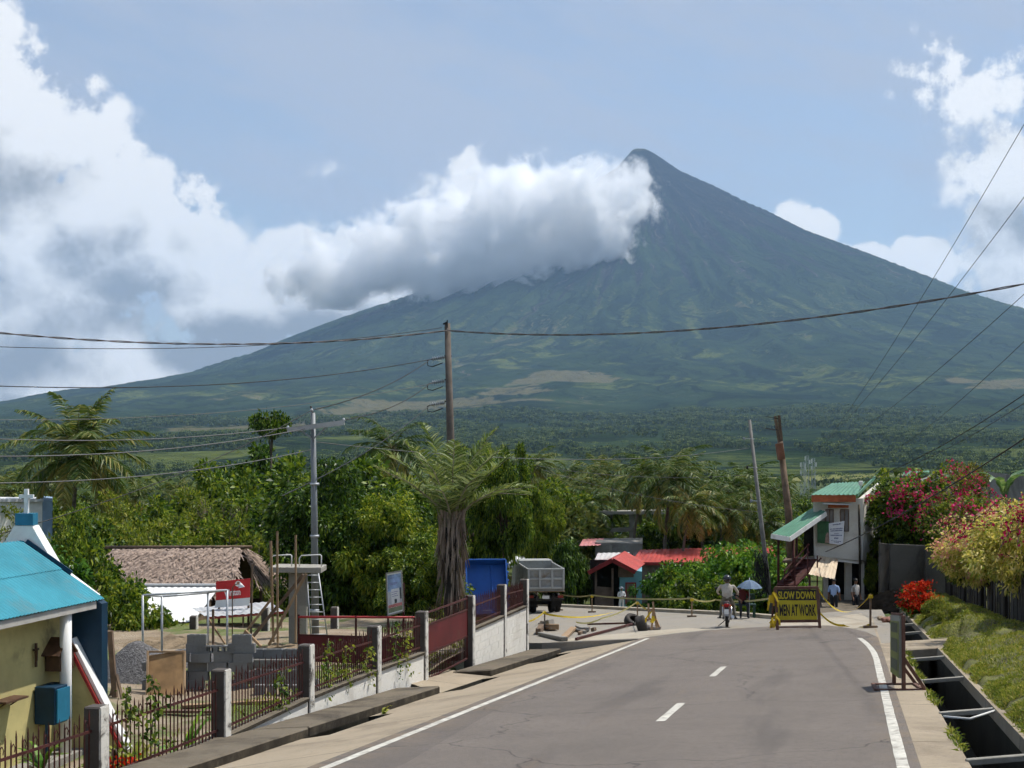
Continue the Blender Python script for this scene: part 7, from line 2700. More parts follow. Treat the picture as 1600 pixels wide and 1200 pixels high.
# --- trees further back
FL = ['hazy dark tree on the slope below the village', 'hazy yellow-green tree on the slope below the village', 'hazy spreading tree on the slope below the village']
rnd = random.Random(77)
cnt = 0
for row, (d, vlo, vhi, nn) in enumerate([(114, 776, 806, 13), (142, 768, 792, 15), (178, 762, 784, 17), (225, 760, 776, 19), (285, 756, 770, 22)]):
    for k in range(nn):
        u = -40 + 1420 * (k + rnd.uniform(.1, .9)) / nn
        if 165 < u < 345 and d > 130:
            continue
        if 1215 < u < 1330 and d > 150:
            continue
        key = rnd.choice(['broad', 'broad2', 'light', 'far', 'far2'] if d < 160 else ['far', 'far2', 'far'])
        v = rnd.uniform(vlo, vhi) + (14 if 1215 < u < 1350 else 0)
        dd = d * rnd.uniform(.93, 1.07)
        kk = {'light': 1, 'broad': 2, 'broad2': 0, 'far': 0, 'far2': 2}[key]
        gg = on_ground(u, dd)
        zs = ((YH - v) / F * dd - gg.z) / PROTO[key][2]
        zs = min(1.5, max(.55, zs))
        plant('slope_tree', key, u, v, dd, FL[kk], 'trees on the slope below the village', zscale=zs, wide=1.0)


# --- far wood: many small trees, one mass
def far_wood():
    rs = np.random.RandomState(55)
    # templates: a palm tuft and a round crown
    def tuft():
        V, Fc = [], []
        for k in range(8):
            a = k * math.pi / 4 + .2
            c, s = math.cos(a), math.sin(a)
            e1, e2 = .6, 1.0
            i = len(V)
            w_ = .20
            V += [(0, 0, 1.0), (c * e1 - s * w_, s * e1 + c * w_, 1.16), (c * e2, s * e2, .82), (c * e1 + s * w_, s * e1 - c * w_, 1.16)]
            Fc.append((i, i + 1, i + 2, i + 3))
        i = len(V)
        V += [(-.03, 0, -.9), (.03, 0, -.9), (.02, 0, 1.0), (-.02, 0, 1.0)]
        Fc.append((i, i + 1, i + 2, i + 3))
        return np.array(V, float), np.array(Fc)

    def dome(seed):
        r2 = np.random.RandomState(seed)
        n = 15
        q = r2.normal(size=(n, 3))
        q /= np.linalg.norm(q, axis=1, keepdims=True)
        q[:, 2] = np.abs(q[:, 2]) * 1.0
        P = q * np.array([.62, .62, .62]) * r2.uniform(.6, 1.0, n)[:, None]
        V, Fc = leaf_quads(P, q + r2.normal(0, .5, (n, 3)), r2.uniform(.6, 1.0, n), r2.uniform(.6, .9, n), r2)
        return V, Fc
    temps = [tuft(), dome(1), dome(2), dome(3)]
    y = []
    x = []
    for (ya, yb, n) in ((235, 420, 1700), (420, 800, 4200), (800, 1400, 6000), (1400, 2500, 9000), (2500, 3900, 11000)):
        yy2 = np.sqrt(rs.uniform(ya * ya, yb * yb, n))
        x.append(rs.uniform(-.47, .47, n) * yy2)
        y.append(yy2)
    x, y = np.concatenate(x), np.concatenate(y)
    # fields stay open
    open_ = vnoise(x / 150 + 31, y / 260 + 4)
    keep = open_ < .60
    uu = 800 + x / y * F
    keep &= ~((y < 900) & (y > 330) & (uu > 170) & (uu < 345) & (vnoise(x / 60, y / 90) > .28))
    keep &= ~((y < 800) & (uu > 1225) & (uu < 1335) & (vnoise(x / 50, y / 80) > .38))
    x, y = x[keep], y[keep]
    z = np.where(y > 1250, volcano_h(x, y), ground_z(x, y))
    n = len(x)
    kind = np.where(rs.rand(n) < .42, 0, rs.randint(1, 4, n))
    parts_ = []
    for k, (V, Fc) in enumerate(temps):
        sel = np.where(kind == k)[0]
        m_ = len(sel)
        if not m_:
            continue
        a = rs.uniform(0, 2 * math.pi, m_)
        grow_ = 1 + np.clip((y[sel] - 1200) / 2600, 0, 1) * .8
        s = (rs.uniform(3.2, 5.2, m_) if k == 0 else rs.uniform(3.4, 6.0, m_)) * grow_
        lift = rs.uniform(4, 8, m_) if k == 0 else s * .35
        c, sn = np.cos(a), np.sin(a)
        X = V[None, :, 0] * c[:, None] - V[None, :, 1] * sn[:, None]
        Y = V[None, :, 0] * sn[:, None] + V[None, :, 1] * c[:, None]
        Z = np.repeat(V[None, :, 2], m_, 0)
        W3 = np.stack([X * s[:, None] + x[sel, None], Y * s[:, None] + y[sel, None], Z * s[:, None] + (z[sel] + lift)[:, None]], -1)
        f = Fc[None] + (np.arange(m_) * len(V))[:, None, None]
        parts_.append((W3.reshape(-1, 3), f.reshape(-1, 4)))
    me = np_mesh('far_wood', *join_np(parts_))
    o = link('far_wood', me, LM_FAR)
    o['kind'] = 'stuff'
    o['label'] = 'hazy wood of palms and trees spread over the plain below the volcano'
    o['category'] = 'wood'


far_wood()


# ------------------------------------------------------------------ right bank: bougainvillea, hedge, flowers, grass
def flowering(name, label, loc, seed, rx_, ry_, h0, h1, leaf_m, nleaf, flow_m, nfl, size=.12, nclump=60, fl_clumps=14, arching=0, cat='bougainvillea', fsize=.10, clump_r=.4, fbias=0.0, sprays=0):
    (V, Fc), C = crown(seed, h0, h1, rx_, ry_, nclump, nleaf, size, clump_r=clump_r, droop=.2, hollow=.35)
    o = thing(name, label, cat, loc)
    me = np_mesh('foliage', V, Fc)
    me.materials.append(leaf_m)
    link('foliage', me, None, o)
    link('stems', trunk_mesh('stems', seed, max(.4, h0), C, .06, 14, M_BARK), None, o)
    rs = np.random.RandomState(seed + 50)
    # flowers sit in bunches at the outside of the crown, on the sides that catch the light
    score = np.linalg.norm((C - np.array([0, 0, (h0 + h1) / 2])) / np.array([rx_, ry_, (h1 - h0) / 2]), axis=1) - fbias * C[:, 1] / ry_ + .2 * rs.rand(len(C))
    idx = np.argsort(-score)[:fl_clumps]
    P, D = [], []
    for i in idx:
        ctr = C[i] + np.array([0, -.15, .12])
        m_ = nfl // fl_clumps
        g = rs.normal(size=(m_, 3)) * np.array([.20, .20, .13]) * clump_r / .4
        P.append(ctr + g)
        D.append(rs.normal(size=(m_, 3)) + np.array([0, -.4, .5]))
    # arching sprays: leaves along the cane, flowers towards its tip
    LP = []
    canes = MB()
    for k in range(sprays):
        a = rs.uniform(0, 6.28)
        q0 = np.array([0, 0, h0 + (h1 - h0) * rs.uniform(.5, .9)])
        e_ = np.array([math.cos(a) * rx_ * rs.uniform(.9, 1.3), math.sin(a) * ry_ * rs.uniform(.9, 1.3), 0])
        rise = (h1 - h0) * rs.uniform(.15, .5)
        curve_ = [q0 + e_ * f + np.array([0, 0, rise * math.sin(f * 2.2) - .5 * f * f]) for f in np.linspace(.2, 1.05, 9)]
        canes.tube([Vector(q) for q in curve_], [.012] * 8 + [.004], 4, cap=False)
        for j in range(40):
            f = rs.rand() * 7.9
            c_ = curve_[int(f)] * (1 - f % 1) + curve_[int(f) + 1] * (f % 1)
            LP.append(c_ + rs.normal(0, .05, 3))
            if f > 5.0 - rs.rand() * 2:
                P.append((c_ + rs.normal(0, .06, 3))[None])
                D.append(rs.normal(size=(1, 3)) + np.array([[0, -.2, .4]]))
    if sprays:
        canes.build('canes', M_BARK, o)
        LP = np.array(LP)
        S = size * rs.uniform(.7, 1.3, len(LP))
        lm2 = np_mesh('cane_leaves', *leaf_quads(LP, rs.normal(size=LP.shape), S, S * .5, rs, .2))
        lm2.materials.append(leaf_m)
        link('cane_leaves', lm2, None, o)
    P, D = np.concatenate(P), np.concatenate(D)
    S = fsize * rs.uniform(.7, 1.3, len(P))
    V, Fc = leaf_quads(P, D, S, S * .8, rs)
    fm = np_mesh('flowers', V, Fc)
    fm.materials.append(flow_m)
    link('flowers', fm, None, o)
    return o


def at(u, v, d):
    q = px(u, v, d)
    return q


q = px(1440, 858, 64.5)
flowering('bougainvillea', 'green bougainvillea with magenta bracts above the black-streaked wall', zpt(q, q.z - .9), 201, 2.3, 1.5, .7, 4.1, LM_MID, 12000, LM_PINK, 800, size=.17, nclump=70, fl_clumps=12, fbias=.7, fsize=.13, clump_r=.5, sprays=34)
plant('broad_tree', 'broad', 1402, 742, 65.5, 'leafy yellow-green tree beside the house wall', ground=-8.0, wide=.50)
plant('trimmed_tree', 'hedge', 1512, 738, 70, 'rounded bronze-green tree beside the grey building', cat='tree', ground=-7.0, wide=.72)
q = px(1548, 905, 42)
flowering('bougainvillea', 'cream and pink bougainvillea spilling over the plank fence', zpt(q, q.z - .55), 203, 1.35, 1.7, .35, 2.35, LM_CREAM, 15000, LM_PALE, 2600, size=.11, nclump=80, fl_clumps=26, fbias=.3, fsize=.09, clump_r=.36, sprays=40)
q = px(1610, 925, 34)
flowering('bougainvillea', 'pale yellow-leaved bougainvillea with magenta clusters over the fence', zpt(q, q.z - .3), 204, 1.35, 1.6, .35, 2.3, LM_CREAM, 14000, LM_PINK, 900, size=.10, nclump=75, fl_clumps=9, fbias=.4, fsize=.09, clump_r=.36, sprays=40)
q = px(1520, 870, 52)
flowering('bougainvillea', 'green-leaved bougainvillea with magenta clusters behind the cream one', zpt(q, q.z - 1.0), 205, 1.6, 1.5, .3, 3.0, LM_YEL, 10000, LM_PINK, 700, size=.14, nclump=60, fl_clumps=10, fbias=.6, fsize=.11, clump_r=.42, sprays=24)
# red flowering shrub beside the drain
q = rw(2.25, 48.6, .12)
flowering('flowering_shrub', 'low shrub covered in red and orange flowers beside the drain', q, 206, .62, .62, .02, .95, LM_HEDGE, 1800, LM_RED, 3000, size=.10, nclump=24, fl_clumps=20, cat='shrub', fsize=.075, clump_r=.22, fbias=.3)
for (w_, y_, s_, lab) in ((2.75, 46.0, .34, 'small weedy shrub on the bank next to the red flowers'), (2.5, 43.2, .34, 'leafy weed clump on the bank between red flowers and slab'), (2.6, 40.2, .3, 'low weed clump on the bank just past the slab crossing'),
                          (3.0, 38.0, .28, 'small weed at the foot of the shaded bank')):
    me_, tm_, h_ = PROTO['shrub']
    o = thing('weed_shrub', lab, 'weeds', rw(w_, y_, .15), y_, 'weed clumps on the bank')
    o.scale = (s_, s_, s_)
    link('foliage', me_, None, o)
    link('stems', tm_, None, o)
plant('yard_shrub', 'bush2', 1362, 862, 64.5, 'light leafy climber at the corner of the house and the wall', None, 'shrub', ground=-6.8, wide=.35)


# banana leaves against the sky
def banana(u, d, vtop, label, seed):
    g = on_ground(u, d)
    g.z = -7.0
    H_ = (YH - vtop) / F * d - g.z
    o = thing('banana_plant', label, 'banana plant', g)
    rs = random.Random(seed)
    MB().tube([(0, 0, -.2), (0, 0, H_ * .5), (.05, 0, H_ * .72)], [.14, .12, .07], 9).build('stem', mat('banana_stem', (.12, .14, .05), .6, .2), o)
    for k in range(5):
        a = rs.uniform(0, 6.28) if k > 1 else (0.3 if k else 2.8)
        mb = MB()
        prev = None
        p_ = Vector((.05, 0, H_ * .70))
        e = rs.uniform(1.2, 1.45)
        L = rs.uniform(1.9, 2.5)
        for i in range(15):
            f = i / 14
            w_ = .26 * math.sin(math.pi * min(1, .08 + f * .92)) ** .7 * (1 if i % 3 else .75)
            lat = Vector((-math.sin(a), math.cos(a), 0))
            l_, r_ = p_ + lat * w_ + Vector((0, 0, .05)), p_ - lat * w_ + Vector((0, 0, .05))
            if prev:
                mb.quad(prev[0], l_, p_, prev[1]).quad(prev[1], p_, r_, prev[2])
            prev = (l_, p_.copy(), r_)
            e2 = e - 2.3 * f ** 1.6
            p_ = p_ + Vector((math.cos(a) * math.cos(e2), math.sin(a) * math.cos(e2), math.sin(e2))) * (L / 14)
        mb.build('leaf', leafmat('banana_leaf', [(.03, .07, .03), (.06, .11, .05), (.12, .17, .09)], .35, .3), o)
    return o


banana(1568, 64, 705, 'banana plant with torn drooping leaves beside the grey building', 3)
banana(1470, 80, 722, 'single banana plant poking up behind the grey building', 5)


# --- grass blades on the bank and in the yard (uncountable)
def grass(name, n, sampler, size, lm, label, seed, up=1.0):
    rs = np.random.RandomState(seed)
    P = sampler(rs, n)
    D = rs.normal(0, .55, (len(P), 3)) + np.array([0, 0, up])
    S = size * rs.uniform(.5, 1.4, len(P))
    V, Fc = leaf_quads(P, D, S, S * .12 + .006, rs, .25)
    o = link(name, np_mesh(name, V, Fc), lm)
    o['kind'] = 'stuff'
    o['label'] = label
    o['category'] = 'grass'
    return o


LM_GRASS = leafmat('grass_blade', [(.035, .055, .010), (.075, .105, .016), (.14, .16, .03), (.20, .18, .06)], .6, .35, .15)


def bank_pts(rs, n):
    y = 9 + 52 * rs.rand(n) ** 1.25
    w = np.where(rs.rand(n) < .45, rs.normal(2.2, .12, n), rs.uniform(2.05, 4.0, n))
    w = np.clip(w, 2.03, 4.1)
    k = (vnoise(w * 2.2 + 4, y * 1.1) > .30) & ~((y > 32.4) & (y < 36.1) & (w < 3.0))
    w, y = w[k], y[k]
    x = w + VPX * y
    return np.stack([x, y, -HCAM + .0416 * x - .0857 * y + bank_h(w, y)], 1)


grass('bank_grass', 95000, bank_pts, .085, LM_GRASS, 'bright mossy grass covering the bank beside the drain', 61)


def yard_pts(rs, n):
    y = rs.uniform(12, 44, n)
    x = -9.75 + VPX * y - rs.rand(n) ** 1.6 * 9
    k = (vnoise(x * .7 + 3, y * .7 + 1) > .42) & (x > -6.2 + .22 * (y - 24))
    x, y = x[k], y[k]
    return np.stack([x, y, np.full(len(x), YARD)], 1)


grass('yard_grass', 16000, yard_pts, .22, LM_GRASS, 'tufts of grass growing in the yard behind the fence', 62)


def edge_pts(rs, n):
    y = rs.uniform(16, 34, n)
    w = rs.normal(1.24, .03, n)
    k = vnoise(y * .9 + 7, y * 0 + 3) > .60
    w, y = w[k], y[k]
    x = w + VPX * y
    return np.stack([x, y, -HCAM + .0416 * x - .0857 * y - .04], 1)


grass('edge_weeds', 1500, edge_pts, .12, LM_GRASS, 'green weeds along the edge of the open drain', 63)


# --- climbers and plants along the fence
def climber(name, label, y, seed, n=260, h=1.2, w_off=.05, size=.075, cat='climber'):
    rs = np.random.RandomState(seed)
    g = rw(FW + w_off, y, 0)
    o = thing(name, label, cat, g)
    t = rs.rand(n)
    wob = np.sin(t * 9 + seed) * .12
    P = np.stack([rs.normal(0, .07, n) + .237 * wob, wob + rs.normal(0, .12, n), t * h], 1)
    S = size * rs.uniform(.6, 1.3, n)
    V, Fc = leaf_quads(P, rs.normal(size=(n, 3)) + np.array([.5, -.3, -.1]), S, S * .75, rs, .2)
    me = np_mesh('leaves', V, Fc)
    me.materials.append(LM_YEL if seed % 2 else LM_MID)
    link('leaves', me, None, o)
    mb = MB()
    mb.tube([Vector((0, math.sin(tt * 9 + seed) * .12, tt * h)) for tt in [i / 10 for i in range(11)]], .008, 5)
    mb.build('stem', M_BARK, o)


for k, (y, h, lab) in enumerate(((26.1, 1.1, 'leafy climber twined on the bars beside the third fence post'), (27.0, .9, 'yellowing climber on the fence bars before the open gate leaf'), (30.0, 1.25, 'tall climber on the bars below the picture board'),
                                 (30.7, 1.0, 'sparse climber on the bars next to the gate post'), (19.6, 1.0, 'straggling climber on the fence bars behind the chapel post'), (18.9, .9, 'yellow-green climber beside the chapel buttress'),
                                 (24.0, .7, 'low climber on the bars in front of the loose blocks'), (28.2, .8, 'short climber by the post before the gate'))):
    climber('fence_climber', lab, y, 300 + k, n=120, h=h)


def broadplant(name, label, loc, seed, n=12, L=.7, lm=None):
    rs = random.Random(seed)
    o = thing(name, label, 'plant', loc)
    for k in range(n):
        a = rs.uniform(0, 6.28)
        e = rs.uniform(.7, 1.35)
        ln = L * rs.uniform(.6, 1.1)
        mb = MB()
        p_ = Vector((0, 0, 0))
        prev = None
        for i in range(8):
            f = i / 7
            w_ = .045 * math.sin(math.pi * min(1, .15 + f * .85)) ** .7
            lat = Vector((-math.sin(a), math.cos(a), 0))
            l_, r_ = p_ + lat * w_, p_ - lat * w_
            if prev:
                mb.quad(prev[0], l_, r_, prev[1])
            prev = (l_, r_)
            e2 = e - 1.5 * f ** 1.6
            p_ = p_ + Vector((math.cos(a) * math.cos(e2), math.sin(a) * math.cos(e2), math.sin(e2))) * (ln / 7)
        mb.build('leaf', lm, o)


broadplant('maize_plant', 'leafy green plant with arching blades behind the fence bars', Vector((ux(290, 22.5), 22.4, YARD + .1)), 1, 14, 1.15, LM_HEDGE)
broadplant('agave', 'rosette of broad green blades at the chapel column foot', Vector((ux(72, 22.2), 22.0, YARD + .1)), 2, 14, .75, LM_HEDGE)
broadplant('agave', 'brownish rosette of blades behind the fence by the buttress', Vector((ux(205, 22.0), 22.0, YARD)), 3, 16, .9, LM_YEL)
broadplant('weed_tuft', 'single bright weed tuft growing out of the kerb', rw(-8.35, 25.6, -.26), 4, 7, .26, LM_GRASS)
flowering('flowering_shrub', 'small plant with red flowers behind the fence by the chapel', Vector((ux(178, 21.5), 21.4, YARD)), 207, .35, .35, .02, .55, LM_YEL, 500, LM_RED, 160, size=.10, nclump=12, fl_clumps=3, cat='shrub', fsize=.08, clump_r=.16)

# ------------------------------------------------------------------ houses beyond the bend
M_REDROOF = mat('red_roof_paint', (0.37, 0.05, 0.04), .5, .14, .8, dirt=(.24, .05, .04), dirt_amt=.35)
M_DKRED = mat('dark_red_board', (0.20, 0.018, 0.02), .6, .15)
M_PINKROOF = mat('faded_pink_roof', (0.42, 0.16, 0.15), .6, .12)
M_TURQ = mat('turquoise_wall', (0.13, 0.30, 0.36), .8, .1, 1.5)
M_BRICKW = mat('dull_brown_wall', (0.14, 0.10, 0.085), .9, .25, 1.5)

bh_ = thing('bungalow', 'turquoise-walled bungalow with dark red gabled porch roof', 'house', zpt(px(965, 950, 96), -11.5))
D9 = 95.0
ea, ap, eb = px(918, 893, D9), px(956, 873, D9), px(992, 892, D9)
back = Vector((1.4, 7, 0))
for (a, b) in ((ea, ap), (eb, ap)):
    part(bh_, 'roof', corrugated(MB(), a + Vector((0, -.5, 0)), a + back, b + back, b + Vector((0, -.5, 0)), pitch=.3, amp=.02), M_REDROOF)
    part(bh_, 'barge_board', MB().bar(a + Vector((0, -.55, -.05)), b + Vector((0, -.55, -.05)), .05, .28), M_DKRED)
part(bh_, 'wall', MB().hexa([zpt(px(968, 900, D9 + .3), -11.5), zpt(px(1003, 900, D9 + .3), -11.5), zpt(px(1003, 900, 102), -11.5), zpt(px(968, 900, 102), -11.5),
                             px(968, 887, D9 + .3), px(1003, 893, D9 + .3), zpt(px(1003, 893, 102), -8.2), zpt(px(968, 890, 102), -8.0)]), M_TURQ)
part(bh_, 'gable_board', MB().poly([px(966, 884, D9 + .2), px(990, 894, D9 + .2), px(990, 902, D9 + .2), px(966, 902, D9 + .2)]), M_BRICKW)
wd = part(bh_, 'door', MB().bar(px(985.5, 944, D9 + .22), px(985.5, 912, D9 + .22), .62, .06, up=(0, 1, 0)), M_BRICKW)
part(wd, 'frame', MB().bar(px(978, 944, D9 + .2), px(978, 911, D9 + .2), .09, .08).bar(px(993, 944, D9 + .2), px(993, 911, D9 + .2), .09, .08).bar(px(977, 911, D9 + .2), px(994, 911, D9 + .2), .09, .08), M_DKRED)
for u in (931, 957):
    part(bh_, 'porch_post', MB().bar(zpt(px(u, 900, D9), -11.5), px(u, 888, D9), .14), M_BRICKW)
part(bh_, 'porch_screen', MB().hexa([zpt(px(931, 900, D9 + .1), -11.5), zpt(px(957, 900, D9 + .1), -11.5), zpt(px(957, 900, D9 + .25), -11.5), zpt(px(931, 900, D9 + .25), -11.5),
                                     px(931, 916, D9 + .1), px(957, 918, D9 + .1), px(957, 918, D9 + .25), px(931, 916, D9 + .25)]), M_BRICKW)
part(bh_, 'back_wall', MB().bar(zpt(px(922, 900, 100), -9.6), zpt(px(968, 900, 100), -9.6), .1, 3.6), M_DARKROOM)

lh = thing('long_house', 'long low house under a bright red sheet roof behind the hedge', 'house', zpt(px(1090, 900, 108), -11.8))
a, b, c, d = px(985, 879, 101), px(1215, 879, 104), px(1206, 853, 110), px(1000, 859, 109)
part(lh, 'roof', corrugated(MB(), a, b, c, d, pitch=.35, amp=.03), M_REDROOF)
part(lh, 'fascia', MB().bar(a - Vector((0, 0, .08)), b - Vector((0, 0, .08)), .06, .22), M_DKRED)
part(lh, 'gable', MB().poly([a + Vector((0, .1, -.1)), d + Vector((0, 0, -.1)), Vector((d.x, d.y + 5, a.z))]), M_BRICKW)
part(lh, 'wall', MB().hexa([zpt(a, -12) + Vector((.4, .5, 0)), zpt(b, -12) + Vector((-.4, .5, 0)), zpt(b, -12) + Vector((-.4, 6, 0)), zpt(a, -12) + Vector((.4, 6, 0)),
                            a + Vector((.4, .5, -.1)), b + Vector((-.4, .5, -.1)), zpt(b, a.z) + Vector((-.4, 6, 0)), a + Vector((.4, 6, 0))]), M_BRICKW)

gw = thing('block_house', 'unpainted grey block house with faded pink roof', 'house', zpt(px(965, 860, 112), -12))
part(gw, 'wall', MB().hexa([zpt(px(930, 860, 111), -12), zpt(px(1004, 860, 111), -12), zpt(px(1004, 860, 118), -12), zpt(px(935, 860, 118), -12),
                            px(930, 847, 111), px(1004, 850, 111), zpt(px(1004, 850, 118), -7.4), zpt(px(935, 850, 118), -7.4)]), M_RAW)
part(gw, 'roof', corrugated(MB(), px(905, 853, 110), px(938, 852, 110), px(944, 841, 116), px(911, 842, 116), pitch=.3, amp=.02), M_PINKROOF)
part(gw, 'window', MB().bar(px(952, 862, 110.9), px(956, 862, 110.9), .05, 1.0), M_STRUT)
pr2 = thing('patched_shed', 'shed with a patched white and rust-red sheet roof', 'shed', zpt(px(950, 870, 103), -11.8))
M_PATCH = mat('patched_sheet', (.50, .48, .46), .55, .1, 1.0, dirt=(.22, .06, .05), dirt_amt=.7, dirt_scale=.6)
part(pr2, 'roof', corrugated(MB(), px(925, 884, 100), px(968, 876, 100), px(984, 863, 106), px(934, 864, 106), pitch=.3, amp=.02), M_PATCH)
for (u, v) in ((928, 882), (966, 878)):
    part(pr2, 'post', MB().bar(zpt(px(u, v, 100.5), -12), px(u, v, 100.5), .15), M_BRICKW)
part(pr2, 'wall', MB().bar(zpt(px(928, 880, 104), -10.2), zpt(px(975, 880, 104), -10.2), .12, 3.2), M_BRICKW)

uf = thing('unfinished_building', 'unfinished concrete frame with pale roof slab among the palms', 'building', zpt(px(1010, 850, 128), -12.5))
part(uf, 'roof_slab', MB().hexa([px(933, 804, 124), px(1082, 803, 124), px(1078, 801, 131), px(945, 801, 131), px(933, 799, 124), px(1082, 798, 124), px(1078, 796, 131), px(945, 796, 131)]), M_STRUT)
for (u, d_) in ((948, 124.6), (987, 124.6), (1026, 124.6), (1062, 124.6), (1079, 124.6), (955, 130), (1000, 130), (1045, 130)):
    q = px(u, 804, d_)
    part(uf, 'column', MB().box((q.x, q.y, (-12.8 + q.z) / 2), (.42 if u == 987 else .32, .32, q.z + 12.8)), M_RAW)
part(uf, 'beam', MB().bar(px(935, 829, 124.5), px(990, 827, 124.5), .3, .35), M_RAW)
part(uf, 'floor_slab', MB().hexa([px(1060, 846, 124), px(1098, 845, 124), px(1096, 843, 129), px(1062, 843, 129), px(1060, 842, 124), px(1098, 841, 124), px(1096, 839, 129), px(1062, 839, 129)]), M_STRUT)
part(uf, 'red_panel', MB().bar(px(1082, 842, 126), px(1082, 812, 126), .6, .1, up=(0, 1, 0)), M_DKRED)

rr3 = thing('red_roof_house', 'house under a bright red hipped roof half hidden by trees', 'house', zpt(px(842, 840, 120), -12.5))
q0, q1, q2, q3 = px(808, 836, 116), px(874, 835, 116), px(862, 821, 121), px(826, 821, 121)
part(rr3, 'roof', MB().quad(q0, q1, q2, q3).quad(q1, Vector((q1.x, 126, q1.z)), Vector((q2.x, 121.01, q2.z)), q2).quad(Vector((q0.x, 126, q0.z)), q0, q3, Vector((q3.x, 121.01, q3.z))), M_REDROOF)
part(rr3, 'wall', MB().hexa([zpt(q0, -12.6) + Vector((.3, .4, 0)), zpt(q1, -12.6) + Vector((-.3, .4, 0)), zpt(q1, -12.6) + Vector((-.3, 9, 0)), zpt(q0, -12.6) + Vector((.3, 9, 0)),
                             q0 + Vector((.3, .4, -.1)), q1 + Vector((-.3, .4, -.1)), q1 + Vector((-.3, 9, -.1)), q0 + Vector((.3, 9, -.1))]), M_BRICKW)

sh3 = thing('low_shed', 'low shed with a dull white roof behind the blue truck bed', 'shed', zpt(px(812, 890, 86), -11))
part(sh3, 'roof', MB().hexa([px(786, 887, 84), px(832, 886, 84), px(834, 872, 89), px(790, 872, 89), px(786, 884, 84), px(832, 883, 84), px(834, 869, 89), px(790, 869, 89)]), M_WHITEROOF)
part(sh3, 'wall', MB().bar(zpt(px(789, 890, 85), -9.4), zpt(px(830, 890, 85), -9.4), .12, 3.6), M_OLDWOOD)

wb3 = thing('white_building', 'plain white building with a pale blue end behind the palm', 'building', zpt(px(30, 815, 74), -9.5))
part(wb3, 'wall', MB().hexa([zpt(px(-60, 800, 70), -9.5), zpt(px(66, 800, 74), -9.5), zpt(px(66, 800, 80), -9.5), zpt(px(-60, 800, 76), -9.5),
                             px(-60, 783, 70), px(66, 783, 74), zpt(px(66, 783, 80), px(66, 783, 74).z), zpt(px(-60, 783, 76), px(-60, 783, 70).z)]), M_WHITE)
part(wb3, 'end_wall', MB().hexa([zpt(px(66.3, 800, 74), -9.5), zpt(px(82, 800, 74.5), -9.5), zpt(px(82, 800, 80), -9.5), zpt(px(66.3, 800, 80), -9.5),
                                 px(66.3, 781, 74), px(82, 782, 74.5), zpt(px(82, 782, 80), px(82, 782, 74.5).z), zpt(px(66.3, 782, 80), px(66.3, 781, 74).z)]), mat('pale_blue_paint', (.22, .32, .45), .7, .1))
part(wb3, 'parapet', MB().bar(px(-60, 782, 69.9), px(66, 782, 73.9), .2, .14), M_GREYROOF)

# small far houses on the plain and the telecom masts
HLAB = ['tiny far white-walled house on the plain', 'tiny far house with a rusty roof on the plain', 'tiny far house with a grey roof on the plain']
rnd = random.Random(12)
for k, (u, v, d) in enumerate([(295, 789, 330), (1243, 768, 520), (1262, 766, 560), (1285, 764, 540), (1308, 757, 650), (1345, 752, 700), (845, 730, 760), (905, 726, 820), (855, 727, 840), (430, 728, 900), (1400, 741, 800), (238, 760, 560)]):
    g = px(u, v, d)
    g.z = min(g.z, gz(g.x, g.y) + 6)
    base = gz(g.x, g.y)
    o = thing('far_house', HLAB[k % 3], 'house', zpt(g, base), rnd.uniform(-.4, .4), 'far houses on the plain')
    w_, dp, hh = rnd.uniform(7, 12), 6.0, max(3.0, g.z - base)
    MB().box((0, 0, hh / 2), (w_, dp, hh)).build('wall', (M_WHITE, M_HOUSE, M_RAW)[k % 3], o)
    rm_ = (M_WHITEROOF, M_BRICKW, M_GREYROOF)[k % 3]
    MB().quad((-w_ / 2 - .4, -dp / 2 - .4, hh), (w_ / 2 + .4, -dp / 2 - .4, hh), (w_ / 2 + .4, 0, hh + 1.6), (-w_ / 2 - .4, 0, hh + 1.6)).quad(
        (w_ / 2 + .4, dp / 2 + .4, hh), (-w_ / 2 - .4, dp / 2 + .4, hh), (-w_ / 2 - .4, 0, hh + 1.6), (w_ / 2 + .4, 0, hh + 1.6)).build('roof', rm_, o)
    MB().box((w_ * .2, -dp / 2 - .02, hh * .45), (1.1, .06, 1.3)).build('window', M_GLASSDK, o)
for (u, vt, d, lab) in ((1254, 722, 640, 'left lattice mast of the far telecom group'), (1261, 712, 650, 'tallest lattice mast of the far telecom group'), (1271, 716, 640, 'lattice mast at the open side of the far telecom group')):
    x = ux(u, d)
    b_ = gz(x, d)
    t_ = (YH - vt) / F * d
    o = thing('telecom_mast', lab, 'mast', (x, d, b_), 0, 'far telecom masts')
    H_ = t_ - b_
    for sx_, sy2 in ((-1, -1), (1, -1), (1, 1), (-1, 1)):
        MB().bar((sx_ * 1.0, sy2 * 1.0, 0), (sx_ * .55, sy2 * .55, H_), .12).build('leg', M_GALV, o)
    n = 9
    mb = MB()
    for k in range(n):
        z0_, z1_ = H_ * k / n, H_ * (k + 1) / n
        r0_, r1_ = 1.0 - .45 * k / n, 1.0 - .45 * (k + 1) / n
        mb.bar((-r0_, -r0_, z0_), (r1_, -r1_, z1_), .07).bar((r0_, -r0_, z0_), (-r1_, -r1_, z1_), .07).bar((r0_, r0_, z0_), (r1_, -r1_, z1_), .07)
        mb.bar((-r1_, -r1_, z1_), (r1_, -r1_, z1_), .07)
    mb.build('lattice', M_GALV, o)
    for k in range(3):
        MB().box((1.0 if k % 2 else -1.0, -.9, H_ - 1.2 - k * 1.6), (.5, .4, 1.8)).build('antenna', M_WHITE, o)

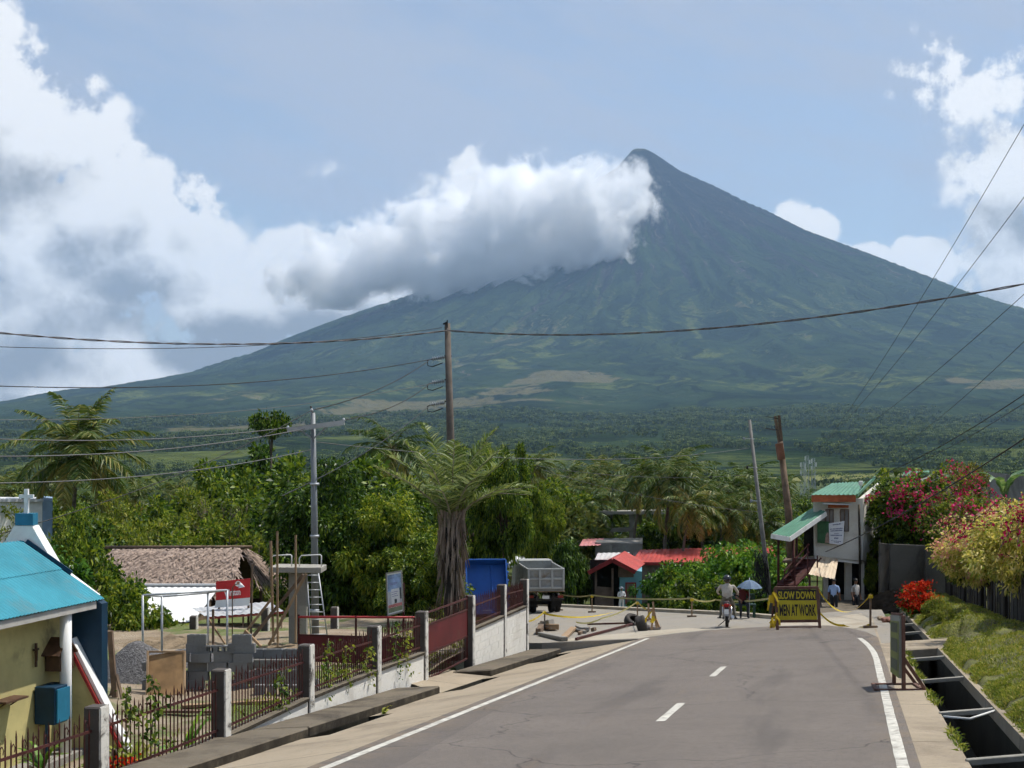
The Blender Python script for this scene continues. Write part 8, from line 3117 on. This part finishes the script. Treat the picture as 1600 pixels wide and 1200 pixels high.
# ------------------------------------------------------------------ poles and wires
M_CPOLE = mat('brown_concrete_pole', (0.12, 0.10, 0.085), .9, .2, 2.0)
M_INSUL = mat('grey_insulator', (0.26, 0.28, 0.30), .3, .15)
M_WIRE = mat('black_wire', (0.02, 0.02, 0.021), .6, .1)
M_WIREG = mat('grey_wire', (0.13, 0.13, 0.13), .5, .1)
M_STEELP = mat('grey_steel_pole', (0.19, 0.205, 0.215), .55, .12, 2.0, metal=.2)

dA = 60.0
pA = thing('utility_pole', 'tall brown pole carrying three stacked insulators', 'utility pole', (ux(704, dA), dA, -9.4))
topA = px(699, 505, dA)
part(pA, 'shaft', MB().tube([zpt(px(704, 700, dA), -9.6), px(704, 690, dA), topA], [.20, .165, .12], 12), M_CPOLE)
part(pA, 'top_bracket', MB().bar(topA + Vector((-.18, -.1, -.05)), topA + Vector((.02, -.1, .05)), .06).bar(topA + Vector((0, -.12, -.2)), topA + Vector((0, -.12, .12)), .05), M_WIRE)
armA = []
for v in (558, 595, 629):
    q = px(700, v, dA) + Vector((-.12, -.02, 0))
    e = q + Vector((-.62, 0, -.10))
    ins = part(pA, 'insulator', MB().tube([q, e], .035, 8), M_INSUL)
    mb = MB()
    for k in range(6):
        c = q.lerp(e, .12 + k * .14)
        ax = (e - q).normalized()
        mb.tube([c - ax * .022, c, c + ax * .022], [.05, .115, .05], 12)
    part(ins, 'disc', mb, M_INSUL)
    q2 = q + Vector((0, 0, -.22))
    part(ins, 'jumper', MB().tube([e, e + Vector((-.12, 0, -.06)), e + Vector((-.10, 0, -.26)), e + Vector((.10, 0, -.30)), q2 + Vector((-.1, 0, -.02))], .022, 6), M_WIRE)
    part(pA, 'clamp', MB().tube([q + Vector((-.02, 0, .05)), q + Vector((.28, 0, .05))], .03, 6), M_WIRE)
    armA.append(e)

dB = 38.6
pB = thing('utility_pole', 'grey steel pole with a crossarm beside the concrete stand', 'utility pole', (ux(492, dB), dB, YARD - .4))
topB = px(489, 645, dB)
part(pB, 'shaft', MB().tube([zpt(px(493, 1000, dB), YARD - .4), px(491, 800, dB), topB], [.105, .09, .065], 12), M_STEELP)
aL, aR = px(449, 672, dB - .15), px(538, 660, dB - .15)
part(pB, 'crossarm', MB().bar(aL, aR, .10, .13), mat('pale_steel_arm', (.34, .35, .36), .5))
for (u, v) in ((468, 671), (514, 664)):
    part(pB, 'brace', MB().bar(px(u, v, dB - .15), px(489, 686, dB - .12), .03, .04), M_STEELP)
part(pB, 'top_pin', MB().tube([topB, topB + Vector((-.06, 0, .18))], .03, 6), M_WIRE)
insB = []
for (u, v) in ((450, 668), (537, 656), (487, 641)):
    q = px(u, v, dB - .15)
    part(pB, 'insulator', MB().tube([q - Vector((0, 0, .06)), q - Vector((0, 0, .02)), q, q + Vector((0, 0, .05))], [.02, .05, .045, .02], 10), M_INSUL)
    insB.append(q)
for z in (-4.4, -2.4, -1.0):
    part(pB, 'band', MB().tube([px(492, 800, dB) * 0 + Vector((ux(491.5, dB), dB, z)), Vector((ux(491.5, dB), dB, z + .06))], .125, 12), M_GALV)

dC = 64.5
pC = thing('utility_pole', 'thin leaning grey pole with service brackets beside the hedge', 'utility pole', zpt(px(1210, 900, dC), -9.5))
cB, cT = zpt(px(1214, 900, dC), -9.5), px(1171, 656, dC)
part(pC, 'shaft', MB().tube([cB, cB.lerp(cT, .5), cT], [.12, .10, .07], 10), mat('pale_grey_pole', (.17, .165, .155), .8, .15))
for f in (.92, .80, .66):
    q = cB.lerp(cT, f)
    part(pC, 'bracket', MB().bar(q + Vector((-.35, -.05, .03)), q + Vector((.12, -.05, .0)), .035), M_GALV)
    part(pC, 'insulator', MB().tube([q + Vector((-.35, -.05, -.05)), q + Vector((-.35, -.05, .09))], .05, 8), M_WIRE if f == .80 else M_INSUL)
# coil of slack cables on the pole
mb = MB()
rr = random.Random(6)
cc0 = cB.lerp(cT, .36) + Vector((-.3, -.1, 0))
for k in range(22):
    r = rr.uniform(.14, .34)
    ph = rr.uniform(0, 6.28)
    hh = rr.uniform(.45, 1.0)
    off = Vector((rr.uniform(-.12, .12), rr.uniform(-.1, .1), rr.uniform(-.25, .25)))
    pts_ = [cc0 + off + Vector((math.cos(a + ph) * r, math.sin(a + ph) * .12, math.sin(a) * hh)) for a in [i * math.pi / 9 for i in range(19)]]
    mb.tube(pts_, .014, 4, cap=False)
part(pC, 'cable_coil', mb, M_WIRE)

dD = 66.0
pD = thing('utility_pole', 'dark wooden pole with split top before the green porch roof', 'utility pole', zpt(px(1238, 900, dD), -8.0))
part(pD, 'shaft', MB().tube([zpt(px(1241, 900, dD), -8.0), px(1232, 800, dD), px(1219, 690, dD)], [.20, .17, .13], 10), M_OLDWOOD)
part(pD, 'top_post', MB().bar(px(1219, 700, dD), px(1211, 650, dD), .12), M_OLDWOOD)
part(pD, 'top_post', MB().bar(px(1222, 700, dD + .2), px(1217, 649, dD + .2), .12), M_OLDWOOD)
part(pD, 'splice', MB().bar(px(1221, 718, dD - .1), px(1217, 693, dD - .1), .34, .3), mat('rusty_splice', (.20, .085, .05), .8, .2))
for v in (652, 670):
    part(pD, 'arm', MB().bar(px(1196, v - 1, dD - .2), px(1216, v + 2, dD - .2), .03), M_WIRE)


def wire(a, b, sag, r, label, mt=M_WIRE, seg=26, twist=0.0):
    P = []
    # wires go on well past the picture's edge
    f0 = -.3 if abs(a.x / a.y) > .36 else 0.0
    f1 = 1.3 if abs(b.x / b.y) > .36 else 1.0
    for i in range(seg + 1):
        f = f0 + (f1 - f0) * i / seg
        q = a.lerp(b, f)
        q.z -= sag * 4 * f * (1 - f)
        P.append(q)
    if twist:
        mb = MB()
        for s in (0, math.pi):
            P2 = []
            n = 150
            for i in range(n + 1):
                f = f0 + (f1 - f0) * i / n
                q = a.lerp(b, f)
                q.z -= sag * 4 * f * (1 - f)
                ph = f * twist + s
                P2.append(q + Vector((0, math.cos(ph) * r, math.sin(ph) * r)))
            mb.tube(P2, r * .8, 5, cap=False)
        return single('wire', mb, mt, label, 'wire', 'overhead wires', base=a)
    return single('wire', MB().tube(P, r, 5, cap=False), mt, label, 'wire', 'overhead wires', base=a)


at_A = px(699, 517, dA) + Vector((0, -.2, 0))
wire(px(-80, 512, 46), at_A, .55, .022, 'thick twisted cable running from the pole of stacked insulators over the chapel', mat('twisted_cable', (.10, .085, .085), .6, .3, 8.0), twist=60)
wire(at_A, px(1680, 428, 40), .75, .022, 'thick twisted cable running from the pole of stacked insulators over the road', MATS['twisted_cable'], twist=70)
wire(px(-80, 539, 50), px(690, 512, 75), .5, .014, 'thin wire just under the twisted cable')
wire(px(-80, 600, 42), armA[0], .5, .016, 'wire from the topmost insulator running over the palm')
wire(px(-80, 655, 42), px(690, 596, dA), .5, .010, 'fine wire from the middle insulator running past the palm', M_WIREG)
wire(px(-80, 712, 30), px(486, 668, dB), .25, .013, 'pale wire from the steel crossarm sagging across the palm', M_WIREG)
wire(px(-80, 682, 32), insB[0], .20, .012, 'pale wire from the near end of the steel crossarm', M_WIREG)
wire(px(-80, 755, 28), px(489, 702, dB), .25, .012, 'pale low wire from below the steel crossarm', M_WIREG)
wire(insB[2], armA[0], .25, .016, 'wire linking the steel pole top to the topmost insulator')
wire(insB[1], armA[1], .25, .016, 'wire linking the steel crossarm to the middle insulator')
wire(px(440, 775, 36), armA[2], .25, .016, 'wire from the lowest insulator passing below the steel crossarm')
wire(px(-60, 850, 26), insB[2], .3, .010, 'thin wire from the steel pole top falling towards the chapel')
wire(px(489, 690, dB), px(1170, 700, dC), .5, .010, 'long faint wire between the steel pole and the leaning pole', M_WIREG)
wire(px(840, 728, 70), px(1166, 742, dC), .3, .010, 'faint wire reaching the leaning pole over the palms', M_WIREG)
wire(px(850, 735, 70), px(1190, 800, dC), .3, .010, 'faint low wire reaching the leaning pole over the red roof', M_WIREG)
far1, far2 = px(1258, 722, 190), px(1262, 735, 190)
wire(px(1660, 90, 42), px(1292, 688, 105), .55, .012, 'steepest wire climbing over the bougainvillea from the far bend')
wire(px(1660, 228, 42), px(1268, 712, 120), .6, .012, 'second steep wire climbing over the bougainvillea')
wire(px(1660, 405, 44), px(1290, 706, 110), .5, .012, 'middle wire rising over the house roof')
wire(px(1660, 475, 44), px(1385, 712, 100), .4, .012, 'wire rising from the green roof over the grey building')
wire(px(1660, 575, 40), px(1330, 758, 70), .4, .016, 'heavy wire running down to the green house roof')
wire(px(1660, 590, 40), px(1360, 748, 74), .4, .012, 'wire running beside the heavy one to the green roof')
wire(px(1660, 645, 36), px(1290, 862, 62), .25, .022, 'thick low cable crossing before the bougainvillea to the house')
wire(px(1186, 666, dC), px(1216, 672, dD), .05, .012, 'short wire tying the leaning pole to the wooden pole')
wire(px(1205, 840, dC - 1), px(1232, 838, 61.8), .1, .012, 'short slack wire from the cable coil to the porch roof')
# small solar lamps on the roof edge
for (u, v, d, lab) in ((1345, 755, 63.0, 'small white lamp panel on the corner of the green roof'), (1423, 736, 80, 'small white lamp panel on the far green roof')):
    o = thing('roof_lamp', lab, 'lamp', px(u, v + 4, d))
    part(o, 'panel', MB().box(px(u, v, d), (.20, .05, .20), .3), M_WHITE, bevel=.02)
    part(o, 'bracket', MB().bar(px(u, v + 1, d) + Vector((0, .05, 0)), px(u, v + 9, d) + Vector((0, .05, 0)), .04), M_GALV)

# ------------------------------------------------------------------ air: even haze round everything, and the cloud on the volcano
def volume_mat(name):
    m = bpy.data.materials.new(name)
    m.use_nodes = True
    return m, NT(m.node_tree)


m, t = volume_mat('haze_air')
pv = t.add('ShaderNodeVolumePrincipled')
pv.inputs['Color'].default_value = (0.44, 0.68, 1.0, 1)
pv.inputs['Density'].default_value = 3.9e-5
pv.inputs['Anisotropy'].default_value = 0.2
o = t.add('ShaderNodeOutputMaterial')
t.l.new(pv.outputs[0], o.inputs['Volume'])
hz = MB().box((0, 6500, 1140), (30000, 23000, 2420)).build('haze', m)
hz['kind'] = 'stuff'
hz['label'] = 'thin pale blue haze filling the air towards the volcano'
hz['category'] = 'haze'

m, t = volume_mat('cloud_air')
pv = t.add('ShaderNodeVolumePrincipled')
pv.inputs['Color'].default_value = (1, 1, 1, 1)
pv.inputs['Anisotropy'].default_value = 0.0
tcn = t.add('ShaderNodeTexCoord')
ob = tcn.outputs['Object']
# lobes: photo u, v, half width, half height in px, depth offset m
CD = 9000.0
acc = None
for (u, v, hw, hh, dd) in [(930, 330, 95, 78, 0), (865, 370, 130, 95, 60), (760, 380, 150, 92, 0), (640, 405, 130, 72, 80), (980, 290, 45, 45, 50),
                           (820, 300, 90, 62, 100), (700, 340, 110, 62, 120), (545, 425, 120, 56, 60), (940, 420, 60, 42, -60), (770, 432, 240, 34, 0), (490, 440, 90, 36, 80)]:
    c = ((u - 800) / F * CD, dd, (YH - v) / F * CD)
    s = (hw / F * CD, 330.0 * min(1.0, hh / 80), hh / F * CD)
    q = t.vmath('DIVIDE', t.vmath('SUBTRACT', ob, c), s)
    f = t.math('SUBTRACT', 1.0, t.vmath('LENGTH', q))
    acc = f if acc is None else t.math('SMOOTH_MAX', acc, f, 0.3)
n1 = t.noise(ob, 0.0034, 9, 0.68, 0.2)
d = t.math('ADD', acc, t.math('MULTIPLY', t.math('SUBTRACT', n1, 0.515), 3.5))
dens = t.math('MULTIPLY', t.smooth(d, 0.0, 0.45), 0.017)
t.l.new(dens, pv.inputs['Density'])
o = t.add('ShaderNodeOutputMaterial')
t.l.new(pv.outputs[0], o.inputs['Volume'])
x0, x1 = (360 - 800) / F * CD, (1050 - 800) / F * CD
z0, z1 = (YH - 482) / F * CD, (YH - 215) / F * CD
cl = MB().box(((x0 + x1) / 2, 0, (z0 + z1) / 2), (x1 - x0, 900, z1 - z0)).build('cloud', m)
cl.location = (0, CD, 0)
cl['kind'] = 'stuff'
cl['label'] = 'white cumulus cloud wrapped round the left shoulder of the volcano'
cl['category'] = 'cloud'
